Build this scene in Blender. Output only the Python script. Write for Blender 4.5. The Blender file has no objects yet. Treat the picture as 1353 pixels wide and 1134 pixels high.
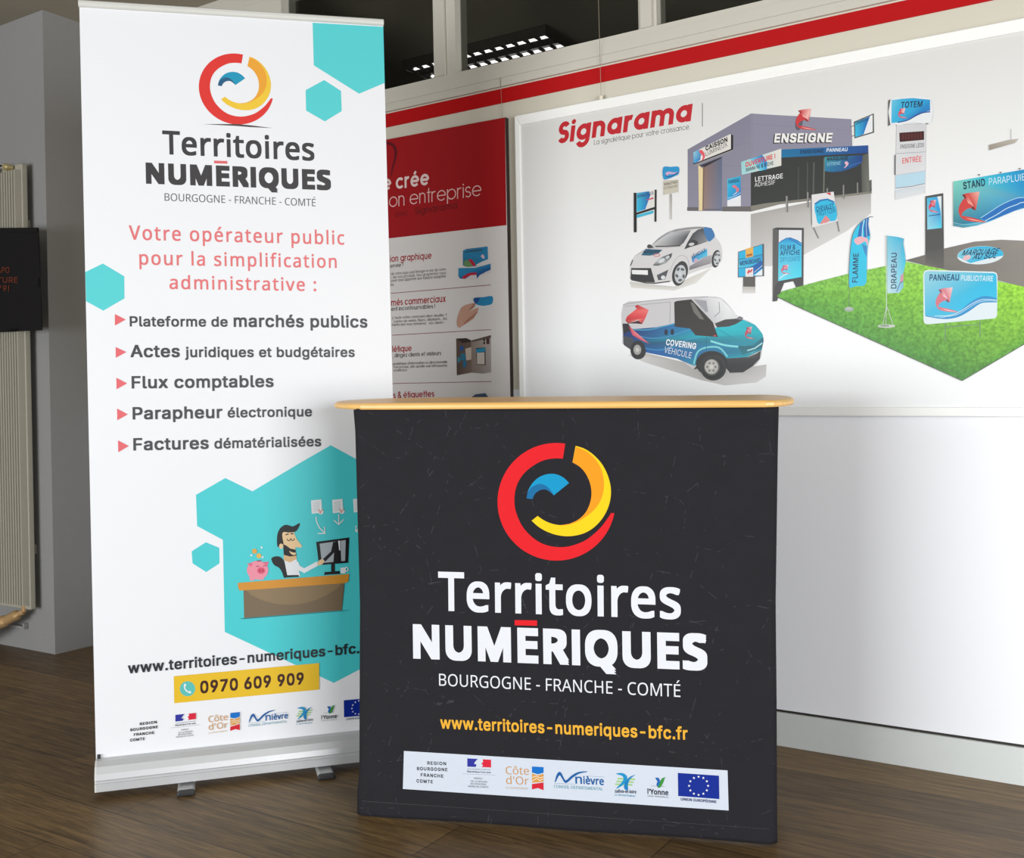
import bpy, bmesh, math, random
from mathutils import Vector, Matrix
from mathutils.geometry import tessellate_polygon, delaunay_2d_cdt

SC = bpy.context.scene
COL = SC.collection
random.seed(7)

# ------------------------------------------------------------------ camera
F, H, ROLL, CX, CY = 1355.0, 1.02, 0.02, 676.5, 536.0      # focal length and centre in photo pixels, eye height in metres
U0, R0, F0 = Vector((0, 0, 1)), Vector((1, 0, 0)), Vector((0, 1, 0))
CR = R0 * math.cos(ROLL) - U0 * math.sin(ROLL)
CU = R0 * math.sin(ROLL) + U0 * math.cos(ROLL)
EYE = Vector((0, 0, H))
cam = bpy.data.cameras.new('camera')
cam.sensor_fit = 'HORIZONTAL'
cam.sensor_width = 36.0
cam.lens = 36.0 * F / 1353.0
cam.shift_y = (CY - 567.0) / 1353.0
cam.clip_start = 0.05
cam_ob = bpy.data.objects.new('camera', cam)
COL.objects.link(cam_ob)
cam_ob.matrix_world = Matrix(((CR.x, CU.x, -F0.x, EYE.x), (CR.y, CU.y, -F0.y, EYE.y), (CR.z, CU.z, -F0.z, EYE.z), (0, 0, 0, 1)))
SC.camera = cam_ob

# ------------------------------------------------------------------ view, world, daylight
SC.view_settings.view_transform = 'Standard'
SC.view_settings.look = 'None'
SC.view_settings.gamma = 1.0
SC.view_settings.exposure = -0.06
world = bpy.data.worlds.new('world')
SC.world = world
world.use_nodes = True
bg = world.node_tree.nodes['Background']
bg.inputs['Color'].default_value = (0.90, 0.93, 1.0, 1)
bg.inputs['Strength'].default_value = 0.10

def area(name, loc, target, sx, sy, power, color):
    l = bpy.data.lights.new(name, 'AREA')
    l.shape, l.size, l.size_y, l.energy, l.color = 'RECTANGLE', sx, sy, power, color
    o = bpy.data.objects.new(name, l)
    COL.objects.link(o)
    o.location = loc
    o.rotation_euler = (Vector(target) - Vector(loc)).to_track_quat('-Z', 'Y').to_euler()
    return o

area('daylight_shopfront', (-3.8, -1.3, 0.85), (0.0, 3.2, 0.8), 3.4, 1.6, 235.0, (0.95, 0.98, 1.0))
area('daylight_right_window', (2.4, -2.0, 0.95), (0.4, 3.0, 0.8), 2.8, 1.7, 208.0, (0.96, 0.98, 1.0))

# ------------------------------------------------------------------ materials
def lin(c):
    c /= 255.0
    return c / 12.92 if c <= 0.04045 else ((c + 0.055) / 1.055) ** 2.4
def rgb(r, g, b, k=1.0):
    return (lin(r) * k, lin(g) * k, lin(b) * k, 1.0)

def material(name, color, rough=0.5, metal=0.0, noise=0.0, scale=40.0, bump=0.0, spec=0.5):
    m = bpy.data.materials.new(name)
    m.use_nodes = True
    nt = m.node_tree
    p = nt.nodes['Principled BSDF']
    p.inputs['Roughness'].default_value = rough
    p.inputs['Metallic'].default_value = metal
    p.inputs['Specular IOR Level'].default_value = spec
    tc = nt.nodes.new('ShaderNodeTexCoord')
    nz = nt.nodes.new('ShaderNodeTexNoise')
    nz.inputs['Scale'].default_value = scale
    nz.inputs['Detail'].default_value = 4.0
    nt.links.new(tc.outputs['Object'], nz.inputs['Vector'])
    mx = nt.nodes.new('ShaderNodeMix')
    mx.data_type = 'RGBA'
    mx.inputs['A'].default_value = tuple(c * (1 - noise) for c in color[:3]) + (1,)
    mx.inputs['B'].default_value = tuple(min(1, c * (1 + noise)) for c in color[:3]) + (1,)
    nt.links.new(nz.outputs['Fac'], mx.inputs['Factor'])
    nt.links.new(mx.outputs['Result'], p.inputs['Base Color'])
    if bump:
        b = nt.nodes.new('ShaderNodeBump')
        b.inputs['Strength'].default_value = bump
        b.inputs['Distance'].default_value = 0.002
        nt.links.new(nz.outputs['Fac'], b.inputs['Height'])
        nt.links.new(b.outputs['Normal'], p.inputs['Normal'])
    return m

def ink_material(name, rough):
    """printed colour comes from the print itself (colour attribute 'ink')"""
    m = bpy.data.materials.new(name)
    m.use_nodes = True
    nt = m.node_tree
    p = nt.nodes['Principled BSDF']
    p.inputs['Roughness'].default_value = rough
    p.inputs['Specular IOR Level'].default_value = 0.3
    a = nt.nodes.new('ShaderNodeAttribute')
    a.attribute_name = 'ink'
    tc = nt.nodes.new('ShaderNodeTexCoord')
    nz = nt.nodes.new('ShaderNodeTexNoise')
    nz.inputs['Scale'].default_value = 900.0
    nt.links.new(tc.outputs['Object'], nz.inputs['Vector'])
    mx = nt.nodes.new('ShaderNodeMix')
    mx.data_type = 'RGBA'
    mx.blend_type = 'MULTIPLY'
    mx.inputs['Factor'].default_value = 0.12
    nt.links.new(a.outputs['Color'], mx.inputs['A'])
    nt.links.new(nz.outputs['Fac'], mx.inputs['B'])
    nt.links.new(mx.outputs['Result'], p.inputs['Base Color'])
    return m

def floor_material():
    m = bpy.data.materials.new('oak_laminate')
    m.use_nodes = True
    nt = m.node_tree
    p = nt.nodes['Principled BSDF']
    tc = nt.nodes.new('ShaderNodeTexCoord')
    br = nt.nodes.new('ShaderNodeTexBrick')
    br.offset = 0.37
    br.inputs['Color1'].default_value = rgb(128, 103, 68)
    br.inputs['Color2'].default_value = rgb(101, 80, 51)
    br.inputs['Mortar'].default_value = rgb(45, 36, 27)
    br.inputs['Scale'].default_value = 1.0
    br.inputs['Mortar Size'].default_value = 0.0012
    br.inputs['Brick Width'].default_value = 1.28
    br.inputs['Row Height'].default_value = 0.19
    nt.links.new(tc.outputs['Object'], br.inputs['Vector'])
    mp = nt.nodes.new('ShaderNodeMapping')
    mp.inputs['Scale'].default_value = (2.2, 34.0, 1.0)
    nt.links.new(tc.outputs['Object'], mp.inputs['Vector'])
    nz = nt.nodes.new('ShaderNodeTexNoise')
    nz.inputs['Scale'].default_value = 2.2
    nz.inputs['Detail'].default_value = 8.0
    nz.inputs['Roughness'].default_value = 0.62
    nz.inputs['Distortion'].default_value = 0.7
    nt.links.new(mp.outputs['Vector'], nz.inputs['Vector'])
    rp = nt.nodes.new('ShaderNodeValToRGB')
    rp.color_ramp.elements[0].position = 0.30
    rp.color_ramp.elements[0].color = (0.42, 0.40, 0.38, 1)
    rp.color_ramp.elements[1].position = 0.70
    rp.color_ramp.elements[1].color = (1.30, 1.28, 1.22, 1)
    nt.links.new(nz.outputs['Fac'], rp.inputs['Fac'])
    mp2 = nt.nodes.new('ShaderNodeMapping')
    mp2.inputs['Scale'].default_value = (14.0, 260.0, 1.0)
    nt.links.new(tc.outputs['Object'], mp2.inputs['Vector'])
    fine = nt.nodes.new('ShaderNodeTexNoise')
    fine.inputs['Scale'].default_value = 1.0
    fine.inputs['Detail'].default_value = 5.0
    fine.inputs['Roughness'].default_value = 0.7
    nt.links.new(mp2.outputs['Vector'], fine.inputs['Vector'])
    fr = nt.nodes.new('ShaderNodeMapRange')
    fr.inputs['From Min'].default_value, fr.inputs['From Max'].default_value = 0.25, 0.75
    fr.inputs['To Min'].default_value, fr.inputs['To Max'].default_value = 0.55, 1.45
    nt.links.new(fine.outputs['Fac'], fr.inputs['Value'])
    gm = nt.nodes.new('ShaderNodeMix')
    gm.data_type = 'RGBA'
    gm.blend_type = 'MULTIPLY'
    gm.inputs['Factor'].default_value = 1.0
    nt.links.new(br.outputs['Color'], gm.inputs['A'])
    nt.links.new(fr.outputs['Result'], gm.inputs['B'])
    mx = nt.nodes.new('ShaderNodeMix')
    mx.data_type = 'RGBA'
    mx.blend_type = 'MULTIPLY'
    mx.inputs['Factor'].default_value = 1.0
    nt.links.new(gm.outputs['Result'], mx.inputs['A'])
    nt.links.new(rp.outputs['Color'], mx.inputs['B'])
    nt.links.new(mx.outputs['Result'], p.inputs['Base Color'])
    p.inputs['Roughness'].default_value = 0.42
    p.inputs['Specular IOR Level'].default_value = 0.28
    b = nt.nodes.new('ShaderNodeBump')
    b.inputs['Strength'].default_value = 0.15
    b.inputs['Distance'].default_value = 0.002
    nt.links.new(nz.outputs['Fac'], b.inputs['Height'])
    nt.links.new(b.outputs['Normal'], p.inputs['Normal'])
    return m

def wall_material(z_split):
    """warm grey paint above a painted line, white dado below"""
    m = material('wall_paint', (1, 1, 1, 1), 0.55)
    nt = m.node_tree
    p = nt.nodes['Principled BSDF']
    tc = nt.nodes.new('ShaderNodeTexCoord')
    sp = nt.nodes.new('ShaderNodeSeparateXYZ')
    nt.links.new(tc.outputs['Object'], sp.inputs['Vector'])
    gt = nt.nodes.new('ShaderNodeMath')
    gt.operation = 'GREATER_THAN'
    gt.inputs[1].default_value = z_split
    nt.links.new(sp.outputs['Z'], gt.inputs[0])
    mx = nt.nodes.new('ShaderNodeMix')
    mx.data_type = 'RGBA'
    mx.inputs['A'].default_value = rgb(240, 241, 245)
    mx.inputs['B'].default_value = rgb(204, 199, 183)
    nt.links.new(gt.outputs['Value'], mx.inputs['Factor'])
    nt.links.new(mx.outputs['Result'], p.inputs['Base Color'])
    return m

def glass_material():
    m = bpy.data.materials.new('window_glass')
    m.use_nodes = True
    nt = m.node_tree
    nt.nodes.remove(nt.nodes['Principled BSDF'])
    g = nt.nodes.new('ShaderNodeBsdfGlossy')
    g.inputs['Roughness'].default_value = 0.02
    t = nt.nodes.new('ShaderNodeBsdfTransparent')
    t.inputs['Color'].default_value = (0.86, 0.87, 0.85, 1)
    fr = nt.nodes.new('ShaderNodeFresnel')
    fr.inputs['IOR'].default_value = 1.25
    mx = nt.nodes.new('ShaderNodeMixShader')
    nt.links.new(fr.outputs['Fac'], mx.inputs['Fac'])
    nt.links.new(t.outputs['BSDF'], mx.inputs[1])
    nt.links.new(g.outputs['BSDF'], mx.inputs[2])
    nt.links.new(mx.outputs['Shader'], nt.nodes['Material Output'].inputs['Surface'])
    return m

# ------------------------------------------------------------------ geometry helpers
def ray(px, py):
    return F0 + CR * ((px - CX) / F) - CU * ((py - CY) / F)

class Plane:
    """a real flat surface: origin, unit axes in the surface, outward normal; px() finds where a sight line meets it"""
    def __init__(self, o, ex, ey=None, off=0.0):
        self.ex = Vector(ex).normalized()
        self.ey = Vector(ey).normalized() if ey is not None else Vector((0, 0, 1))
        n = self.ex.cross(self.ey).normalized()
        self.n = n
        self.o = Vector(o) + n * off
        self.layer = 0
    def hit(self, px, py):
        d = ray(px, py)
        t = (self.o - EYE).dot(self.n) / d.dot(self.n)
        return EYE + d * t
    def px(self, px, py):
        q = self.hit(px, py) - self.o
        return Vector((q.dot(self.ex), q.dot(self.ey)))
    def at(self, v, d=0.0):
        return self.o + self.ex * v[0] + self.ey * v[1] + self.n * d

def on_floor(px, py, z=0.0):
    d = ray(px, py)
    return EYE + d * ((z - H) / d.z)

WORLD = {}
def wm(o):
    return WORLD.get(o.name, Matrix.Identity(4)) if o else Matrix.Identity(4)

def thing(name, label, cat, loc, rotz=0.0, group=None):
    o = bpy.data.objects.new(name, None)
    COL.objects.link(o)
    o.empty_display_size = 0.1
    M = Matrix.Translation(Vector(loc)) @ Matrix.Rotation(rotz, 4, 'Z')
    o.matrix_world = M
    WORLD[o.name] = M
    o['label'] = label
    o['category'] = cat
    if group:
        o['group'] = group
    return o

def obj(name, bm, mats, parent=None, smooth=False, matrix=None, label=None):
    """link a bmesh (built in world coordinates) as one mesh object"""
    M = matrix if matrix is not None else wm(parent)
    bm.transform(M.inverted())
    me = bpy.data.meshes.new(name)
    bm.to_mesh(me)
    bm.free()
    for m in (mats if isinstance(mats, (list, tuple)) else [mats]):
        me.materials.append(m)
    if smooth:
        for p in me.polygons:
            p.use_smooth = True
    o = bpy.data.objects.new(name, me)
    COL.objects.link(o)
    if parent:
        o.parent = parent
        WORLD[o.name] = wm(parent)
    elif matrix is not None:
        o.matrix_world = M
        WORLD[o.name] = M
    if label:
        o['label'] = label
    return o

def struct(name, bm, mats, smooth=False, matrix=None):
    o = obj(name, bm, mats, None, smooth, matrix)
    o['kind'] = 'structure'
    return o

def hexa(bm, p, mat=0):
    """box from 8 corners: 4 bottom then 4 top, same turning"""
    v = [bm.verts.new(q) for q in p]
    fs = [(3, 2, 1, 0), (4, 5, 6, 7), (0, 1, 5, 4), (1, 2, 6, 5), (2, 3, 7, 6), (3, 0, 4, 7)]
    for f in fs:
        bm.faces.new([v[i] for i in f]).material_index = mat
    return v

def tube(bm, pts, r, seg=10, cap=True):
    pts = [Vector(p) for p in pts]
    rings = []
    up = Vector((0, 0, 1))
    for i, p in enumerate(pts):
        d = (pts[min(i + 1, len(pts) - 1)] - pts[max(i - 1, 0)]).normalized()
        a = d.cross(up if abs(d.z) < 0.95 else Vector((1, 0, 0))).normalized()
        b = a.cross(d).normalized()
        rr = r[i] if isinstance(r, (list, tuple)) else r
        rings.append([bm.verts.new(p + (a * math.cos(2 * math.pi * k / seg) + b * math.sin(2 * math.pi * k / seg)) * rr) for k in range(seg)])
    for A, B in zip(rings, rings[1:]):
        for k in range(seg):
            bm.faces.new((A[k], A[(k + 1) % seg], B[(k + 1) % seg], B[k]))
    if cap:
        bm.faces.new(rings[0][::-1])
        bm.faces.new(rings[-1])

def extrude_profile(bm, prof, a, b, ex, ey):
    """sweep a closed 2-D profile (ex, ey axes) from point a to point b"""
    A = [bm.verts.new(a + ex * x + ey * y) for x, y in prof]
    B = [bm.verts.new(b + ex * x + ey * y) for x, y in prof]
    n = len(prof)
    for i in range(n):
        bm.faces.new((A[i], A[(i + 1) % n], B[(i + 1) % n], B[i]))
    bm.faces.new(A[::-1])
    bm.faces.new(B)
    bmesh.ops.recalc_face_normals(bm, faces=bm.faces[:])

def bevel(o, w, seg=2):
    m = o.modifiers.new('bevel', 'BEVEL')
    m.width, m.segments, m.limit_method, m.angle_limit = w, seg, 'ANGLE', math.radians(40)

# ------------------------------------------------------------------ room frame: s along the right wall, d out of it, z up
A0 = on_floor(1027, 983.5)
T = (on_floor(1353, 1037) - A0)
T.z = 0
T.normalize()
N = Vector((0, 0, 1)).cross(T) * -1.0
if N.y > 0:
    N = -N
ROOM = Matrix(((T.x, -N.x, 0, A0.x), (T.y, -N.y, 0, A0.y), (0, 0, 1, 0), (0, 0, 0, 1)))
def R(s, d, z):
    return A0 + T * s + N * d + Vector((0, 0, z))
def wall_plane(d):
    return Plane(A0, T, None, d)          # normal of T x Z points into the room
def box(bm, s0, s1, d0, d1, z0, z1, mat=0):
    hexa(bm, [R(s0, d0, z0), R(s1, d0, z0), R(s1, d1, z0), R(s0, d1, z0), R(s0, d0, z1), R(s1, d0, z1), R(s1, d1, z1), R(s0, d1, z1)], mat)
def room_box(name, s0, s1, d0, d1, z0, z1, mat):
    bm = bmesh.new()
    box(bm, s0, s1, d0, d1, z0, z1)
    bmesh.ops.recalc_face_normals(bm, faces=bm.faces[:])
    return struct(name, bm, mat, matrix=ROOM)

# ================================================================== THE SETTING
WP = wall_plane(0.0)
M_white_metal = material('white_frame_metal', rgb(198, 194, 182), 0.45, noise=0.02)
M_wall = wall_material(1.075)
M_pillar = material('pillar_paint', rgb(150, 149, 148), 0.6, noise=0.03, scale=60)
M_red_trim = material('red_stripe_paint', rgb(178, 6, 12), 0.6, noise=0.04, spec=0.2)
M_ceiling = material('ceiling_paint', rgb(150, 142, 126), 0.7, noise=0.04)
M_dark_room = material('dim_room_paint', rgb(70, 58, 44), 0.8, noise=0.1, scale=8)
M_base = material('skirting_paint', rgb(206, 210, 208), 0.5, noise=0.03)
M_gap = material('dark_joint', rgb(40, 36, 30), 0.7)

pc = on_floor(73, 865)                                   # foot of the pillar's corner
PS, PD = (pc - A0).dot(T), (pc - A0).dot(N)
ZC = 2.743
S_R = 2.6
def wz(px, py):
    return WP.px(px, py).y
z_stripe0, z_stripe1 = wz(792, 109.7), wz(792, 89.5)
z_joint = wz(792, 74.8)
z_frame = wz(792, 59.5)
z_glass = wz(792, 50.7)
z_head = 2.735 - 0.055

bm = bmesh.new()
box(bm, -6.0, S_R + 0.6, -3.7, 9.0, -0.1, 0.0)
struct('floor', bm, floor_material(), matrix=ROOM)
room_box('ceiling', -6.0, S_R + 0.6, -3.7, 6.5, ZC, ZC + 0.1, M_ceiling)
room_box('wall_right', PS - 0.02, S_R, -0.12, 0.0, 0.0, z_stripe1 + 0.03, M_wall)
room_box('wall_left', -6.0, PS, -0.12, PD, 0.0, ZC, M_pillar)

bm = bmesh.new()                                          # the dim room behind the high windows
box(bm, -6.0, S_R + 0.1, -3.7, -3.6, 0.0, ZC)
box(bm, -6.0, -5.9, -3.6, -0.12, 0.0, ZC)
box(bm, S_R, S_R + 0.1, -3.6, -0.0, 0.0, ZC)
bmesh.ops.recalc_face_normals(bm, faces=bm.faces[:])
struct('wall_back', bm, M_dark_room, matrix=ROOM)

room_box('trim_1', PS, S_R, 0.0, 0.004, z_stripe0, z_stripe1, M_red_trim)
bm = bmesh.new()                                          # ledge board over the red stripe, with screw heads
box(bm, PS, S_R, -0.02, 0.012, z_stripe1 + 0.006, z_joint - 0.002)
for px, py in ((564, 113), (634, 116), (678, 107), (899, 60), (945, 50)):
    q = WP.px(px, py)
    tube(bm, [R(q.x, 0.0115, z_stripe1 + 0.018), R(q.x, 0.0135, z_stripe1 + 0.018)], 0.0026, 8)
bmesh.ops.recalc_face_normals(bm, faces=bm.faces[:])
struct('trim_2', bm, M_white_metal, matrix=ROOM)

# window band: sill rail, head rail, mullions; one object with a pane child per light
s_m = [WP.px(325, 20).x, WP.px(372, 20).x, WP.px(574, 97).x, WP.px(601, 90).x, WP.px(842, 38).x, WP.px(866, 33).x]
bm = bmesh.new()
box(bm, s_m[0], S_R, -0.09, 0.006, z_joint + 0.001, z_frame)
box(bm, s_m[0], S_R, -0.08, -0.004, z_frame, z_glass)
box(bm, s_m[0], S_R, -0.08, 0.004, z_head, ZC)
box(bm, s_m[0], s_m[1], -0.08, 0.002, z_glass, z_head)
box(bm, PS, s_m[0], -0.12, -0.0, z_joint, ZC)
mid = s_m[2] * 0.45 + s_m[3] * 0.55
box(bm, s_m[2], mid - 0.002, -0.08, 0.002, z_glass, z_head)
box(bm, mid + 0.002, s_m[3], -0.08, -0.006, z_glass, z_head)
box(bm, mid - 0.002, mid + 0.002, -0.08, -0.010, z_glass, z_head)
box(bm, s_m[4] + 0.012, s_m[5] - 0.012, -0.08, 0.002, z_glass, z_head)
box(bm, s_m[4], s_m[4] + 0.012, -0.08, -0.010, z_glass, z_head)
box(bm, s_m[5] - 0.012, s_m[5], -0.08, -0.010, z_glass, z_head)
bmesh.ops.recalc_face_normals(bm, faces=bm.faces[:])
win = struct('window_1', bm, M_white_metal, matrix=ROOM)
M_glass = glass_material()
for a, b in ((s_m[1], s_m[2]), (s_m[3], s_m[4]), (s_m[5], S_R)):
    bm = bmesh.new()
    box(bm, a - 0.004, b + 0.004, -0.046, -0.040, z_glass - 0.004, z_head + 0.004)
    bmesh.ops.recalc_face_normals(bm, faces=bm.faces[:])
    obj('pane', bm, M_glass, win)

zb = WP.px(1027, 938).y
bm = bmesh.new()
box(bm, PS, S_R, 0.0, 0.011, 0.0, zb - 0.004)
bmesh.ops.recalc_face_normals(bm, faces=bm.faces[:])
struct('baseboard_right', bm, M_base, matrix=ROOM)
room_box('trim_3', PS, S_R, 0.0, 0.002, zb - 0.004, zb + 0.002, M_gap)
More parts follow.
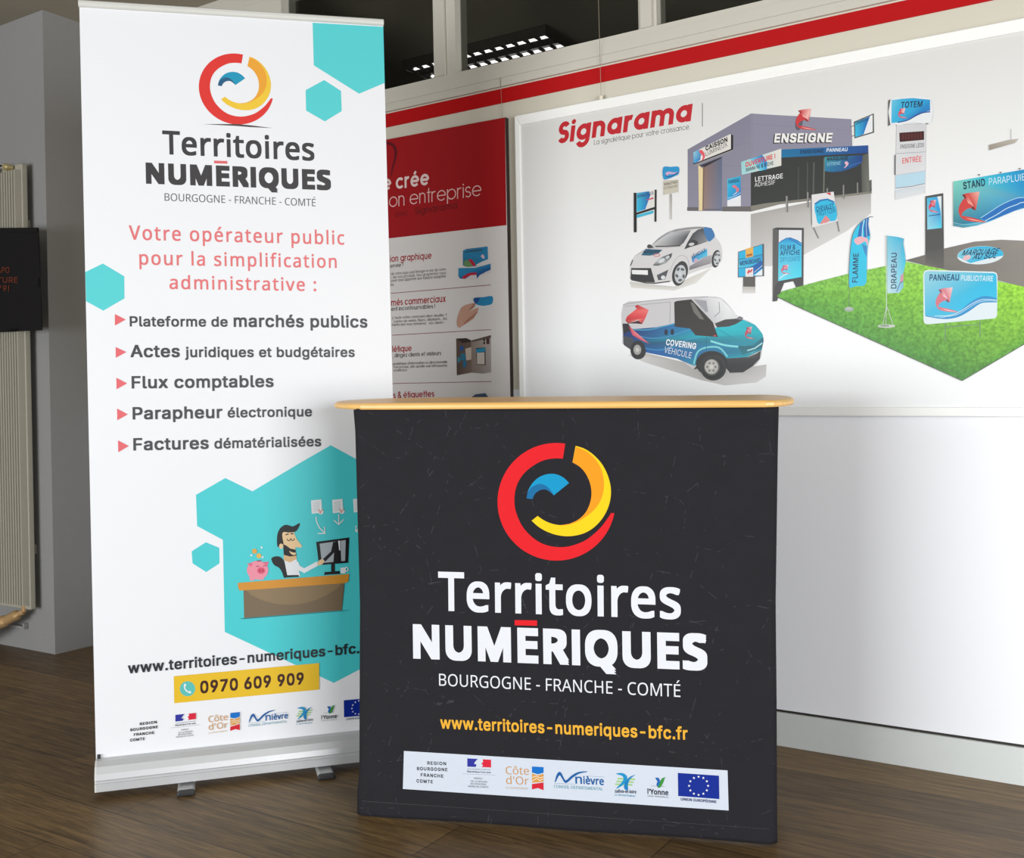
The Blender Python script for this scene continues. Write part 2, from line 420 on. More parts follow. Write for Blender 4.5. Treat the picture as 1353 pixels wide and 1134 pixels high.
# ------------------------------------------------------------------ glyph outlines: advance and contours, capital height = 500
FONTS = {
 'N': {
  'A': (447, '382 0 321 155 123 155 64 0 0 0 195 502 252 502 447 0;246 362 245 367 242 374 239 382 236 392 233 402 230 413 227 423 225 431 223 437 220 428 218 418 215 409 213 399 210 391 208 382 205 375 203 368 201 362 144 211 303 211'),
  'B': (455, '211 500 268 497 316 488 353 472 379 449 395 417 401 376 399 357 396 340 390 324 381 310 371 297 357 286 342 277 325 270 305 265 305 262 326 258 345 252 362 244 378 234 392 221 403 206 411 188 416 167 417 142 415 113 408 88 396 65 380 45 360 29 336 16 309 7 278 2 244 0 68 0 68 500;223 287 262 289 291 296 312 308 325 324 333 344 335 369 332 394 323 414 306 428 283 438 252 444 214 446 131 446 131 287;131 235 131 53 232 53 272 56 302 65 324 79 339 98 347 121 350 147 349 164 345 179 339 193 329 205 316 216 300 224 280 230 256 233 227 235'),
  'C': (443, '282 452 256 450 232 446 210 438 190 428 171 414 155 398 142 379 130 358 121 334 115 308 111 280 109 250 111 211 118 175 129 143 143 115 163 92 186 73 214 59 245 51 282 48 303 49 324 51 344 54 363 58 382 63 401 68 401 13 382 7 363 2 343 -2 322 -5 299 -6 272 -7 224 -4 182 7 145 25 114 48 88 78 68 114 54 155 46 201 43 251 44 287 50 322 58 354 71 384 86 411 105 436 127 457 152 474 180 488 211 499 246 505 283 507 308 506 333 504 357 499 380 493 401 486 421 478 396 424 380 431 363 437 344 443 325 448 304 451'),
  'D': (511, '468 255 465 202 455 155 437 114 414 79 384 51 348 29 307 13 260 3 207 0 68 0 68 500 222 500 270 497 314 488 353 472 387 450 415 423 438 390 455 351 465 306;402 253 400 295 392 331 380 362 363 388 341 409 315 425 285 437 251 444 213 446 131 446 131 54 199 54 261 59 312 76 351 104 379 143 396 192'),
  'E': (389, '347 0 68 0 68 500 347 500 347 445 131 445 131 289 335 289 335 234 131 234 131 55 347 55'),
  'F': (363, '131 0 68 0 68 500 347 500 347 445 131 445 131 268 334 268 334 212 131 212'),
  'G': (510, '285 264 458 264 458 19 431 11 404 4 376 -1 347 -4 316 -6 282 -7 233 -4 189 7 151 24 119 48 92 78 70 113 55 154 46 200 43 250 46 300 56 345 74 386 97 421 127 451 162 475 203 493 250 503 302 507 329 506 356 504 381 499 406 493 429 486 451 478 427 423 409 431 389 437 367 443 345 448 322 451 298 452 261 449 226 441 196 427 170 409 148 385 131 357 119 325 111 290 109 250 111 212 117 177 128 145 143 116 163 92 188 73 219 59 255 50 297 48 318 48 336 49 353 51 368 54 382 56 395 60 395 208 285 208'),
  'H': (519, '450 0 387 0 387 233 131 233 131 0 68 0 68 500 131 500 131 289 387 289 387 500 450 500'),
  'I': (192, '64 0 128 0 128 500 64 500'),
  'J': (191, '-3 -133 -14 -133 -23 -132 -32 -131 -40 -129 -48 -127 -55 -124 -55 -71 -47 -73 -39 -74 -31 -76 -22 -77 -13 -77 -4 -78 7 -77 18 -75 29 -71 39 -65 47 -57 55 -46 60 -33 63 -17 64 3 64 500 127 500 127 8 126 -23 120 -49 111 -72 99 -91 84 -106 66 -118 45 -126 22 -131'),
  'L': (367, '68 0 68 500 131 500 131 56 349 56 349 0'),
  'M': (635, '289 0 124 438 121 438 122 428 123 416 124 403 124 388 125 372 125 355 126 338 126 321 126 303 126 0 68 0 68 500 161 500 315 90 318 90 475 500 567 500 567 0 505 0 505 307 505 324 505 340 506 356 506 372 507 387 508 402 509 415 509 427 510 438 507 438 340 0'),
  'N': (532, '464 0 391 0 123 415 120 415 121 404 122 391 123 377 124 362 124 346 125 330 126 313 126 297 126 279 126 0 68 0 68 500 141 500 408 86 410 86 410 95 409 106 409 120 408 135 407 151 407 169 406 186 406 202 405 218 405 500 464 500'),
  'O': (547, '504 251 503 213 498 178 489 145 478 115 464 88 446 64 425 43 401 25 374 11 343 1 310 -5 274 -7 236 -5 202 1 172 12 144 26 120 43 99 64 82 88 68 115 57 146 49 179 44 214 43 251 46 301 54 345 68 386 88 421 113 451 145 475 182 493 225 504 275 508 322 504 364 494 401 476 432 452 458 422 478 386 493 345 501 300;109 251 111 211 117 174 127 142 141 114 159 91 181 72 208 59 239 50 274 48 309 50 340 59 367 72 389 91 406 114 420 142 430 174 436 211 438 251 433 309 420 359 398 399 367 429 326 446 275 452 239 450 208 442 181 428 159 410 141 387 127 359 117 327 111 291'),
  'P': (424, '200 500 260 496 307 483 343 461 368 432 383 396 388 353 387 333 383 313 378 294 370 276 359 259 345 243 327 229 307 217 283 208 255 200 224 196 188 195 131 195 131 0 68 0 68 500;195 446 131 446 131 249 181 249 211 250 238 253 261 259 280 267 295 278 307 291 316 308 321 327 323 350 319 380 309 404 292 422 268 435 235 443'),
  'Q': (547, '504 251 502 211 497 174 488 140 475 109 459 81 439 56 416 35 389 18 359 6 478 -119 388 -119 291 -6 288 -6 286 -6 283 -7 280 -7 277 -7 274 -7 236 -5 202 1 172 12 144 26 120 43 99 64 82 88 68 115 57 146 49 179 44 214 43 251 46 301 54 345 68 386 88 421 113 451 145 475 182 493 225 504 275 508 322 504 364 494 401 476 432 452 458 422 478 386 493 345 501 300;109 251 111 211 117 174 127 142 141 114 159 91 181 72 208 59 239 50 274 48 309 50 340 59 367 72 389 91 406 114 420 142 430 174 436 211 438 251 433 309 420 359 398 399 367 429 326 446 275 452 239 450 208 442 181 428 159 410 141 387 127 359 117 327 111 291'),
  'R': (436, '206 500 245 498 279 493 308 484 333 472 353 456 368 437 379 414 386 388 388 358 386 333 381 311 373 291 363 275 350 261 336 249 320 239 304 231 288 224 425 0 352 0 230 207 131 207 131 0 68 0 68 500;202 445 131 445 131 260 206 260 243 262 272 271 295 284 310 303 320 326 323 355 321 376 317 393 310 408 300 419 287 429 270 436 251 441 228 444'),
  'S': (384, '352 134 349 105 342 80 330 58 313 39 293 23 268 10 239 0 208 -5 173 -7 155 -7 137 -6 119 -4 103 -2 87 1 73 4 59 8 47 12 36 17 36 77 54 70 75 63 98 57 124 52 149 49 176 48 199 49 220 52 238 57 254 65 266 74 276 85 283 98 287 113 289 128 287 144 284 157 278 169 269 180 257 191 242 201 223 210 199 221 171 231 150 239 131 248 114 257 99 266 86 277 74 288 64 300 56 313 50 328 46 343 43 361 42 380 44 405 51 428 62 448 78 465 96 480 119 492 144 500 172 505 202 507 228 506 254 504 277 499 299 494 320 487 340 479 320 425 302 432 283 438 264 444 243 448 222 451 200 452 180 451 163 448 148 443 135 436 124 427 116 417 110 405 107 393 106 379 107 363 110 349 116 337 125 326 136 316 151 307 168 298 190 288 215 278 243 267 268 255 290 243 308 230 324 215 336 199 345 180 350 158'),
  'T': (389, '226 0 163 0 163 445 7 445 7 500 382 500 382 445 226 445'),
  'U': (512, '448 176 446 143 439 112 427 83 411 57 389 35 363 17 332 4 295 -4 254 -7 196 -1 149 16 112 44 85 81 68 126 63 178 63 500 126 500 126 176 130 138 141 107 159 81 184 63 217 51 257 48 285 49 310 55 331 64 348 76 362 92 373 110 380 130 384 152 386 176 386 500 448 500'),
  'V': (420, '420 500 242 0 179 0 0 500 66 500 179 179 183 166 188 153 192 140 195 128 199 116 202 104 205 93 208 81 210 70 213 81 215 93 218 104 221 116 225 128 229 141 233 154 237 167 242 181 354 500'),
  'X': (410, '408 0 336 0 204 217 69 0 3 0 169 261 13 500 83 500 206 304 329 500 396 500 241 262'),
  'Y': (396, '198 254 328 500 396 500 230 194 230 0 167 0 167 191 0 500 69 500'),
  'Z': (401, '373 0 27 0 27 48 290 444 35 444 35 500 366 500 366 452 103 56 373 56'),
  'a': (393, '202 382 243 378 277 368 303 352 322 327 332 296 336 256 336 0 291 0 279 53 277 53 266 40 255 29 243 19 231 11 218 4 204 -1 188 -4 171 -6 151 -7 129 -6 109 -2 90 5 73 14 59 27 48 42 39 60 34 81 32 104 37 139 52 168 76 191 111 208 156 219 212 224 276 226 276 249 274 277 267 298 256 314 240 324 221 330 198 332 179 331 160 328 142 323 125 317 108 310 92 303 74 349 91 358 110 365 132 372 154 377 178 381;220 181 178 178 146 170 123 159 108 144 99 126 96 104 98 85 104 69 115 57 129 49 146 44 165 43 195 46 221 54 244 69 261 90 272 117 275 150 275 183'),
  'b': (431, '121 403 121 387 121 372 120 358 119 345 119 335 118 326 121 326 133 341 148 354 165 366 186 374 210 380 237 382 281 376 318 360 350 333 373 295 387 247 392 188 390 147 384 111 373 80 358 53 340 32 319 15 294 3 267 -5 237 -7 210 -5 186 0 165 9 148 21 133 33 121 48 116 48 104 0 60 0 60 532 121 532;227 331 202 329 181 324 164 315 150 304 139 288 131 269 126 247 122 220 121 190 121 187 124 144 131 109 144 81 163 60 192 48 228 44 259 48 284 61 304 81 317 110 326 145 328 188 326 232 317 267 304 295 284 315 258 327'),
  'c': (336, '210 -7 178 -5 149 2 121 13 97 29 77 50 61 76 48 107 41 144 39 186 41 229 49 266 62 298 79 325 100 346 124 362 152 373 182 380 214 382 233 382 252 380 270 376 286 372 301 367 313 362 294 311 282 315 269 319 255 323 240 326 226 328 213 328 189 327 168 321 151 312 136 300 123 284 114 265 108 242 104 216 102 186 104 158 108 132 114 110 123 91 135 75 150 62 167 53 187 48 209 46 229 47 247 49 264 53 279 57 293 62 307 68 307 13 294 7 280 2 265 -2 249 -5 231 -6'),
  'd': (431, '193 -7 149 -2 112 15 81 42 57 79 43 128 39 187 43 246 57 295 81 333 112 360 150 377 193 382 212 382 229 379 244 375 258 370 271 363 282 355 292 346 302 337 310 327 314 327 313 334 312 343 311 354 310 365 310 375 310 382 310 532 371 532 371 0 321 0 312 50 310 50 302 40 292 30 282 21 271 13 258 6 244 1 229 -4 211 -6;202 44 238 48 266 59 286 77 299 102 308 135 310 175 310 186 308 229 300 265 287 294 267 315 239 327 202 331 171 327 146 314 127 292 113 262 105 227 102 186 105 144 113 109 127 81 147 61 172 48'),
  'e': (395, '204 382 235 380 263 373 287 361 309 345 327 326 341 302 351 275 357 246 359 213 359 176 102 176 106 137 117 104 135 79 158 60 187 49 222 46 245 46 266 48 285 52 304 57 323 64 342 71 342 18 323 10 304 4 286 -1 266 -4 244 -6 219 -7 185 -5 154 3 125 15 100 32 78 53 61 79 49 110 41 145 39 185 41 224 48 259 59 291 75 318 94 340 117 359 144 372 173 380;204 332 176 329 153 319 134 304 119 282 109 256 104 225 295 225 294 245 290 264 285 281 277 296 267 308 255 318 241 326 224 330'),
  'f': (241, '232 328 138 328 138 0 76 0 76 328 11 328 11 356 76 377 76 399 78 429 83 455 91 478 102 496 116 511 132 522 152 529 174 534 198 536 213 535 226 534 239 532 251 529 262 526 271 523 255 475 247 477 238 479 229 482 219 484 209 485 199 485 180 483 165 476 153 465 145 448 140 427 138 400 138 375 232 375'),
  'g': (431, '193 382 217 381 239 376 259 368 278 357 295 343 310 326 314 326 322 375 371 375 371 -6 369 -40 363 -70 353 -96 339 -118 320 -136 298 -150 271 -160 239 -166 203 -168 177 -167 152 -165 129 -162 107 -157 86 -152 68 -144 68 -88 87 -96 107 -103 130 -109 155 -114 180 -116 207 -117 237 -114 262 -104 283 -89 298 -67 307 -42 310 -11 310 4 310 10 311 18 311 28 311 37 312 44 312 50 310 50 295 32 279 18 261 7 240 -1 218 -5 193 -7 148 -1 110 16 79 44 57 83 43 130 39 187 43 243 57 290 79 329 110 359 148 376;201 331 181 329 163 323 147 314 134 301 123 284 114 265 107 242 104 216 102 186 105 144 114 108 128 80 147 60 172 48 202 43 221 44 237 47 251 51 264 57 275 64 285 74 293 85 300 99 305 114 308 131 310 151 311 172 311 187 310 219 306 246 299 270 290 289 278 304 263 316 245 324 225 329'),
  'h': (433, '121 376 121 367 121 358 120 349 119 340 119 331 118 324 122 324 130 336 141 347 152 356 165 363 178 370 193 375 208 379 223 381 239 382 267 380 293 375 315 367 333 356 349 341 361 323 369 301 374 275 376 244 376 0 315 0 315 240 313 268 306 291 295 308 279 321 257 328 231 331 205 329 183 324 165 315 151 303 140 287 131 269 126 247 122 222 121 194 121 0 60 0 60 532 121 532'),
  'i': (181, '121 375 121 0 60 0 60 375;91 516 100 515 108 512 116 507 122 499 126 489 127 477 126 465 122 455 116 447 108 442 100 439 91 438 81 439 73 442 65 447 59 455 56 465 55 477 56 489 59 499 65 507 73 512 81 515'),
  'j': (181, '15 -168 4 -168 -6 -167 -15 -166 -24 -164 -32 -162 -39 -160 -39 -110 -31 -112 -24 -113 -17 -115 -9 -116 -1 -117 8 -117 22 -116 34 -112 45 -105 53 -94 58 -79 60 -58 60 375 121 375 121 -56 120 -78 116 -98 110 -116 101 -132 90 -145 76 -155 59 -162 39 -167;55 477 56 489 59 499 65 507 73 512 81 515 91 516 100 515 108 512 116 507 122 499 126 489 127 477 126 465 122 455 116 447 108 442 100 439 91 438 81 439 73 442 65 447 59 455 56 465'),
  'k': (374, '120 254 120 246 120 236 119 225 119 213 118 203 118 193 120 193 124 198 128 203 133 209 139 216 144 224 150 231 156 238 161 244 165 249 285 375 357 375 205 215 368 0 293 0 163 175 120 138 120 0 60 0 60 532 120 532'),
  'l': (181, '121 0 60 0 60 532 121 532'),
  'm': (655, '471 382 510 379 542 368 567 350 584 324 595 288 598 244 598 0 537 0 537 242 535 269 529 291 519 308 504 321 485 328 461 331 428 327 402 317 383 299 370 275 362 244 359 207 359 0 298 0 298 242 297 260 295 277 290 291 283 303 275 313 265 321 252 326 238 329 221 331 198 329 178 324 162 315 149 303 138 287 131 269 125 247 122 223 121 195 121 0 60 0 60 375 109 375 118 324 122 324 130 337 140 347 151 357 163 365 175 371 189 376 203 380 218 382 232 382 260 381 284 376 305 367 323 355 337 339 347 319 351 319 365 339 382 355 402 367 424 376 447 381'),
  'n': (433, '240 382 281 379 315 368 342 350 361 324 372 288 376 244 376 0 315 0 315 240 313 268 306 291 295 308 279 321 257 328 231 331 194 327 165 315 145 296 132 269 124 235 121 195 121 0 60 0 60 375 109 375 118 324 122 324 131 337 141 347 153 357 166 365 179 371 194 376 209 380 224 382'),
  'o': (424, '386 188 384 158 380 131 374 105 364 83 353 62 339 44 322 29 304 16 283 6 261 -1 237 -6 211 -7 187 -6 164 -1 142 6 122 16 104 29 88 44 73 62 61 83 51 105 44 131 40 158 39 188 41 228 48 263 60 294 76 320 96 342 120 360 148 372 179 380 213 382 246 380 276 372 303 360 327 342 347 320 364 294 376 263 383 228;102 188 104 160 107 135 114 112 123 92 135 75 150 62 168 52 188 46 212 44 236 46 257 52 275 62 289 75 301 92 311 112 317 135 321 160 322 188 321 217 317 242 310 265 301 284 289 300 274 313 256 323 236 329 211 331 177 326 149 314 128 293 114 264 105 230'),
  'p': (431, '238 382 281 377 319 361 350 334 373 296 387 248 392 188 390 148 384 112 373 81 358 54 340 32 319 15 295 3 267 -5 237 -7 219 -6 202 -4 186 1 172 6 159 13 148 21 138 29 129 38 121 48 117 48 118 39 119 29 120 18 121 6 121 -5 121 -14 121 -168 60 -168 60 375 110 375 118 324 121 324 129 335 138 344 148 354 159 362 172 369 186 375 202 379 219 381;227 331 203 329 183 324 166 316 152 305 141 291 132 273 126 252 123 228 121 200 121 188 122 159 126 133 131 110 139 90 150 74 164 61 182 52 203 46 228 44 250 46 269 53 285 63 298 77 309 94 318 114 324 137 327 162 328 189 326 229 317 263 304 292 284 313 258 326'),
  'q': (431, '310 -8 310 1 310 11 310 22 311 32 312 42 313 50 309 50 297 35 282 22 264 10 244 0 219 -5 191 -7 149 -2 112 15 81 42 57 79 43 128 39 187 41 228 47 264 58 295 73 321 91 343 113 360 137 373 164 380 193 382 221 380 245 375 265 366 283 353 298 340 310 324 313 324 322 375 371 375 371 -168 310 -168;203 44 227 46 248 50 265 58 279 69 291 83 299 101 305 122 309 146 310 174 310 186 308 230 300 266 286 294 266 315 238 327 202 331 171 327 146 314 127 292 113 262 105 227 102 186 105 144 113 110 127 82 147 61 172 48'),
  'r': (289, '235 382 242 382 249 382 257 381 265 380 272 379 279 378 271 321 265 323 258 324 251 325 244 326 237 326 230 326 216 325 202 322 189 317 176 310 165 302 154 292 145 280 136 267 130 252 125 236 122 219 121 200 121 0 60 0 60 375 110 375 117 307 120 307 128 320 138 333 148 345 160 356 173 365 187 372 202 378 218 381'),
  's': (335, '304 104 302 81 296 60 286 43 272 28 255 15 234 6 210 -1 183 -6 154 -7 129 -6 107 -4 86 -1 68 4 52 10 36 17 36 73 52 66 70 59 91 52 112 47 134 44 155 43 184 44 207 49 223 58 235 69 242 82 244 98 244 107 241 115 237 123 230 131 221 138 209 146 194 153 175 162 152 171 129 180 108 190 90 199 74 209 60 220 50 232 42 247 37 264 36 283 40 312 53 337 75 356 103 371 137 379 176 382 199 382 220 379 241 376 260 371 279 364 296 357 275 308 259 314 243 320 225 325 208 329 190 331 172 332 149 331 130 326 114 320 103 311 97 299 95 286 96 277 99 268 104 260 111 253 121 246 134 239 150 232 169 224 191 215 214 206 234 197 252 188 268 178 280 166 291 154 298 139 302 123'),
  't': (253, '185 43 194 44 204 45 214 46 223 48 231 49 237 51 237 4 230 1 221 -2 209 -4 197 -6 186 -7 174 -7 155 -6 137 -2 120 3 105 12 91 23 80 39 71 58 66 81 64 109 64 328 11 328 11 357 65 382 90 461 126 461 126 375 235 375 235 328 126 328 126 111 128 90 133 73 143 60 155 51 169 45'),
  'u': (433, '373 375 373 0 323 0 314 50 311 50 302 37 292 27 280 18 267 10 253 4 239 -1 224 -4 208 -6 192 -7 164 -5 138 -1 117 7 98 19 83 33 71 52 62 74 57 100 55 130 55 375 118 375 118 134 120 106 127 84 138 67 154 54 175 47 201 44 227 46 249 51 267 60 282 72 293 87 301 106 307 128 310 152 312 180 312 375'),
  'v': (356, '142 0 0 375 66 375 146 154 149 143 153 132 158 120 162 107 165 95 169 84 172 73 174 63 176 55 179 55 181 63 183 73 187 84 190 96 194 108 199 120 203 133 207 144 210 154 290 375 356 375 213 0'),
  'w': (550, '302 212 299 222 296 232 293 241 291 251 288 260 286 269 284 277 282 285 280 293 278 300 277 306 276 312 273 312 272 306 271 300 269 293 268 285 266 277 264 268 261 259 259 250 257 241 254 231 251 221 248 211 181 1 111 1 8 376 71 376 123 176 127 162 130 149 134 135 137 121 140 108 143 96 145 84 147 73 148 64 151 64 152 70 154 77 155 85 157 93 159 102 161 111 164 121 166 130 168 139 171 148 173 157 176 165 242 376 310 376 374 165 377 154 381 142 384 130 387 118 391 106 394 95 396 84 398 74 399 64 402 64 403 73 405 83 407 94 410 106 413 120 416 133 420 148 423 162 427 176 480 376 543 376 438 1 366 1'),
  'x': (370, '148 192 19 375 89 375 186 234 282 375 351 375 221 192 358 0 288 0 186 150 82 0 13 0'),
  'y': (357, '1 375 67 375 148 162 152 149 157 137 161 125 165 114 168 102 172 91 175 81 177 70 179 60 182 60 185 72 190 88 195 105 202 124 208 143 214 162 291 375 357 375 195 -52 186 -74 176 -95 164 -113 151 -129 137 -143 121 -154 103 -162 82 -166 59 -168 48 -168 38 -167 29 -166 21 -165 14 -164 8 -162 8 -113 13 -114 19 -115 26 -116 34 -117 41 -117 49 -118 63 -117 75 -114 86 -110 96 -103 105 -96 113 -86 121 -76 127 -64 132 -51 152 -1'),
  'z': (329, '302 0 27 0 27 41 229 328 39 328 39 375 297 375 297 329 98 48 302 48'),
  '0': (401, '366 251 365 212 362 175 357 142 350 112 340 85 328 61 313 41 296 24 276 11 254 1 228 -5 200 -7 164 -4 133 7 107 24 84 47 66 77 52 112 42 153 36 200 34 251 36 302 42 348 51 389 64 425 82 454 104 477 130 494 162 504 200 508 235 504 266 494 293 477 315 454 334 425 348 389 358 348 364 302;96 251 97 208 100 169 106 137 114 109 125 86 139 68 156 56 176 48 200 46 223 48 243 55 260 68 274 85 285 108 293 136 299 169 303 207 304 251 303 294 299 332 293 364 285 392 274 415 260 432 243 445 223 453 200 455 176 453 156 445 139 432 125 415 114 392 106 364 100 332 97 294'),
  '1': (401, '249 0 188 0 188 349 188 362 189 374 189 384 189 393 189 402 190 410 190 418 191 427 191 436 184 428 177 422 171 417 164 411 157 405 148 397 95 354 62 395 197 500 249 500'),
  '2': (401, '364 0 34 0 34 51 165 183 188 208 210 230 228 251 244 270 257 289 268 308 275 328 279 349 281 370 278 396 270 417 256 433 238 445 217 452 193 454 169 453 148 449 129 442 110 432 91 421 72 407 39 448 53 459 67 469 82 478 98 487 115 494 133 499 152 504 172 506 193 507 222 505 249 500 273 491 294 479 311 463 325 445 336 424 342 400 344 374 342 348 337 324 328 300 316 278 301 255 283 233 263 210 240 186 216 162 111 59 111 56 364 56'),
  '3': (401, '345 383 344 362 340 342 333 325 323 310 311 296 297 285 280 276 262 269 242 263 242 261 278 253 308 241 331 223 348 200 357 173 361 142 358 114 352 88 340 65 324 44 303 26 278 12 247 1 210 -5 169 -7 143 -6 119 -4 96 -1 74 4 52 11 32 20 32 78 53 68 76 60 99 54 123 49 147 46 169 45 210 48 242 56 266 71 283 91 293 115 296 144 294 163 289 180 280 194 267 206 251 215 232 223 209 228 184 231 156 232 108 232 108 284 157 284 183 286 206 290 226 296 243 305 257 316 268 329 276 344 281 361 282 379 279 401 271 420 258 435 239 446 217 453 191 455 174 455 158 453 143 450 129 446 115 441 103 435 90 429 78 421 65 413 34 455 53 469 76 481 100 492 128 500 158 505 190 507 238 503 277 491 307 472 328 447 341 417'),
  '4': (401, '387 113 314 113 314 0 254 0 254 113 15 113 15 166 250 503 314 503 314 169 387 169;254 326 254 338 254 349 255 360 255 369 255 379 256 388 256 397 256 405 257 414 257 422 257 429 258 437 255 437 251 428 246 418 241 408 235 399 230 390 225 382 75 169 254 169'),
  '5': (401, '193 307 225 305 255 299 282 289 305 276 324 259 340 239 351 216 358 189 361 160 358 127 351 97 338 70 321 47 300 28 274 13 244 2 211 -5 174 -7 148 -6 124 -4 101 0 80 5 61 12 44 20 44 78 62 69 83 61 105 54 129 49 152 46 174 46 198 47 220 51 239 57 256 66 271 78 282 93 291 110 296 130 298 153 294 184 284 209 268 229 244 243 212 252 172 255 159 255 144 253 127 251 112 249 98 247 87 244 56 264 75 500 326 500 326 444 127 444 116 299 124 300 135 302 148 304 162 305 177 306'),
  '6': (401, '39 214 39 242 41 271 44 299 49 327 56 353 65 379 76 403 90 425 106 445 125 463 146 478 171 491 200 500 232 505 268 507 278 507 289 506 300 506 311 504 321 503 329 501 329 448 320 451 311 453 301 454 290 456 280 456 269 457 238 455 212 449 188 440 168 428 151 414 138 396 126 377 117 355 111 332 106 307 102 281 100 254 104 254 112 265 121 275 131 284 142 293 155 300 170 305 186 310 203 312 223 313 250 311 276 305 299 295 319 281 336 264 349 243 360 219 366 192 368 161 365 128 359 98 348 71 333 48 315 29 293 13 268 2 240 -5 209 -7 185 -6 163 -1 142 6 122 17 104 30 88 47 73 67 61 90 51 116 44 145 40 178;208 45 236 48 259 57 279 73 295 96 304 125 307 161 304 191 296 216 283 237 264 252 240 262 210 265 189 263 170 259 153 251 138 241 125 230 114 216 107 202 102 188 101 173 102 158 104 142 107 127 113 113 119 99 128 86 138 74 149 64 161 56 175 50 191 46'),
  '7': (401, '95 0 300 444 31 444 31 500 366 500 366 452 163 0'),
  '8': (401, '200 507 228 505 254 501 277 493 298 483 316 469 330 453 341 434 347 412 349 387 348 368 344 351 336 335 327 320 315 307 302 295 287 284 271 274 254 265 274 254 293 243 310 231 326 218 339 204 350 188 359 171 364 151 366 130 363 103 357 79 345 57 330 38 311 23 288 10 262 0 233 -5 202 -7 168 -5 137 0 110 9 87 21 68 37 54 55 43 76 36 100 34 127 36 149 41 169 49 187 59 203 72 217 87 230 103 242 120 252 138 261 122 271 107 282 93 293 81 306 71 319 62 334 56 350 52 368 50 388 53 412 59 434 70 453 85 469 102 482 123 493 147 501 172 505;95 127 97 104 106 84 120 66 141 53 167 45 200 42 232 45 258 53 278 66 293 84 302 105 305 129 304 145 300 159 292 172 283 184 270 195 256 205 239 215 221 224 200 232 189 236 170 227 152 217 137 207 124 197 114 185 105 172 99 158 96 143;199 457 175 455 154 449 136 439 122 425 113 407 111 385 112 369 116 354 123 342 132 331 143 321 156 312 171 304 186 296 202 289 218 296 233 303 246 312 258 321 268 331 277 342 283 355 287 369 289 385 286 407 278 425 264 439 246 449 224 455'),
  '9': (401, '364 286 363 258 362 230 358 201 353 174 346 147 338 121 326 97 313 75 297 55 278 37 256 22 231 9 203 0 170 -5 134 -7 125 -7 114 -6 102 -5 90 -4 80 -2 71 0 71 53 80 50 90 48 101 46 112 45 123 44 133 43 164 45 191 51 214 60 234 72 251 86 265 103 276 123 285 144 292 168 297 193 300 218 302 245 298 245 290 235 281 225 271 216 260 207 247 200 232 195 216 190 198 188 179 187 151 189 126 195 103 205 83 218 66 236 53 256 43 280 37 308 35 338 37 372 44 402 55 429 70 452 89 471 111 487 136 498 164 505 195 507 218 505 240 501 261 493 281 483 299 469 315 452 329 433 341 410 351 384 358 355 363 322;195 455 167 452 144 442 124 426 108 404 99 375 96 339 99 309 106 284 119 263 138 248 162 238 192 235 213 237 233 241 250 249 265 259 278 270 288 284 296 298 300 312 302 327 301 342 299 357 295 372 290 387 283 401 275 414 266 426 254 436 242 444 227 450 212 454'),
  '.': (188, '50 38 52 53 56 66 63 74 72 80 82 84 93 85 105 84 115 80 124 74 131 66 136 53 137 38 136 23 131 10 124 1 115 -5 105 -9 93 -10 82 -9 72 -5 63 1 56 10 52 23'),
  ',': (188, '134 74 130 57 124 39 118 20 112 1 104 -18 97 -37 89 -55 82 -73 74 -90 29 -90 33 -72 38 -53 42 -33 47 -13 51 7 55 27 58 46 61 64 64 81 130 81'),
  '-': (225, '28 160 28 215 197 215 197 160'),
  ':': (188, '50 38 52 53 56 66 63 74 72 80 82 84 93 85 105 84 115 80 124 74 131 66 136 53 137 38 136 23 131 10 124 1 115 -5 105 -9 93 -10 82 -9 72 -5 63 1 56 10 52 23;50 338 52 353 56 366 63 375 72 380 82 384 93 385 105 384 115 380 124 375 131 366 136 353 137 338 136 322 131 310 124 301 115 295 105 291 93 290 82 291 72 295 63 301 56 310 52 322'),
  '!': (188, '114 141 74 141 57 500 132 500;50 38 52 53 56 66 63 74 72 80 82 84 94 85 105 84 115 80 124 74 131 66 136 53 137 38 136 23 131 10 124 1 115 -5 105 -9 94 -10 82 -9 72 -5 63 1 56 10 52 23'),
  '&': (513, '213 508 237 506 258 502 278 495 294 485 308 473 319 458 327 441 332 422 334 400 331 372 321 347 306 325 285 305 261 286 234 269 369 139 380 154 390 171 399 189 406 208 413 229 418 250 480 250 472 221 463 193 452 167 440 142 426 120 409 99 511 0 428 0 367 59 352 46 336 35 320 25 303 15 284 8 264 1 243 -3 220 -6 195 -7 164 -5 136 0 111 9 89 21 71 36 56 55 46 77 39 102 37 130 39 153 43 174 50 192 60 209 72 224 88 238 105 251 124 265 145 277 135 289 126 300 116 312 107 325 100 338 93 352 88 367 85 382 84 398 86 420 91 440 99 457 111 472 126 485 144 495 164 502 187 506;182 239 166 229 152 219 139 209 128 199 119 188 111 176 106 163 103 148 102 132 104 108 113 88 127 71 147 58 170 50 197 48 225 49 251 54 274 62 294 73 312 84 328 97;211 457 192 456 176 450 163 442 153 430 146 416 144 399 146 383 150 367 158 353 168 338 181 322 196 305 221 321 241 336 255 350 265 365 271 382 273 400 271 416 266 429 256 441 244 450 229 455'),
  "'": (158, '112 500 98 319 60 319 46 500'),
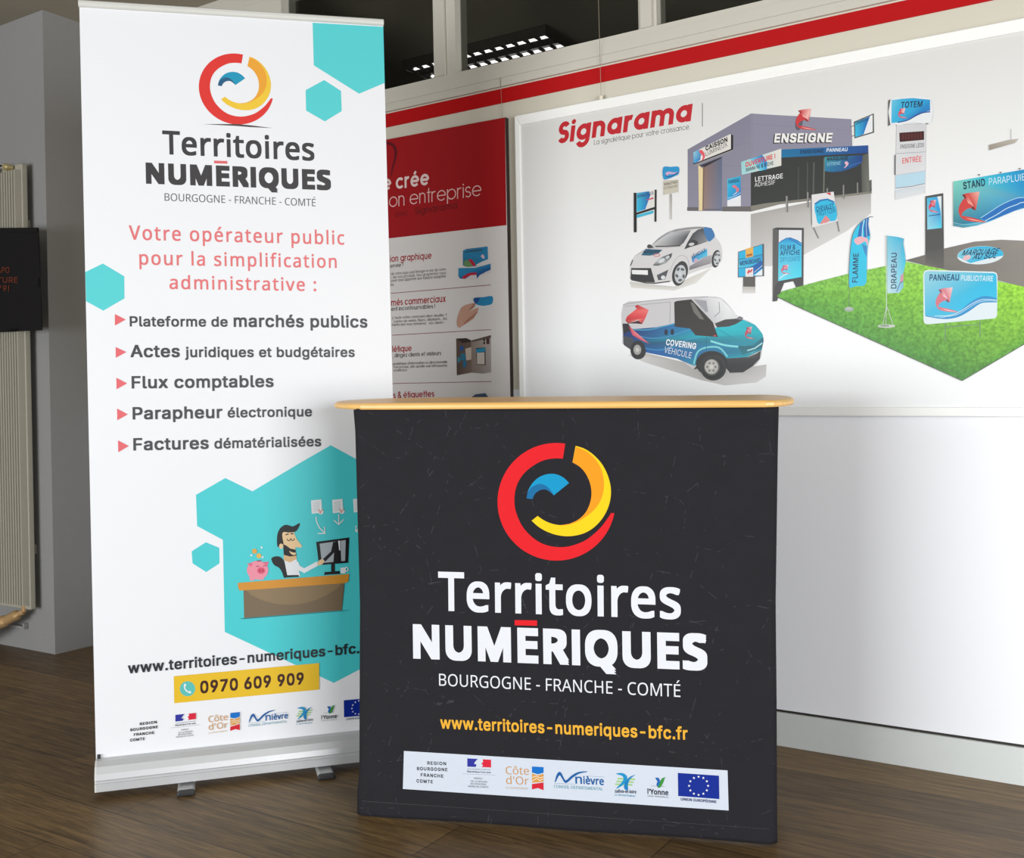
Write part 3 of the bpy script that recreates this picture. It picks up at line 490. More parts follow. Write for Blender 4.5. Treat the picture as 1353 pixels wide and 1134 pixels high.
  'é': (395, '204 382 235 380 263 373 287 361 309 345 327 326 341 302 351 275 357 246 359 213 359 176 102 176 106 137 117 104 135 79 158 60 187 49 222 46 245 46 266 48 285 52 304 57 323 64 342 71 342 18 323 10 304 4 286 -1 266 -4 244 -6 219 -7 185 -5 154 3 125 15 100 32 78 53 61 79 49 110 41 145 39 185 41 224 48 259 59 291 75 318 94 340 117 359 144 372 173 380;204 332 176 329 153 319 134 304 119 282 109 256 104 225 295 225 294 245 290 264 285 281 277 296 267 308 255 318 241 326 224 330;303 529 298 522 292 514 285 506 277 496 268 486 259 477 249 467 240 457 230 448 221 439 212 431 203 424 162 424 162 433 170 442 177 453 185 464 193 477 201 489 209 502 217 514 223 526 229 536 303 536'),
  'É': (389, '347 0 68 0 68 500 347 500 347 445 131 445 131 289 335 289 335 234 131 234 131 55 347 55;317 654 312 647 306 639 299 630 291 621 282 611 273 601 263 591 254 582 244 572 235 564 226 556 217 549 176 549 176 557 184 567 191 577 199 589 207 601 215 614 223 626 231 639 237 650 243 661 317 661'),
  'è': (395, '204 382 235 380 263 373 287 361 309 345 327 326 341 302 351 275 357 246 359 213 359 176 102 176 106 137 117 104 135 79 158 60 187 49 222 46 245 46 266 48 285 52 304 57 323 64 342 71 342 18 323 10 304 4 286 -1 266 -4 244 -6 219 -7 185 -5 154 3 125 15 100 32 78 53 61 79 49 110 41 145 39 185 41 224 48 259 59 291 75 318 94 340 117 359 144 372 173 380;204 332 176 329 153 319 134 304 119 282 109 256 104 225 295 225 294 245 290 264 285 281 277 296 267 308 255 318 241 326 224 330;182 536 188 526 194 514 201 502 209 489 217 477 226 464 234 453 242 442 249 433 249 424 208 424 200 431 191 439 181 448 172 457 162 467 152 477 143 486 134 496 126 506 119 514 113 522 109 529 109 536'),
  'ô': (424, '386 188 384 158 380 131 374 105 364 83 353 62 339 44 322 29 304 16 283 6 261 -1 237 -6 211 -7 187 -6 164 -1 142 6 122 16 104 29 88 44 73 62 61 83 51 105 44 131 40 158 39 188 41 228 48 263 60 294 76 320 96 342 120 360 148 372 179 380 213 382 246 380 276 372 303 360 327 342 347 320 364 294 376 263 383 228;102 188 104 160 107 135 114 112 123 92 135 75 150 62 168 52 188 46 212 44 236 46 257 52 275 62 289 75 301 92 311 112 317 135 321 160 322 188 321 217 317 242 310 265 301 284 289 300 274 313 256 323 236 329 211 331 177 326 149 314 128 293 114 264 105 230;243 536 249 526 257 514 267 502 278 489 289 476 300 464 311 452 321 442 331 432 331 424 287 424 275 432 262 442 249 452 236 463 223 475 211 487 198 475 186 463 173 452 160 442 148 433 136 424 94 424 94 432 103 442 113 453 124 464 134 477 145 489 155 502 165 514 173 526 180 536'),
  'û': (433, '373 375 373 0 323 0 314 50 311 50 302 37 292 27 280 18 267 10 253 4 239 -1 224 -4 208 -6 192 -7 164 -5 138 -1 117 7 98 19 83 33 71 52 62 74 57 100 55 130 55 375 118 375 118 134 120 106 127 84 138 67 154 54 175 47 201 44 227 46 249 51 267 60 282 72 293 87 301 106 307 128 310 152 312 180 312 375;247 536 254 526 262 514 271 502 282 489 293 476 304 464 315 452 325 442 335 432 335 424 291 424 279 432 266 442 254 452 241 463 228 475 215 487 202 475 190 463 177 452 165 442 152 433 140 424 98 424 98 432 107 442 117 453 128 464 139 477 149 489 160 502 169 514 177 526 184 536'),
  '’': (123, '114 492 110 475 104 458 98 439 91 420 84 401 77 382 69 363 61 346 54 328 8 328 12 342 15 356 19 370 22 385 25 400 28 416 31 431 34 445 37 460 39 474 41 487 43 500 109 500'),
  '€': (401, '266 506 289 505 311 503 332 499 352 492 372 484 391 474 366 424 352 431 336 437 320 443 302 448 284 451 266 452 249 451 233 449 218 444 205 438 192 430 180 419 170 407 160 393 152 377 145 360 139 340 134 319 305 319 305 273 129 273 128 269 128 264 128 260 128 256 128 251 128 246 128 242 128 238 128 233 128 228 128 223 129 218 284 218 284 172 134 172 141 147 150 125 160 105 173 88 188 74 206 62 226 54 248 49 272 48 290 48 308 51 327 54 344 59 361 64 376 70 376 15 361 10 345 4 328 0 310 -4 290 -6 268 -7 232 -5 200 3 172 15 147 31 125 52 107 77 92 105 81 137 72 172 16 172 16 218 67 218 66 223 66 228 66 232 66 236 66 241 66 246 66 252 66 257 66 262 66 266 66 270 67 273 16 273 16 319 71 319 79 355 90 388 105 418 123 444 145 466 170 483 199 496 231 504'),
  ' ': (182, ''),
 },
 'I': {
  'A': (471, '16 0 198 500 271 500 455 0 388 0 282 297 275 317 268 340 260 366 250 396 240 430 228 470 241 470 229 430 219 395 209 365 201 339 194 316 187 297 84 0;108 140 108 195 363 195 363 140'),
  'B': (448, '59 0 59 500 237 500 270 498 298 492 323 482 344 469 361 453 374 434 384 414 389 391 391 367 390 347 386 330 380 315 372 302 362 290 350 281 337 273 324 267 309 262 309 258 325 255 341 250 357 241 372 230 384 216 395 200 404 180 409 159 411 134 409 109 403 87 393 66 379 47 361 31 339 18 311 8 279 2 242 0;122 56 241 56 276 59 304 66 324 78 338 94 347 113 349 134 348 151 344 166 337 181 327 194 315 205 300 214 284 221 265 225 244 227 122 227;122 281 234 281 252 282 268 285 283 291 297 299 308 309 318 321 325 334 329 349 330 366 328 387 320 405 307 421 289 434 265 441 236 444 122 444'),
  'C': (501, '263 -7 221 -3 183 7 148 24 116 48 90 78 68 113 52 154 43 199 40 250 43 300 52 346 68 386 90 422 116 452 148 475 183 493 221 503 263 507 288 505 311 502 334 496 356 487 376 476 395 463 412 448 427 430 440 411 451 390 459 367 465 342 401 342 397 359 391 374 383 388 373 400 363 411 351 421 338 429 325 436 310 441 295 445 279 447 263 448 233 445 206 438 180 425 158 407 139 385 123 358 111 326 104 290 102 250 104 210 111 174 123 142 139 115 158 93 181 75 206 62 233 55 263 52 279 53 295 55 310 59 325 64 338 71 351 79 363 89 373 100 383 112 391 126 397 141 401 158 465 158 459 133 451 110 440 89 427 70 412 53 395 37 377 24 356 13 335 5 312 -2 288 -5'),
  'D': (494, '215 0 94 0 94 56 211 56 249 59 283 66 312 79 337 97 357 120 372 146 383 178 390 212 392 251 390 289 384 324 373 354 357 381 338 403 314 421 286 434 254 441 217 444 92 444 92 500 221 500 268 497 310 487 346 470 378 447 405 419 426 384 441 345 451 300 454 251 451 201 441 157 426 117 404 82 377 53 345 30 307 13 263 3;122 500 122 0 59 0 59 500'),
  'E': (411, '59 0 59 500 366 500 366 444 122 444 122 281 349 281 349 225 122 225 122 56 369 56 369 0'),
  'F': (403, '59 0 59 500 363 500 363 444 122 444 122 273 340 273 340 217 122 217 122 0'),
  'G': (511, '264 -7 221 -3 182 7 147 25 116 48 89 78 68 114 52 154 43 200 40 250 43 300 52 346 68 386 89 422 115 452 146 475 181 493 219 503 260 507 286 505 311 501 335 495 357 486 377 475 396 461 413 446 428 428 441 409 452 388 460 366 466 343 401 343 395 358 388 373 381 386 371 399 361 410 350 420 338 428 324 435 310 441 295 445 278 447 261 448 232 445 205 438 180 425 158 407 139 385 123 358 111 326 104 290 102 250 104 210 111 174 123 142 139 115 158 93 181 75 207 62 234 55 264 52 291 54 316 60 339 70 359 84 376 101 389 121 400 145 406 171 408 199 427 196 278 196 278 251 470 251 470 197 467 157 458 121 443 89 423 61 399 38 370 18 338 4 302 -4'),
  'H': (508, '59 0 59 500 122 500 122 284 386 284 386 500 449 500 449 0 386 0 386 228 122 228 122 0'),
  'I': (192, '64 0 128 0 128 500 64 500'),
  'J': (390, '182 -7 141 -2 105 11 74 32 51 62 37 99 33 143 33 170 96 170 96 143 99 115 106 91 119 73 137 60 158 52 182 49 206 52 226 60 244 73 257 91 265 115 267 143 267 500 331 500 331 143 326 99 312 62 289 32 259 11 223 -2'),
  'L': (386, '59 0 59 500 122 500 122 56 355 56 355 0'),
  'M': (617, '59 0 59 500 149 500 272 184 276 176 279 167 282 156 286 145 290 133 294 120 298 108 302 95 306 82 310 70 313 59 316 48 302 48 305 58 309 69 312 81 316 94 320 106 324 119 328 132 332 144 336 156 340 166 343 176 346 184 468 500 558 500 558 0 496 0 496 286 496 297 496 309 496 321 496 335 496 348 496 362 497 377 497 391 497 406 498 421 498 435 498 449 504 449 499 434 494 418 489 402 484 387 479 371 474 357 469 342 464 329 459 316 455 305 451 295 448 286 336 0 281 0 167 286 164 294 160 304 156 315 152 328 147 341 142 355 137 370 132 385 127 401 121 417 116 433 110 449 117 449 117 436 118 423 118 409 118 394 119 380 119 365 119 351 119 337 119 323 120 310 120 297 120 286 120 0'),
  'N': (514, '59 0 59 500 134 500 337 180 343 171 349 160 357 148 364 135 372 120 381 105 390 89 398 72 407 54 398 53 396 71 395 89 394 106 393 123 393 139 392 155 392 168 392 181 392 192 392 500 455 500 455 0 380 0 199 285 191 298 183 311 174 325 166 340 156 356 145 374 134 395 121 418 106 444 117 446 118 422 119 399 120 377 121 357 122 339 122 322 123 308 123 296 123 286 123 0'),
  'O': (524, '262 -7 221 -3 183 7 148 24 117 48 90 78 69 113 52 154 43 199 40 250 43 300 52 346 69 386 90 422 117 452 148 475 183 493 221 503 262 507 304 503 342 493 377 475 408 452 434 422 456 386 472 346 481 300 485 250 481 199 472 154 456 113 434 78 408 48 377 24 342 7 304 -3;262 52 291 55 318 62 343 75 366 92 385 114 401 142 413 173 420 209 423 250 420 290 413 327 401 358 385 386 366 408 343 425 318 438 291 445 262 448 233 445 206 438 181 425 158 408 139 385 123 358 111 326 104 290 102 250 104 209 111 173 123 142 139 115 158 92 181 75 206 62 233 55'),
  'P': (437, '59 0 59 500 231 500 267 498 299 491 327 479 350 463 369 445 383 422 393 397 400 371 402 342 400 313 393 286 383 261 369 239 350 219 327 204 299 192 267 185 231 183 107 183 107 238 229 238 253 240 274 244 292 252 307 262 318 274 327 289 334 305 337 323 339 342 337 361 334 378 327 395 318 409 307 421 292 431 274 438 253 443 228 444 122 444 122 0'),
  'Q': (524, '241 156 307 156 363 83 377 64 460 -47 394 -47 340 26 326 45;262 -7 221 -3 183 7 148 24 117 48 90 78 69 113 52 154 43 199 40 250 43 300 52 346 69 386 90 422 117 452 148 475 183 493 221 503 262 507 304 503 342 493 377 475 408 452 434 422 456 386 472 346 481 300 485 250 481 199 472 154 456 113 434 78 408 48 377 24 342 7 304 -3;262 52 291 55 318 62 343 75 366 92 385 114 401 142 413 173 420 209 423 250 420 290 413 327 401 358 385 386 366 408 343 425 318 438 291 445 262 448 233 445 206 438 181 425 158 408 139 385 123 358 111 326 104 290 102 250 104 209 111 173 123 142 139 115 158 92 181 75 206 62 233 55'),
  'R': (441, '59 0 59 500 232 500 268 498 300 491 327 480 350 465 369 447 384 426 394 401 400 375 402 346 400 317 394 291 384 267 369 246 350 228 327 213 300 203 268 196 232 194 95 194 95 251 230 251 254 252 275 256 293 262 307 271 319 282 328 295 334 310 338 327 339 346 338 365 334 382 328 398 319 411 307 423 292 432 275 439 253 443 229 444 122 444 122 0;347 0 226 225 298 225 420 0'),
  'S': (439, '220 -9 185 -7 154 -1 125 9 101 23 80 39 63 59 50 82 42 107 38 134 103 134 106 116 112 100 121 86 133 75 147 65 164 58 181 52 200 49 220 48 242 50 262 53 281 59 298 68 312 78 324 90 333 104 338 120 340 137 338 152 334 165 326 176 316 185 305 194 291 201 275 207 259 213 241 218 181 235 142 248 110 265 85 284 66 307 55 335 51 366 54 393 61 418 74 440 91 460 111 476 135 489 162 499 192 505 223 507 255 505 284 499 311 489 334 476 354 460 371 441 383 420 391 396 394 371 332 371 326 395 314 414 297 430 275 441 250 448 221 451 201 449 182 446 164 440 149 432 137 423 127 411 119 398 115 384 113 369 115 353 120 339 129 328 140 318 152 310 166 303 181 297 195 292 209 288 260 274 275 270 290 265 306 259 322 252 338 243 353 234 366 222 378 209 388 194 395 177 400 158 401 136 399 110 392 85 380 62 363 42 343 25 318 10 289 0 256 -7'),
  'T': (441, '31 444 31 500 410 500 410 444 252 444 252 0 189 0 189 444'),
  'U': (508, '254 -8 217 -5 182 2 151 15 124 32 102 54 83 79 70 107 62 137 59 170 59 500 122 500 122 175 124 152 129 131 138 111 150 94 166 79 184 67 205 58 228 52 254 51 281 52 304 58 325 67 343 79 358 94 370 111 379 131 384 152 386 175 386 500 449 500 449 170 447 137 439 107 425 79 407 54 384 32 357 15 326 2 292 -5'),
  'V': (471, '200 0 16 500 83 500 189 203 195 184 203 161 212 135 221 105 232 70 244 30 231 30 242 70 253 105 262 136 271 162 278 184 285 203 388 500 455 500 273 0'),
  'X': (466, '18 0 213 280 213 232 29 500 102 500 175 394 185 379 193 366 201 355 207 344 214 334 220 323 226 312 232 300 239 287 228 287 235 300 242 312 248 323 254 333 260 344 267 355 275 366 284 379 293 394 367 500 439 500 254 235 254 282 448 0 375 0 287 127 279 140 271 152 264 162 257 172 251 182 245 192 240 203 233 214 227 227 240 227 234 215 227 204 221 193 216 183 209 173 203 163 196 152 187 140 179 127 90 0'),
  'Y': (464, '200 0 200 205 16 500 90 500 189 339 200 321 209 304 218 287 227 269 236 249 245 227 220 227 229 250 238 270 247 288 256 305 265 321 276 339 374 500 447 500 263 205 263 0'),
  'Z': (431, '41 0 41 46 269 379 279 393 290 408 301 423 312 438 324 453 335 467 342 447 322 446 301 445 281 444 260 444 240 444 219 444 40 444 40 500 390 500 390 454 166 127 155 111 143 95 132 79 120 64 108 48 96 33 89 53 109 54 129 55 149 56 170 56 190 56 210 56 393 56 393 0'),
  'a': (383, '157 -8 134 -7 113 -2 93 5 75 15 59 28 47 44 37 62 32 83 30 106 31 126 35 144 42 158 52 171 63 181 76 190 91 197 106 203 123 207 140 211 158 214 175 216 196 219 214 221 230 223 242 225 253 227 261 231 266 236 270 242 271 250 271 252 270 267 267 280 262 292 255 302 246 310 236 316 223 321 209 324 192 325 175 324 160 321 147 317 135 311 124 304 116 296 108 287 103 278 98 269 40 286 50 307 62 325 77 340 94 352 112 362 131 369 151 374 171 377 191 378 204 377 219 376 235 373 251 369 266 362 281 354 295 344 307 331 317 315 325 296 329 273 331 247 331 0 272 0 272 51 268 51 263 42 256 33 248 24 238 15 226 8 212 1 196 -4 177 -7;167 45 189 46 207 50 224 58 238 67 250 79 259 92 266 106 269 120 271 136 271 187 267 184 262 181 255 179 247 177 237 175 227 173 217 171 207 170 197 168 187 167 179 166 172 165 158 163 145 160 132 156 120 151 110 145 102 137 95 128 92 116 90 103 91 91 95 80 100 71 108 63 117 57 128 51 140 48 153 45'),
  'b': (417, '226 -8 204 -7 185 -3 169 4 156 12 145 21 135 31 128 40 121 49 116 58 110 58 110 0 52 0 52 500 112 500 112 314 116 314 121 322 128 330 135 340 144 349 155 358 168 366 184 373 203 377 225 378 255 375 283 367 308 354 330 337 348 314 363 288 375 257 381 223 384 186 381 148 375 114 364 83 349 56 330 34 308 16 283 3 255 -5;216 46 238 48 258 54 275 64 289 78 301 95 310 115 317 137 321 161 322 186 321 212 317 235 311 257 301 276 289 293 275 306 258 316 238 322 216 324 195 322 175 316 158 307 144 294 132 277 123 258 116 237 112 213 111 186 112 160 116 135 123 113 132 94 144 77 159 64 176 54 195 48'),
  'c': (389, '204 -8 171 -5 142 3 115 16 91 34 71 57 55 84 43 114 36 148 34 184 36 221 43 255 55 286 71 313 91 335 115 354 142 367 171 375 204 378 222 377 239 375 256 371 271 365 286 358 300 350 313 340 324 329 334 316 343 303 350 288 355 272 298 257 295 267 290 276 285 284 280 292 273 299 265 305 257 311 248 316 238 319 227 322 216 324 204 324 180 322 160 316 143 305 128 291 116 274 107 254 100 232 96 209 95 184 96 160 100 137 107 115 116 96 128 79 143 65 160 54 180 48 204 46 216 46 228 48 238 51 248 54 258 59 266 65 274 71 281 79 287 87 292 96 296 105 299 115 357 101 351 84 344 69 335 55 325 43 314 31 301 21 287 12 272 5 256 -1 239 -5 222 -7'),
  'd': (417, '192 -8 162 -5 135 3 110 16 87 34 69 56 54 83 43 114 36 148 34 186 36 223 43 257 54 288 69 314 88 337 110 354 135 367 162 375 192 378 214 377 233 373 249 366 262 358 273 349 282 340 290 330 296 322 301 314 305 314 305 500 365 500 365 0 307 0 307 58 301 58 296 49 290 40 282 31 273 21 261 12 248 4 232 -3 214 -7;201 46 222 48 242 54 259 64 273 77 285 94 294 113 301 135 305 160 306 186 305 213 301 237 294 258 285 277 273 294 259 307 242 316 223 322 201 324 179 322 159 316 142 306 128 293 116 276 107 257 100 235 96 212 95 186 96 161 100 137 107 115 116 95 128 78 143 64 160 54 179 48'),
  'e': (397, '208 -8 174 -5 143 3 115 16 91 34 71 57 55 83 43 114 36 147 34 184 36 220 43 254 54 285 70 312 90 335 113 353 140 367 169 375 202 378 222 377 242 373 261 368 280 359 297 349 314 335 328 319 341 299 351 277 359 252 363 223 365 191 365 166 73 166 73 217 332 217 304 199 303 222 299 244 293 264 284 281 272 296 258 308 242 317 223 323 202 324 180 323 161 317 144 308 129 296 117 282 107 265 100 247 96 227 94 207 94 174 96 148 101 125 109 104 119 87 133 72 148 60 167 52 187 47 209 45 223 46 237 48 249 52 261 57 271 63 281 71 289 81 295 92 300 104 359 89 352 71 342 54 329 39 314 25 297 14 278 4 256 -3 233 -7'),
  'f': (249, '224 373 224 321 6 321 6 373;79 0 79 424 81 444 86 462 94 478 105 491 118 501 133 510 149 516 166 520 184 521 197 520 209 519 218 518 227 516 234 514 239 512 223 460 220 462 216 463 211 464 206 465 199 466 191 466 175 464 162 460 152 452 145 441 141 428 139 411 139 0'),
  'g': (418, '203 -148 177 -147 153 -143 132 -137 112 -129 95 -120 81 -108 68 -96 58 -82 50 -68 100 -40 105 -48 112 -56 119 -65 128 -73 139 -80 152 -87 166 -92 184 -95 203 -96 232 -93 256 -86 277 -74 293 -57 303 -34 306 -6 306 67 301 67 296 59 289 50 282 41 273 31 261 23 248 15 232 9 213 6 192 5 163 7 136 14 111 26 88 43 70 63 54 89 43 118 36 151 34 188 36 225 43 258 54 288 69 315 88 337 110 354 135 367 163 375 193 378 214 377 233 373 249 366 263 358 274 350 283 340 291 330 297 321 302 313 308 313 308 373 366 373 366 -9 364 -39 356 -66 344 -88 328 -107 309 -122 286 -134 260 -142 233 -146;201 58 223 60 242 65 259 74 273 86 285 101 295 119 302 140 306 163 307 189 306 215 302 238 295 259 286 278 274 294 259 307 243 316 223 322 201 324 179 322 160 316 143 306 128 293 116 277 107 258 100 237 96 214 95 189 96 164 100 141 107 120 116 102 128 87 143 74 160 65 179 60'),
  'h': (403, '112 223 112 0 52 0 52 500 112 500 112 283 101 283 114 314 130 338 149 356 172 368 196 375 223 378 248 376 270 371 290 362 308 350 323 334 335 315 344 293 349 266 351 236 351 0 291 0 291 231 288 258 281 281 268 299 251 313 231 321 206 323 189 322 173 318 158 312 145 303 133 292 124 278 117 262 113 243'),
  'i': (164, '52 0 52 373 112 373 112 0;82 435 71 437 62 440 53 447 46 455 42 464 41 475 42 485 46 495 53 503 62 510 71 513 82 515 93 513 103 510 112 503 119 495 123 485 124 475 123 464 119 455 112 447 103 440 93 437'),
  'j': (164, '52 373 112 373 112 -30 111 -51 107 -71 100 -89 90 -104 78 -117 64 -127 46 -134 26 -139 4 -140 -10 -140 -10 -85 2 -85 18 -84 30 -79 40 -71 46 -59 50 -45 52 -29;82 435 71 437 61 440 53 447 46 455 42 464 40 475 42 485 46 495 53 503 61 510 71 513 82 515 93 513 103 510 112 503 118 495 122 485 124 475 122 464 118 455 112 447 103 440 93 437'),
  'k': (374, '108 134 108 208 118 208 280 373 354 373 181 196 174 196;52 0 52 500 112 500 112 0;289 0 145 183 188 225 366 0'),
  'l': (186, '137 -2 111 0 89 7 73 20 61 37 54 58 52 83 52 500 112 500 112 97 112 82 115 70 118 61 124 56 132 52 144 51 149 51 154 51 158 52 161 52 164 53 167 53 178 3 172 1 166 0 159 -1 152 -2 144 -2'),
  'm': (599, '52 0 52 373 110 373 110 290 106 290 112 309 120 326 130 340 142 352 155 362 169 370 184 375 200 378 215 380 241 377 264 368 282 355 297 336 308 315 315 290 307 290 313 307 321 323 331 337 344 350 358 360 374 368 391 375 410 378 429 380 450 378 470 373 489 365 505 354 520 340 531 323 540 302 546 278 547 251 547 0 487 0 487 249 485 274 477 293 464 307 448 317 431 323 411 325 395 324 381 320 368 314 356 306 347 297 339 285 334 272 331 258 330 243 330 0 269 0 269 255 267 275 260 292 249 306 234 316 216 323 196 325 182 324 168 320 155 315 143 307 132 297 124 284 117 270 113 253 112 234 112 0'),
  'n': (403, '112 223 112 0 52 0 52 373 110 373 110 283 101 283 114 314 130 338 149 356 172 368 196 375 223 378 248 376 270 371 290 362 308 350 323 334 335 315 344 293 349 266 351 236 351 0 291 0 291 231 288 258 281 281 268 299 251 313 231 321 206 323 189 322 173 318 158 312 145 303 133 292 124 278 117 262 113 243'),
  'o': (408, '204 -8 171 -5 142 3 115 16 91 34 71 57 55 84 43 114 36 148 34 184 36 221 43 255 55 286 71 313 91 335 115 354 142 367 171 375 204 378 236 375 266 367 293 354 317 335 337 313 353 286 365 255 372 221 374 184 372 148 365 114 353 84 337 57 317 34 293 16 266 3 236 -5;204 46 227 48 248 54 266 65 280 79 293 96 302 115 308 137 312 160 314 184 312 209 308 232 302 254 293 274 280 291 266 305 248 316 227 322 204 324 180 322 160 316 143 305 128 291 116 274 107 254 100 232 96 209 95 184 96 160 100 137 107 115 116 96 128 79 143 65 160 54 180 48'),
  'p': (417, '52 -140 52 373 110 373 110 314 116 314 121 322 127 330 135 340 144 349 155 358 168 366 184 373 203 377 225 378 255 375 283 367 308 354 330 337 348 314 363 288 375 257 381 223 384 186 381 148 375 114 364 83 349 56 330 34 308 16 283 3 255 -5 226 -8 204 -7 185 -3 170 4 156 12 145 21 136 31 128 40 121 49 116 58 112 58 112 -140;216 46 238 48 258 54 275 64 289 78 301 95 310 115 317 137 321 161 322 186 321 212 317 235 311 257 301 276 289 293 275 306 258 316 238 322 216 324 195 322 175 316 158 307 144 294 132 277 123 258 116 237 112 213 111 186 112 160 116 135 123 113 132 94 144 77 159 64 176 54 195 48'),
  'q': (417, '365 -140 305 -140 305 58 301 58 296 49 290 40 282 31 273 21 261 12 248 4 232 -3 214 -7 192 -8 162 -5 135 3 110 16 87 34 69 56 54 83 43 114 36 148 34 186 36 223 43 257 54 288 69 314 88 337 110 354 135 367 162 375 192 378 214 377 233 373 249 366 262 358 273 349 282 340 290 330 296 322 301 314 307 314 307 373 365 373;201 46 222 48 242 54 259 64 273 77 285 94 294 113 301 135 305 160 306 186 305 213 301 237 294 258 285 277 273 294 259 307 242 316 223 322 201 324 179 322 159 316 142 306 128 293 116 276 107 257 100 235 96 212 95 186 96 161 100 137 107 115 116 95 128 78 143 64 160 54 179 48'),
  'r': (255, '52 0 52 373 110 373 110 315 113 315 122 333 134 348 150 361 168 371 188 376 209 378 214 378 220 378 225 378 231 378 235 377 239 377 239 317 237 317 232 318 226 319 219 320 211 320 203 320 187 319 171 315 156 309 143 301 133 291 124 279 117 265 113 250 112 233 112 0'),
  's': (359, '179 -8 154 -7 131 -3 110 3 91 12 75 23 61 37 49 53 41 72 35 93 92 105 99 86 109 71 122 59 138 51 157 46 178 45 202 46 223 52 240 61 253 73 261 86 263 101 262 113 257 124 250 133 239 141 225 148 208 152 147 167 116 177 90 189 71 205 57 223 49 245 46 269 48 290 54 309 64 326 77 341 94 354 113 364 135 372 158 376 184 378 208 377 230 373 249 366 267 357 281 346 294 333 304 319 312 303 318 285 263 272 258 286 249 299 238 310 224 319 206 325 184 327 163 325 145 320 129 311 116 300 109 287 107 272 108 260 113 248 122 239 134 231 149 225 169 219 226 206 257 196 282 184 301 168 315 150 323 129 326 105 323 84 317 64 307 46 293 31 276 17 255 6 232 -2 207 -6'),
  't': (223, '200 373 200 321 6 321 6 373;64 463 124 463 124 96 125 81 128 69 134 60 142 54 153 50 167 49 172 49 176 50 182 50 188 51 193 52 198 53 209 2 203 0 196 -2 189 -3 181 -3 173 -4 165 -4 136 -1 111 7 90 21 76 40 67 63 64 91'),
  'u': (403, '179 -5 155 -3 133 2 113 11 95 23 80 38 68 58 59 80 53 107 52 137 52 373 112 373 112 142 114 115 122 92 135 74 152 60 172 52 197 49 214 51 230 54 245 61 258 70 269 81 279 95 285 111 290 130 291 150 291 373 351 373 351 0 293 0 293 90 302 90 289 59 272 34 253 17 230 5 206 -3'),
  'v': (383, '160 0 17 373 83 373 162 152 170 130 177 108 184 85 190 63 196 42 202 20 181 20 187 42 193 63 199 85 206 108 212 130 220 152 300 373 365 373 222 0'),
  'w': (557, '135 0 22 373 86 373 131 210 138 187 144 161 151 134 158 105 165 74 172 41 162 41 169 73 176 103 182 132 189 160 196 186 203 210 248 373 311 373 355 210 362 186 368 160 375 133 382 105 389 74 395 41 385 41 392 73 399 104 406 133 413 160 420 186 426 210 472 373 535 373 422 0 362 0 313 169 309 186 304 204 299 221 295 239 290 257 286 276 281 294 276 313 272 332 286 332 281 313 277 294 272 276 267 257 263 239 258 221 253 203 249 186 244 169 195 0'),
  'x': (372, '20 0 168 214 168 168 28 373 98 373 145 300 156 283 167 265 176 249 185 233 194 218 204 202 172 202 182 218 191 233 199 249 208 265 218 283 229 300 277 373 346 373 205 166 205 210 352 0 282 0 227 84 216 101 206 118 196 134 188 149 179 164 170 179 201 179 192 164 183 149 175 134 167 118 157 101 146 84 90 0'),
  'y': (383, '47 -136 60 -84 70 -86 81 -88 92 -88 102 -87 111 -85 120 -80 128 -73 135 -63 142 -50 148 -35 160 -1 17 373 83 373 162 152 170 130 177 107 184 85 189 63 196 42 202 20 181 20 187 42 193 63 199 85 205 108 212 130 220 152 300 373 365 373 201 -57 193 -75 184 -91 173 -105 162 -117 150 -126 137 -133 122 -139 107 -142 90 -143 80 -142 71 -142 63 -141 56 -139 51 -138'),
  'z': (374, '41 0 41 45 250 314 250 317 47 317 47 373 327 373 327 325 124 59 124 55 333 55 333 0'),
  '0': (445, '223 -7 187 -3 156 7 128 24 103 47 83 76 68 111 56 152 49 198 47 250 49 301 56 347 68 388 84 423 104 453 128 476 156 493 188 503 223 507 258 503 289 493 317 476 342 453 362 423 378 388 389 347 396 301 398 250 396 198 389 152 378 111 362 76 342 47 318 24 290 7 258 -3;223 49 246 51 267 59 285 72 301 91 314 114 324 141 332 173 336 209 338 250 336 290 332 327 324 359 314 386 301 409 285 428 267 441 246 449 223 452 199 449 179 441 160 428 144 409 131 386 121 359 113 327 109 290 107 250 109 209 113 173 121 141 131 114 144 91 160 72 179 59 199 51'),
  '1': (445, '75 0 75 54 384 54 384 0;271 500 271 0 209 0 209 441 206 441 85 352 85 419 195 500'),
  '2': (445, '63 0 63 47 230 225 248 244 264 262 277 278 289 292 298 307 305 321 311 335 314 350 315 365 313 382 309 398 302 411 293 423 282 433 268 441 254 447 237 451 220 452 201 450 184 446 169 440 156 431 145 420 136 406 130 391 126 374 125 356 64 356 67 384 73 411 85 435 100 456 119 473 141 488 165 498 192 505 221 507 250 505 276 498 301 488 322 474 340 457 355 438 366 415 372 392 374 366 373 348 370 330 365 312 356 294 345 275 330 254 312 231 289 205 262 177 150 59 150 56 383 56 383 0'),
  '3': (445, '214 -7 185 -5 157 1 130 10 107 22 86 38 69 56 56 78 47 102 43 130 107 130 110 113 116 99 124 86 135 74 148 65 162 58 179 53 196 50 215 49 235 50 253 54 270 60 286 68 299 79 309 91 317 106 322 123 323 142 322 160 318 177 311 193 300 207 287 219 270 230 250 237 226 242 198 243 154 243 154 294 283 441 283 444 68 444 68 500 366 500 366 453 208 273 208 284 243 285 275 281 303 271 328 257 348 240 365 219 377 195 384 170 386 142 384 114 376 89 364 65 348 44 327 27 303 12 276 2 247 -5'),
  '4': (445, '39 104 39 156 243 500 305 500 107 163 107 160 406 160 406 104;277 0 277 119 277 144 277 312 337 312 337 0'),
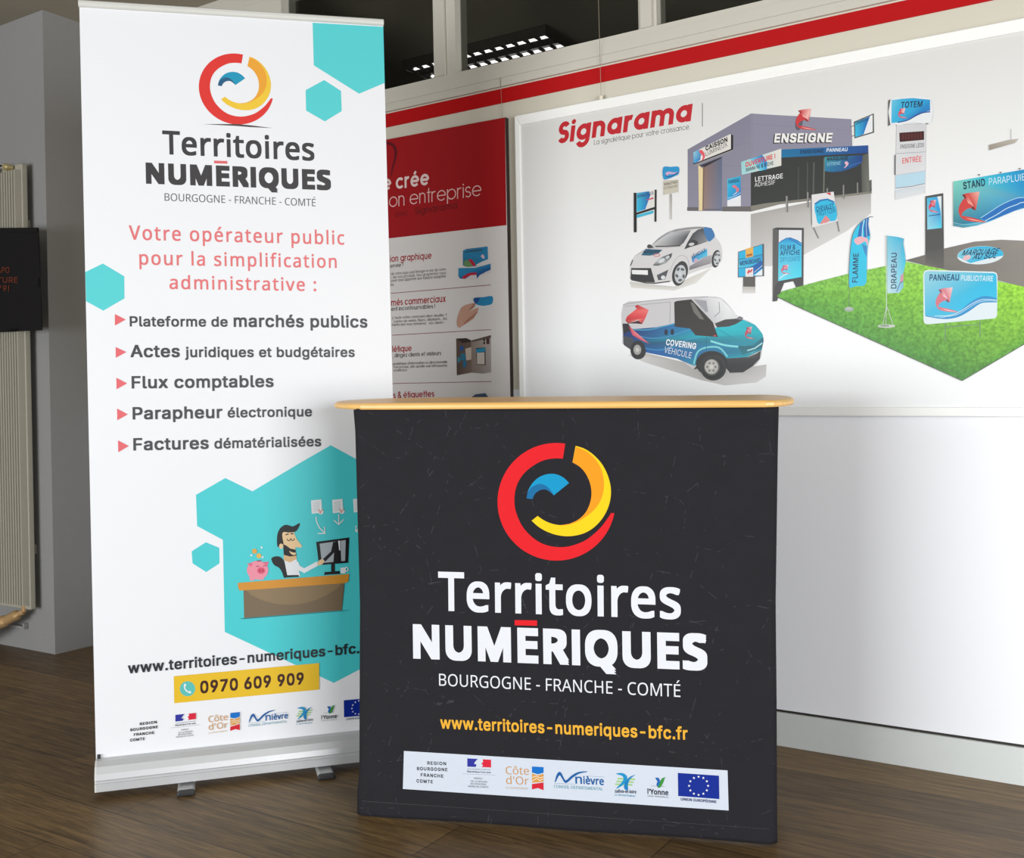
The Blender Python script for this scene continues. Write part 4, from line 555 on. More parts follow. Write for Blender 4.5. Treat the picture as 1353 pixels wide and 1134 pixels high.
  '5': (445, '217 -7 189 -5 162 1 138 11 116 24 97 40 81 59 70 80 62 103 59 128 120 128 123 114 128 100 136 87 145 76 157 67 170 59 185 54 201 50 217 49 237 51 255 55 271 63 286 74 299 87 309 103 316 120 321 139 322 159 321 180 316 199 308 217 298 233 285 247 270 258 253 266 234 271 214 272 197 271 181 268 165 264 149 258 137 250 126 242 66 248 94 500 360 500 360 444 148 444 132 296 134 296 146 305 159 313 174 319 191 324 208 327 226 328 248 326 269 322 289 315 307 306 324 294 339 280 352 264 363 247 372 227 379 206 383 184 384 160 382 129 375 101 363 74 346 51 327 31 303 15 277 3 248 -4'),
  '6': (445, '222 -7 193 -4 165 3 140 14 117 30 99 50 83 73 72 99 65 128 62 159 64 183 70 209 78 235 92 264 111 297 135 335 248 500 316 500 148 257 143 257 148 266 155 275 162 283 171 290 181 296 192 302 204 306 217 308 231 309 260 307 287 300 310 290 331 275 349 257 363 236 374 211 380 184 382 154 380 124 373 97 361 71 346 49 327 30 305 14 280 3 252 -4;222 48 241 49 258 54 274 62 288 72 299 85 309 100 316 116 320 135 322 154 320 175 316 193 309 210 299 224 288 237 274 247 258 255 241 259 222 261 204 259 187 255 171 247 157 237 145 225 136 210 128 194 124 175 123 156 124 135 128 117 136 100 145 85 157 72 171 62 187 54 204 49'),
  '7': (445, '95 0 318 441 318 444 61 444 61 500 384 500 384 441 162 0'),
  '8': (445, '222 -7 190 -5 160 1 133 11 109 25 89 41 73 61 61 83 53 107 51 133 52 154 57 173 64 192 74 209 85 224 99 237 115 248 132 255 150 260 150 262 127 271 107 284 91 303 79 324 72 348 69 374 71 398 78 421 89 442 104 461 122 476 143 489 167 499 194 505 222 507 251 505 277 499 301 489 322 476 340 461 355 442 366 421 373 398 375 374 373 348 365 324 353 303 337 284 318 271 295 262 295 260 313 255 330 248 345 237 359 224 371 209 381 192 388 173 392 154 394 133 392 107 384 83 372 61 355 41 335 25 311 11 284 1 255 -5;222 48 244 50 263 53 280 59 295 67 307 78 317 90 325 104 329 119 331 136 329 154 325 170 317 185 306 199 293 210 278 219 261 226 242 230 222 231 202 230 183 226 166 219 151 210 138 199 128 185 120 170 115 154 113 136 115 119 119 104 127 90 137 78 149 67 164 59 182 53 201 50;222 285 239 286 255 289 269 295 282 303 293 313 302 325 308 338 312 353 314 369 312 385 309 400 302 413 294 424 283 434 270 442 256 447 240 451 222 452 205 451 189 447 174 442 162 434 151 424 142 413 136 400 132 385 131 369 132 353 136 338 142 325 151 313 162 303 175 295 189 289 205 286'),
  '9': (445, '222 507 252 504 280 497 305 486 327 470 346 450 362 427 373 401 380 372 382 341 380 317 375 291 366 265 353 236 334 203 310 165 197 0 128 0 296 243 302 243 297 234 290 225 283 217 274 210 263 204 252 198 240 194 228 192 214 191 185 193 159 200 135 210 114 225 96 243 82 264 71 289 65 316 62 346 65 376 72 404 83 429 99 451 118 470 140 486 165 497 193 504;222 452 204 451 187 446 171 438 157 428 145 415 136 400 129 384 125 365 123 346 125 326 129 307 136 290 145 276 157 263 171 253 187 245 204 241 222 239 241 241 258 245 274 253 288 263 299 275 309 290 316 307 320 325 322 344 320 365 316 383 309 400 299 415 288 428 274 438 258 446 241 451'),
  '.': (185, '94 -4 82 -3 71 1 62 9 55 18 50 29 49 40 50 52 55 63 62 72 71 79 82 84 94 85 106 84 116 79 126 72 133 63 137 52 139 40 137 29 133 18 126 9 116 1 106 -3'),
  ',': (185, '37 -117 66 70 135 70 83 -117'),
  '-': (445, '331 240 331 185 112 185 112 240'),
  ':': (185, '94 -4 82 -3 71 1 62 9 55 18 50 29 49 40 50 52 55 63 62 72 71 79 82 84 94 85 106 84 116 79 126 72 133 63 137 52 139 40 137 29 133 18 126 9 116 1 106 -3;94 266 82 268 71 272 62 279 55 289 50 299 49 311 50 323 55 333 62 343 71 350 82 354 94 356 106 354 116 350 126 343 133 333 137 323 139 311 137 299 133 289 126 279 116 272 106 268'),
  '!': (193, '66 158 62 500 130 500 126 158;96 -4 85 -3 74 1 65 9 57 18 53 29 51 40 53 52 57 62 65 72 74 79 85 83 96 85 108 83 119 79 128 72 135 62 140 52 141 40 140 29 135 18 128 9 119 1 108 -3'),
  '&': (440, '193 -7 162 -5 134 1 108 12 86 25 68 42 53 61 42 82 36 106 34 131 35 151 39 170 47 186 57 202 69 216 83 231 100 245 118 259 138 274 212 330 219 335 226 340 233 346 239 353 245 360 250 368 254 377 257 387 257 398 256 413 250 426 241 437 229 446 215 451 198 453 186 452 175 450 165 445 156 439 149 432 143 424 138 414 135 404 135 392 135 380 138 368 143 357 149 346 157 334 166 322 176 309 188 295 200 279 430 0 358 0 168 228 150 249 134 269 119 288 106 305 95 322 86 338 79 355 75 373 74 392 76 413 81 432 89 450 101 466 115 479 132 490 152 498 173 503 197 505 220 503 242 498 261 490 278 480 292 467 303 452 311 435 316 417 318 397 317 383 314 369 310 355 303 343 296 331 286 319 276 308 264 298 252 288 152 214 133 199 119 185 108 171 101 158 97 144 95 129 97 113 101 99 107 86 116 74 128 64 141 56 156 50 172 47 190 46 209 47 228 51 247 58 264 68 281 80 296 94 309 110 321 128 330 149 337 171 342 195 343 220 401 220 399 190 396 164 390 141 382 122 374 105 364 91 355 79 347 69 339 61 327 46 310 30 289 17 266 7 242 -1 218 -5'),
  "'": (203, '77 312 69 500 133 500 126 312'),
  'é': (397, '208 -8 174 -5 143 3 115 16 91 34 71 57 55 83 43 114 36 147 34 184 36 220 43 254 54 285 70 312 90 335 113 353 140 367 169 375 202 378 222 377 242 373 261 368 280 359 297 349 314 335 328 319 341 299 351 277 359 252 363 223 365 191 365 166 73 166 73 217 332 217 304 199 303 222 299 244 293 264 284 281 272 296 258 308 242 317 223 323 202 324 180 323 161 317 144 308 129 296 117 282 107 265 100 247 96 227 94 207 94 174 96 148 101 125 109 104 119 87 133 72 148 60 167 52 187 47 209 45 223 46 237 48 249 52 261 57 271 63 281 71 289 81 295 92 300 104 359 89 352 71 342 54 329 39 314 25 297 14 278 4 256 -3 233 -7;174 421 221 520 288 520 223 421'),
  'É': (411, '59 0 59 500 366 500 366 444 122 444 122 281 349 281 349 225 122 225 122 56 369 56 369 0;188 549 235 647 302 647 237 549'),
  'è': (397, '208 -8 174 -5 143 3 115 16 91 34 71 57 55 83 43 114 36 147 34 184 36 220 43 254 54 285 70 312 90 335 113 353 140 367 169 375 202 378 222 377 242 373 261 368 280 359 297 349 314 335 328 319 341 299 351 277 359 252 363 223 365 191 365 166 73 166 73 217 332 217 304 199 303 222 299 244 293 264 284 281 272 296 258 308 242 317 223 323 202 324 180 323 161 317 144 308 129 296 117 282 107 265 100 247 96 227 94 207 94 174 96 148 101 125 109 104 119 87 133 72 148 60 167 52 187 47 209 45 223 46 237 48 249 52 261 57 271 63 281 71 289 81 295 92 300 104 359 89 352 71 342 54 329 39 314 25 297 14 278 4 256 -3 233 -7;177 421 112 520 179 520 226 421'),
  'ô': (408, '204 -8 171 -5 142 3 115 16 91 34 71 57 55 84 43 114 36 148 34 184 36 221 43 255 55 286 71 313 91 335 115 354 142 367 171 375 204 378 236 375 266 367 293 354 317 335 337 313 353 286 365 255 372 221 374 184 372 148 365 114 353 84 337 57 317 34 293 16 266 3 236 -5;204 46 227 48 248 54 266 65 280 79 293 96 302 115 308 137 312 160 314 184 312 209 308 232 302 254 293 274 280 291 266 305 248 316 227 322 204 324 180 322 160 316 143 305 128 291 116 274 107 254 100 232 96 209 95 184 96 160 100 137 107 115 116 96 128 79 143 65 160 54 180 48;155 428 96 428 96 431 175 520 232 520 311 431 311 428 251 428 204 487'),
  'û': (403, '179 -5 155 -3 133 2 113 11 95 23 80 38 68 58 59 80 53 107 52 137 52 373 112 373 112 142 114 115 122 92 135 74 152 60 172 52 197 49 214 51 230 54 245 61 258 70 269 81 279 95 285 111 290 130 291 150 291 373 351 373 351 0 293 0 293 90 302 90 289 59 272 34 253 17 230 5 206 -3;153 428 94 428 94 431 173 520 230 520 309 431 309 428 249 428 201 487'),
  '’': (174, '51 313 80 500 148 500 97 313'),
  '€': (456, '358 323 335 274 16 274 34 323;315 226 293 176 16 176 34 226;416 455 391 402 381 411 371 419 360 426 348 432 336 438 323 442 310 445 297 447 283 448 257 445 232 438 209 425 189 408 172 386 158 359 147 327 141 291 139 250 141 209 147 173 158 141 172 114 189 92 209 74 232 62 257 55 283 52 297 53 311 55 324 58 336 62 348 67 359 73 370 80 380 87 389 94 414 42 396 27 377 15 355 6 332 -1 308 -5 283 -7 244 -3 209 7 176 24 147 48 123 77 103 113 89 154 80 199 77 250 80 300 89 346 103 387 123 422 147 452 176 476 209 493 244 503 283 507 308 505 332 501 355 494 377 484 397 471'),
  ' ': (185, ''),
 },
}

# ------------------------------------------------------------------ printing: flat inked shapes lying on a surface
STROKE = {}
def arc(cx, cy, rx, ry, a0, a1, n=14):
    return [(cx + rx * math.cos(math.radians(a0 + (a1 - a0) * i / n)), cy + ry * math.sin(math.radians(a0 + (a1 - a0) * i / n))) for i in range(n + 1)]

def geo_glyph(ch, w):
    """a plain geometric sans drawn with strokes; cap height 1, x-height .74; returns (strokes, dots, advance)"""
    X = 0.74
    h = w / 2
    r = X / 2 - h
    c = (X / 2, X / 2)
    ring = arc(c[0], c[1], r, r, 0, 360, 28)
    dots = []
    acc = None
    base = {'é': 'e', 'è': 'e', 'â': 'a', 'ô': 'o', 'É': 'E'}.get(ch)
    if base:
        st, dots, adv = geo_glyph(base, w)
        m = (adv - 0.1) / 2
        top = 1.0 if base == 'E' else X
        st = st + [[(m - 0.05, top + 0.06), (m + 0.09, top + 0.24)]]
        return st, dots, adv
    sb = 0.09
    if ch == 'o': return [ring], dots, X + sb
    if ch == 'c': return [arc(c[0], c[1], r, r, 42, 318, 22)], dots, X * 0.9 + sb
    if ch == 'e': return [[(h, X / 2), (X - h, X / 2)] , arc(c[0], c[1], r, r, 0, 318, 24)], dots, X + sb
    if ch == 'a': return [ring, [(X - h, 0), (X - h, X)]], dots, X + sb + 0.03
    if ch == 'd': return [ring, [(X - h, 0), (X - h, 1)]], dots, X + sb + 0.03
    if ch == 'b': return [ring, [(h, 0), (h, 1)]], dots, X + sb
    if ch == 'p': return [ring, [(h, -0.27), (h, X)]], dots, X + sb
    if ch == 'q': return [ring, [(X - h, -0.27), (X - h, X)]], dots, X + sb + 0.03
    if ch == 'g': return [ring, [(X - h, X), (X - h, 0.05)] , arc(X / 2, 0.05, r, 0.28, 0, -155, 14)], dots, X + sb + 0.03
    if ch in 'nhmru':
        rn = 0.22
        top = 1 if ch == 'h' else X
        st = [[(h, 0), (h, top)]]
        ar = arc(h + rn, X - rn - h, rn, rn, 180, 0, 12)
        if ch == 'r': return [st[0], arc(h + rn, X - rn - h, rn, rn, 180, 70, 8)], dots, h + rn * 1.5 + sb
        if ch == 'u':
            return [[(h, X)] + arc(h + rn, rn + h, rn, rn, 180, 360, 12), [(h + 2 * rn, 0), (h + 2 * rn, X)]], dots, w + 2 * rn + sb + 0.03
        st.append(ar + [(h + 2 * rn, 0)])
        if ch == 'm':
            st.append([(x + 2 * rn, y) for x, y in ar] + [(h + 4 * rn, 0)])
            return st, dots, w + 4 * rn + sb + 0.03
        return st, dots, w + 2 * rn + sb + 0.03
    if ch == 'i': return [[(h, 0), (h, X)]], [(h, X + 0.17, max(h, 0.055) * 1.05)], w + sb + 0.03
    if ch == 'l': return [[(h, 0), (h, 1)]], dots, w + sb + 0.03
    if ch == 't': return [[(0.16, 0), (0.16, 1)], [(0, X - h), (0.33, X - h)]], dots, 0.33 + sb * 0.7
    if ch == 'f': return [[(0.12, 0), (0.12, 0.85)] + arc(0.30, 0.85, 0.18, 0.15 - h, 180, 90, 6), [(0, X - h), (0.33, X - h)]], dots, 0.33 + sb * 0.7
    if ch in 'sS':
        hh, ww = (X, 0.46) if ch == 's' else (1.0, 0.60)
        ry = (hh - w) / 4
        rx = ww / 2 - h
        top = arc(ww / 2, hh - h - ry, rx, ry, 25, 270, 14)
        bot = arc(ww / 2, h + ry, rx, ry, 90, -155, 14)
        return [top + bot[1:]], dots, ww + sb
    if ch == 'v': return [[(h, X), (0.30, h), (0.60 - h, X)]], dots, 0.60 + sb * 0.5
    if ch == 'x': return [[(h, 0), (0.56 - h, X)], [(h, X), (0.56 - h, 0)]], dots, 0.56 + sb * 0.5
    if ch == 'y': return [[(h, X), (0.30, 0)], [(0.60 - h, X), (0.2, -0.27)]], dots, 0.60 + sb * 0.5
    if ch == 'z': return [[(0, X - h), (0.5 - h, X - h), (h, h), (0.5, h)]], dots, 0.5 + sb
    if ch == 'L': return [[(h, 1), (h, h), (0.45, h)]], dots, 0.45 + sb
    if ch == 'Y': return [[(h, 1), (0.32, 0.45), (0.64 - h, 1)], [(0.32, 0.45), (0.32, 0)]], dots, 0.64 + sb
    if ch == 'N': return [[(h, 0), (h, 1), (0.6, 0), (0.6, 1)]], dots, 0.6 + h + sb
    if ch == '&': return [[(0.62, 0), (0.2, 0.62)] + arc(0.30, 0.78, 0.16, 0.18, 200, -40, 10) + [(0.14, 0.42)] + arc(0.28, 0.24, 0.24, 0.22, 140, 360, 14) + [(0.58, 0.42)]], dots, 0.66 + sb
    if ch == '.': return [], [(h + 0.02, h, h + 0.02)], w + sb + 0.05
    if ch == ',': return [[(h + 0.03, 0.06), (h - 0.02, -0.14)]], dots, w + sb + 0.05
    if ch in "'’": return [[(h, 1.0), (h, 0.78)]], dots, w + sb
    if ch == '!': return [[(h, 1), (h, 0.28)]], [(h, h, h * 1.1)], w + sb + 0.05
    if ch == '-': return [[(0, 0.35), (0.3, 0.35)]], dots, 0.3 + sb
    return [], dots, 0.34

def stroke_polys(pts, w, closed=False):
    """quads along a polyline with mitred joints"""
    P = [Vector(p) for p in pts]
    P = [p for i, p in enumerate(P) if i == 0 or (p - P[i - 1]).length > 1e-9]
    if len(P) < 2:
        return []
    n = len(P)
    if (P[0] - P[-1]).length < 1e-7 and n > 3:
        closed = True
        P = P[:-1]
        n -= 1
    W = w if isinstance(w, (list, tuple)) else [w] * n
    L, Rr = [], []
    for i in range(n):
        a = P[i] - P[i - 1] if (i > 0 or closed) else P[1] - P[0]
        b = P[(i + 1) % n] - P[i] if (i < n - 1 or closed) else P[-1] - P[-2]
        a = a.normalized()
        b = b.normalized()
        t = (a + b)
        t = t.normalized() if t.length > 1e-6 else a
        nn = Vector((-t.y, t.x))
        k = max(0.45, abs(nn.dot(Vector((-a.y, a.x)))))
        o = nn * (W[min(i, len(W) - 1)] / 2 / k)
        L.append(P[i] + o)
        Rr.append(P[i] - o)
    m = n if closed else n - 1
    return [[Rr[i], Rr[(i + 1) % n], L[(i + 1) % n], L[i]] for i in range(m)]

def smooth(pts, n=4, closed=False):
    P = [Vector(p) for p in pts]
    out = []
    N_ = len(P)
    for i in range(N_ if closed else N_ - 1):
        p0 = P[i - 1] if (i > 0 or closed) else P[i]
        p1 = P[i]
        p2 = P[(i + 1) % N_]
        p3 = P[(i + 2) % N_] if (i + 2 < N_ or closed) else p2
        for k in range(n):
            t = k / n
            out.append(tuple(0.5 * ((2 * p1) + (p2 - p0) * t + (2 * p0 - 5 * p1 + 4 * p2 - p3) * t * t + (3 * p1 - p0 - 3 * p2 + p3) * t ** 3)))
    if not closed:
        out.append(tuple(P[-1]))
    return out

GLYPH = {}
def glyph(font, ch):
    """(advance, triangles) in cap heights"""
    key = (font, ch)
    if key not in GLYPH:
        adv, s = FONTS[font].get(ch, FONTS[font][' '])
        loops = []
        for part in s.split(';'):
            v = [int(q) / 500.0 for q in part.split()]
            if len(v) >= 6:
                loops.append([Vector((v[i], v[i + 1], 0)) for i in range(0, len(v), 2)])
        tris = []
        if loops:
            pts, edges = [], []
            for l in loops:
                k = len(pts)
                pts += [Vector((p.x, p.y)) for p in l]
                edges += [(k + i, k + (i + 1) % len(l)) for i in range(len(l))]
            vo, _, fo = delaunay_2d_cdt(pts, edges, [], 0, 1e-5)[:3]
            for f in fo:
                c = sum((vo[i] for i in f), Vector((0, 0))) / len(f)
                wind = 0                                     # non-zero winding: inside the letter
                for l in loops:
                    for p, q in zip(l, l[1:] + l[:1]):
                        if (p.y > c.y) != (q.y > c.y):
                            if p.x + (q.x - p.x) * (c.y - p.y) / (q.y - p.y) > c.x:
                                wind += 1 if q.y > p.y else -1
                if wind:
                    tris.append([(vo[i].x, vo[i].y) for i in f])
        GLYPH[key] = (adv / 500.0, tris)
    return GLYPH[key]

class Print:
    """one printed object on a plane; points are given in photo pixels through an optional (ox, oy, k) crop frame"""
    STEP = 0.00001
    def __init__(self, plane, crop=None, relief=None, gain=0.86, lift=0.0003):
        self.P, self.crop, self.relief, self.gain = plane, crop, relief, gain
        self.lift = lift
        self.bm = bmesh.new()
        self.ink = self.bm.loops.layers.float_color.new('ink')
        self.tf = None
    def pix(self, p):
        if self.crop:
            p = (self.crop[0] + p[0] * self.crop[2], self.crop[1] + p[1] * self.crop[2])
        q = self.P.px(*p)
        return self.tf(q) if self.tf else q
    def next(self):
        self.P.layer += 1
        return self.lift + self.P.layer * self.STEP
    def face(self, pts, col, lay):
        """pts in plane coordinates; col one ink or one ink per point"""
        vs = []
        for p in pts:
            d = lay + (self.relief(p[0], p[1]) if self.relief else 0.0)
            vs.append(self.bm.verts.new(self.P.at(p, d)))
        try:
            f = self.bm.faces.new(vs)
        except ValueError:
            return
        f.normal_update()
        if f.normal.dot(self.P.n) < 0:
            f.normal_flip()
        many = isinstance(col[0], (list, tuple))
        idx = {v: i for i, v in enumerate(vs)}
        for l in f.loops:
            c = col[idx[l.vert]] if many else col
            l[self.ink] = rgb(c[0], c[1], c[2], self.gain)
    def poly(self, pts, col, lay=None):
        lay = self.next() if lay is None else lay
        q = [self.pix(p) for p in pts]
        many = isinstance(col[0], (list, tuple))
        if len(q) <= 4 and not many:
            self.face(q, col, lay)
            return
        for t in tessellate_polygon([[Vector((a.x, a.y, 0)) for a in q]]):
            self.face([q[i] for i in t], [col[i] for i in t] if many else col, lay)
    def spoly(self, pts, col, n=4):
        self.poly(smooth(pts, n, True), col)
    def ell(self, cx, cy, rx, ry, col, rot=0.0, n=28):
        c, s = math.cos(math.radians(rot)), math.sin(math.radians(rot))
        self.poly([(cx + rx * math.cos(a) * c - ry * math.sin(a) * s, cy + rx * math.cos(a) * s + ry * math.sin(a) * c) for a in [2 * math.pi * i / n for i in range(n)]], col)
    def line(self, pts, w, col):
        lay = self.next()
        for i, q in enumerate(stroke_polys(pts, w)):
            self.face([self.pix(p) for p in q], col, lay + (i % 2) * 2e-6)
    def text(self, s, p0, p1, cap, font, col, bold=0.0, shear=0.0, track=0.0):
        """set s with its ink running from p0 to p1 along the baseline; cap = capital height in the same units;
        bold = extra half stem (or, for the geometric face, stem width) in cap heights"""
        a, b = self.pix(p0), self.pix(p1)
        d = Vector(p1) - Vector(p0)
        up = Vector((d.y, -d.x)).normalized() * cap
        hgt = (self.pix((p0[0] + up.x, p0[1] + up.y)) - a).length
        ex = (b - a).normalized()
        ey = Vector((-ex.y, ex.x))
        tris = []                                          # (pass, points): passes lie a hair apart so that strokes never coincide
        x = 0.0
        if font == 'A':
            for ch in s:
                st, dots, adv = geo_glyph(ch, bold)
                for i, q in enumerate(st):
                    for f in stroke_polys(q, bold):
                        tris.append((i, [(p[0] + x, p[1]) for p in f]))
                for cx, cy, r in dots:
                    tris.append((4, [(cx + x + r * math.cos(t), cy + r * math.sin(t)) for t in [2 * math.pi * i / 12 for i in range(12)]]))
                x += adv + track
        else:
            offs = [(0, 0)]
            if bold:
                offs = [(bold * u, bold * v) for u, v in ((0, 0), (1, 0), (-1, 0), (0, 1), (0, -1), (1, 1), (-1, 1), (1, -1), (-1, -1))]
            for ch in s:
                adv, g = glyph(font, ch)
                for t in g:
                    for i, (ox, oy) in enumerate(offs):
                        tris.append((i, [(p[0] + x + ox, p[1] + oy) for p in t]))
                x += adv + track + 1.3 * bold
            if bold:
                k = 1 / (1 + 2 * bold)
                tris = [(i, [(p[0], (p[1] + bold) * k) for p in t]) for i, t in tris]
        if not tris:
            return
        x0 = min(p[0] for i, t in tris for p in t)
        x1 = max(p[0] for i, t in tris for p in t)
        kx = (b - a).length / (x1 - x0)
        lay = self.next()
        for i, t in tris:
            self.face([a + ex * ((p[0] - x0) * kx + p[1] * hgt * shear) + ey * (p[1] * hgt) for p in t], col, lay + i * 3e-6)
        self.P.layer += 3
    def done(self, name, mat, parent):
        return obj(name, self.bm, mat, parent)

# ------------------------------------------------------------------ marks shared by the banner and the counter
RED, YEL, ORA, BLU, DBL = (236, 22, 34), (255, 214, 10), (252, 160, 20), (0, 155, 205), (10, 110, 165)
def ring_logo(p, red=RED, yel=YEL, ora=ORA, blu=BLU, dbl=DBL, shadow=None):
    """ring mark, drawn in its own 1134-unit square"""
    o = [(569 + 465 * math.cos(math.radians(a)), 556 - 464 * math.sin(math.radians(a))) for a in [81.5 + (348.8 - 81.5) * i / 60 for i in range(61)]]
    inner = [(620, 215), (540, 215), (460, 232), (380, 275), (315, 330), (270, 395), (245, 465), (237, 540), (243, 610), (265, 680), (300, 750), (350, 810), (410, 860), (480, 895), (560, 912), (640, 912), (720, 893), (800, 858), (870, 805), (930, 745), (970, 690), (1000, 645)]
    p.poly(o + smooth(inner, 4)[::-1], red)
    yo = [(720, 115), (790, 138), (860, 185), (925, 255), (970, 340), (995, 430), (997, 510), (980, 590), (945, 665), (890, 735), (820, 788), (740, 818), (650, 828), (560, 815), (480, 785), (420, 748), (373, 705)]
    yi = [(420, 668), (470, 702), (530, 728), (600, 740), (670, 730), (735, 700), (790, 652), (825, 590), (843, 520), (842, 450), (825, 385), (793, 325), (750, 278), (695, 245)]
    p.poly(smooth(yo, 4) + smooth(yi, 4), yel)
    oo = [(722, 122), (800, 155), (870, 215), (920, 295), (942, 385), (940, 470), (915, 550), (865, 620), (800, 675), (720, 720), (640, 741), (605, 740)]
    p.poly(smooth(oo, 4) + smooth(yi[4:], 4), ora)
    bo = [(333, 530), (345, 470), (375, 415), (420, 370), (470, 345), (525, 335), (580, 343), (630, 370), (668, 408)]
    bi = [(548, 505), (525, 485), (490, 462), (455, 460), (420, 475), (395, 500), (380, 535)]
    p.poly(smooth(bo, 4) + smooth(bi, 4), blu)
    bd = [(333, 530), (343, 480), (375, 440), (420, 418), (460, 418), (500, 440), (530, 475), (547, 503)]
    p.poly(smooth(bd, 4) + smooth(bi, 4), dbl)

def star(p, cx, cy, r, col):
    p.poly([(cx + (r if i % 2 == 0 else r * 0.42) * math.sin(math.pi * i / 5), cy - (r if i % 2 == 0 else r * 0.42) * math.cos(math.pi * i / 5)) for i in range(10)], col)

def partner_logos(p, sub):
    """row of partner marks, laid out in photo pixels of the counter's white strip; sub(ox, oy, k) switches the crop frame"""
    blk = (20, 24, 32)
    sub(520, 980, 0.17738)
    for s, a, b in (('REGION', (252, 172), (393, 177)), ('BOURGOGNE', (175, 213), (402, 222)), ('FRANCHE', (203, 260), (372, 270)), ('COMTE', (172, 305), (293, 312))):
        p.text(s, a, b, 25, 'I', blk, 0.05, 0, 0.12)
    p.poly([(550, 125), (628, 129), (610, 148), (600, 165), (620, 172), (612, 189), (550, 187)], (45, 50, 160))
    p.poly([(664, 132), (727, 135), (727, 193), (655, 190), (668, 178), (655, 165), (668, 150)], (225, 30, 60))
    p.text('Liberté Égalité Fraternité', (550, 208), (722, 214), 9, 'N', (70, 80, 120), 0.0)
    p.text('République Française', (548, 228), (725, 236), 12, 'N', (40, 45, 70), 0.04)
    p.line([(515, 240), (760, 250)], 2, (150, 155, 165))
    for s, a, b in (('PRÉFET', (600, 280), (665, 283)), ('DE LA RÉGION', (575, 301), (697, 307)), ('BOURGOGNE', (575, 320), (690, 325)), ('FRANCHE-COMTÉ', (557, 339), (707, 346))):
        p.text(s, a, b, 13, 'N', (50, 55, 70), 0.0)
    og = (214, 158, 92)
    p.text('Côte', (838, 243), (1010, 247), 58, 'N', og, 0.0)
    p.text("d'Or", (840, 315), (1008, 322), 58, 'N', og, 0.0)
    p.text('LE DÉPARTEMENT', (838, 350), (1005, 357), 14, 'N', (225, 190, 150), 0.0)
    p.poly([(1032, 185), (1118, 190), (1118, 232), (1076, 243), (1032, 230)], (0, 115, 205))
    p.poly([(1032, 238), (1076, 251), (1118, 240), (1118, 297), (1076, 303), (1032, 306)], (225, 160, 70))
    p.line([(1032, 268), (1065, 255), (1090, 270), (1118, 262)], 5, (245, 238, 225))
    p.line([(1032, 295), (1065, 272), (1090, 290), (1118, 276)], 5, (245, 238, 225))
    p.poly([(1032, 316), (1076, 310), (1118, 304), (1118, 362), (1076, 346), (1032, 356)], (220, 30, 50))
    sub(730, 1000, 0.18477)
    nb = (15, 95, 165)
    p.poly(smooth([(16, 182), (30, 130), (48, 108), (64, 116), (80, 148), (98, 168), (140, 132), (190, 108), (248, 104)], 4) + smooth([(248, 109), (195, 120), (150, 146), (96, 188), (66, 150), (52, 132), (38, 150), (24, 180)], 4), nb)
    p.line([(250, 138), (370, 145)], 2, (120, 160, 190))
    p.line([(15, 190), (160, 196)], 2, (120, 160, 190))
    p.text('n', (165, 192), (212, 194), 66, 'N', nb, 0.02)
    p.text('ièvre', (222, 195), (368, 203), 55, 'N', nb, 0.035)
    p.text('CONSEIL DÉPARTEMENTAL', (12, 222), (360, 241), 21, 'N', (95, 165, 185), 0.0)
    for y in (160, 180, 200):
        p.line([(468 - (y - 160) * 0.5, y - 4), (590 - (y - 160) * 0.5, y + 2)], 11, (165, 210, 130))
    p.poly(smooth([(452, 120), (500, 116), (532, 138), (530, 172), (500, 205), (455, 228), (490, 190), (508, 160), (500, 138), (470, 128)], 4), (20, 150, 205))
    p.poly(smooth([(595, 126), (555, 160), (540, 200), (540, 238), (518, 232), (512, 205), (530, 165), (560, 140)], 4), (20, 130, 195))
    p.text('saône-et-loire', (447, 256), (600, 263), 24, 'N', (40, 60, 90), 0.03)
    p.text('LE DÉPARTEMENT', (445, 277), (595, 288), 12, 'N', (40, 150, 190), 0.0)
    p.line([(705, 208), (803, 213)], 2, (110, 120, 120))
    p.poly(smooth([(735, 150), (760, 152), (770, 185), (758, 215), (744, 200), (752, 178)], 4), (25, 105, 185))
    p.poly(smooth([(806, 145), (780, 158), (766, 190), (752, 218), (772, 218), (790, 190)], 4), (60, 150, 60))
    p.text("l'Yonne", (680, 266), (828, 276), 38, 'N', (40, 45, 60), 0.035)
    p.text('CONSEIL DÉPARTEMENTAL', (678, 283), (830, 294), 8, 'N', (80, 90, 100), 0.0)
    p.poly([(897, 115), (1190, 135), (1193, 302), (900, 280)], (0, 40, 150))
    for i in range(12):
        a = math.radians(30 * i)
        star(p, 1045 + 68 * math.sin(a), 207 - 65 * math.cos(a), 10, (250, 250, 245))
    p.text('UNION EUROPÉENNE', (918, 311), (1172, 331), 19, 'N', (25, 45, 110), 0.02)

# ================================================================== THE COUNTER
M_ink_cloth = ink_material('printed_cloth_ink', 0.75)
M_ink_sheet = ink_material('printed_sheet_ink', 0.45)
M_ink_panel = ink_material('printed_panel_ink', 0.40)
CB0, CB1 = on_floor(469, 1079), on_floor(1028.5, 1118.5)
c_ex = (CB1 - CB0).normalized()
CPL = Plane(CB0, c_ex)
counter = thing('exhibition_counter', 'waist-high promotional counter wrapped in printed charcoal cloth under a light wood top', 'counter',
                (CB0 + CB1) / 2 - CPL.n * 0.18, math.atan2(c_ex.y, c_ex.x))

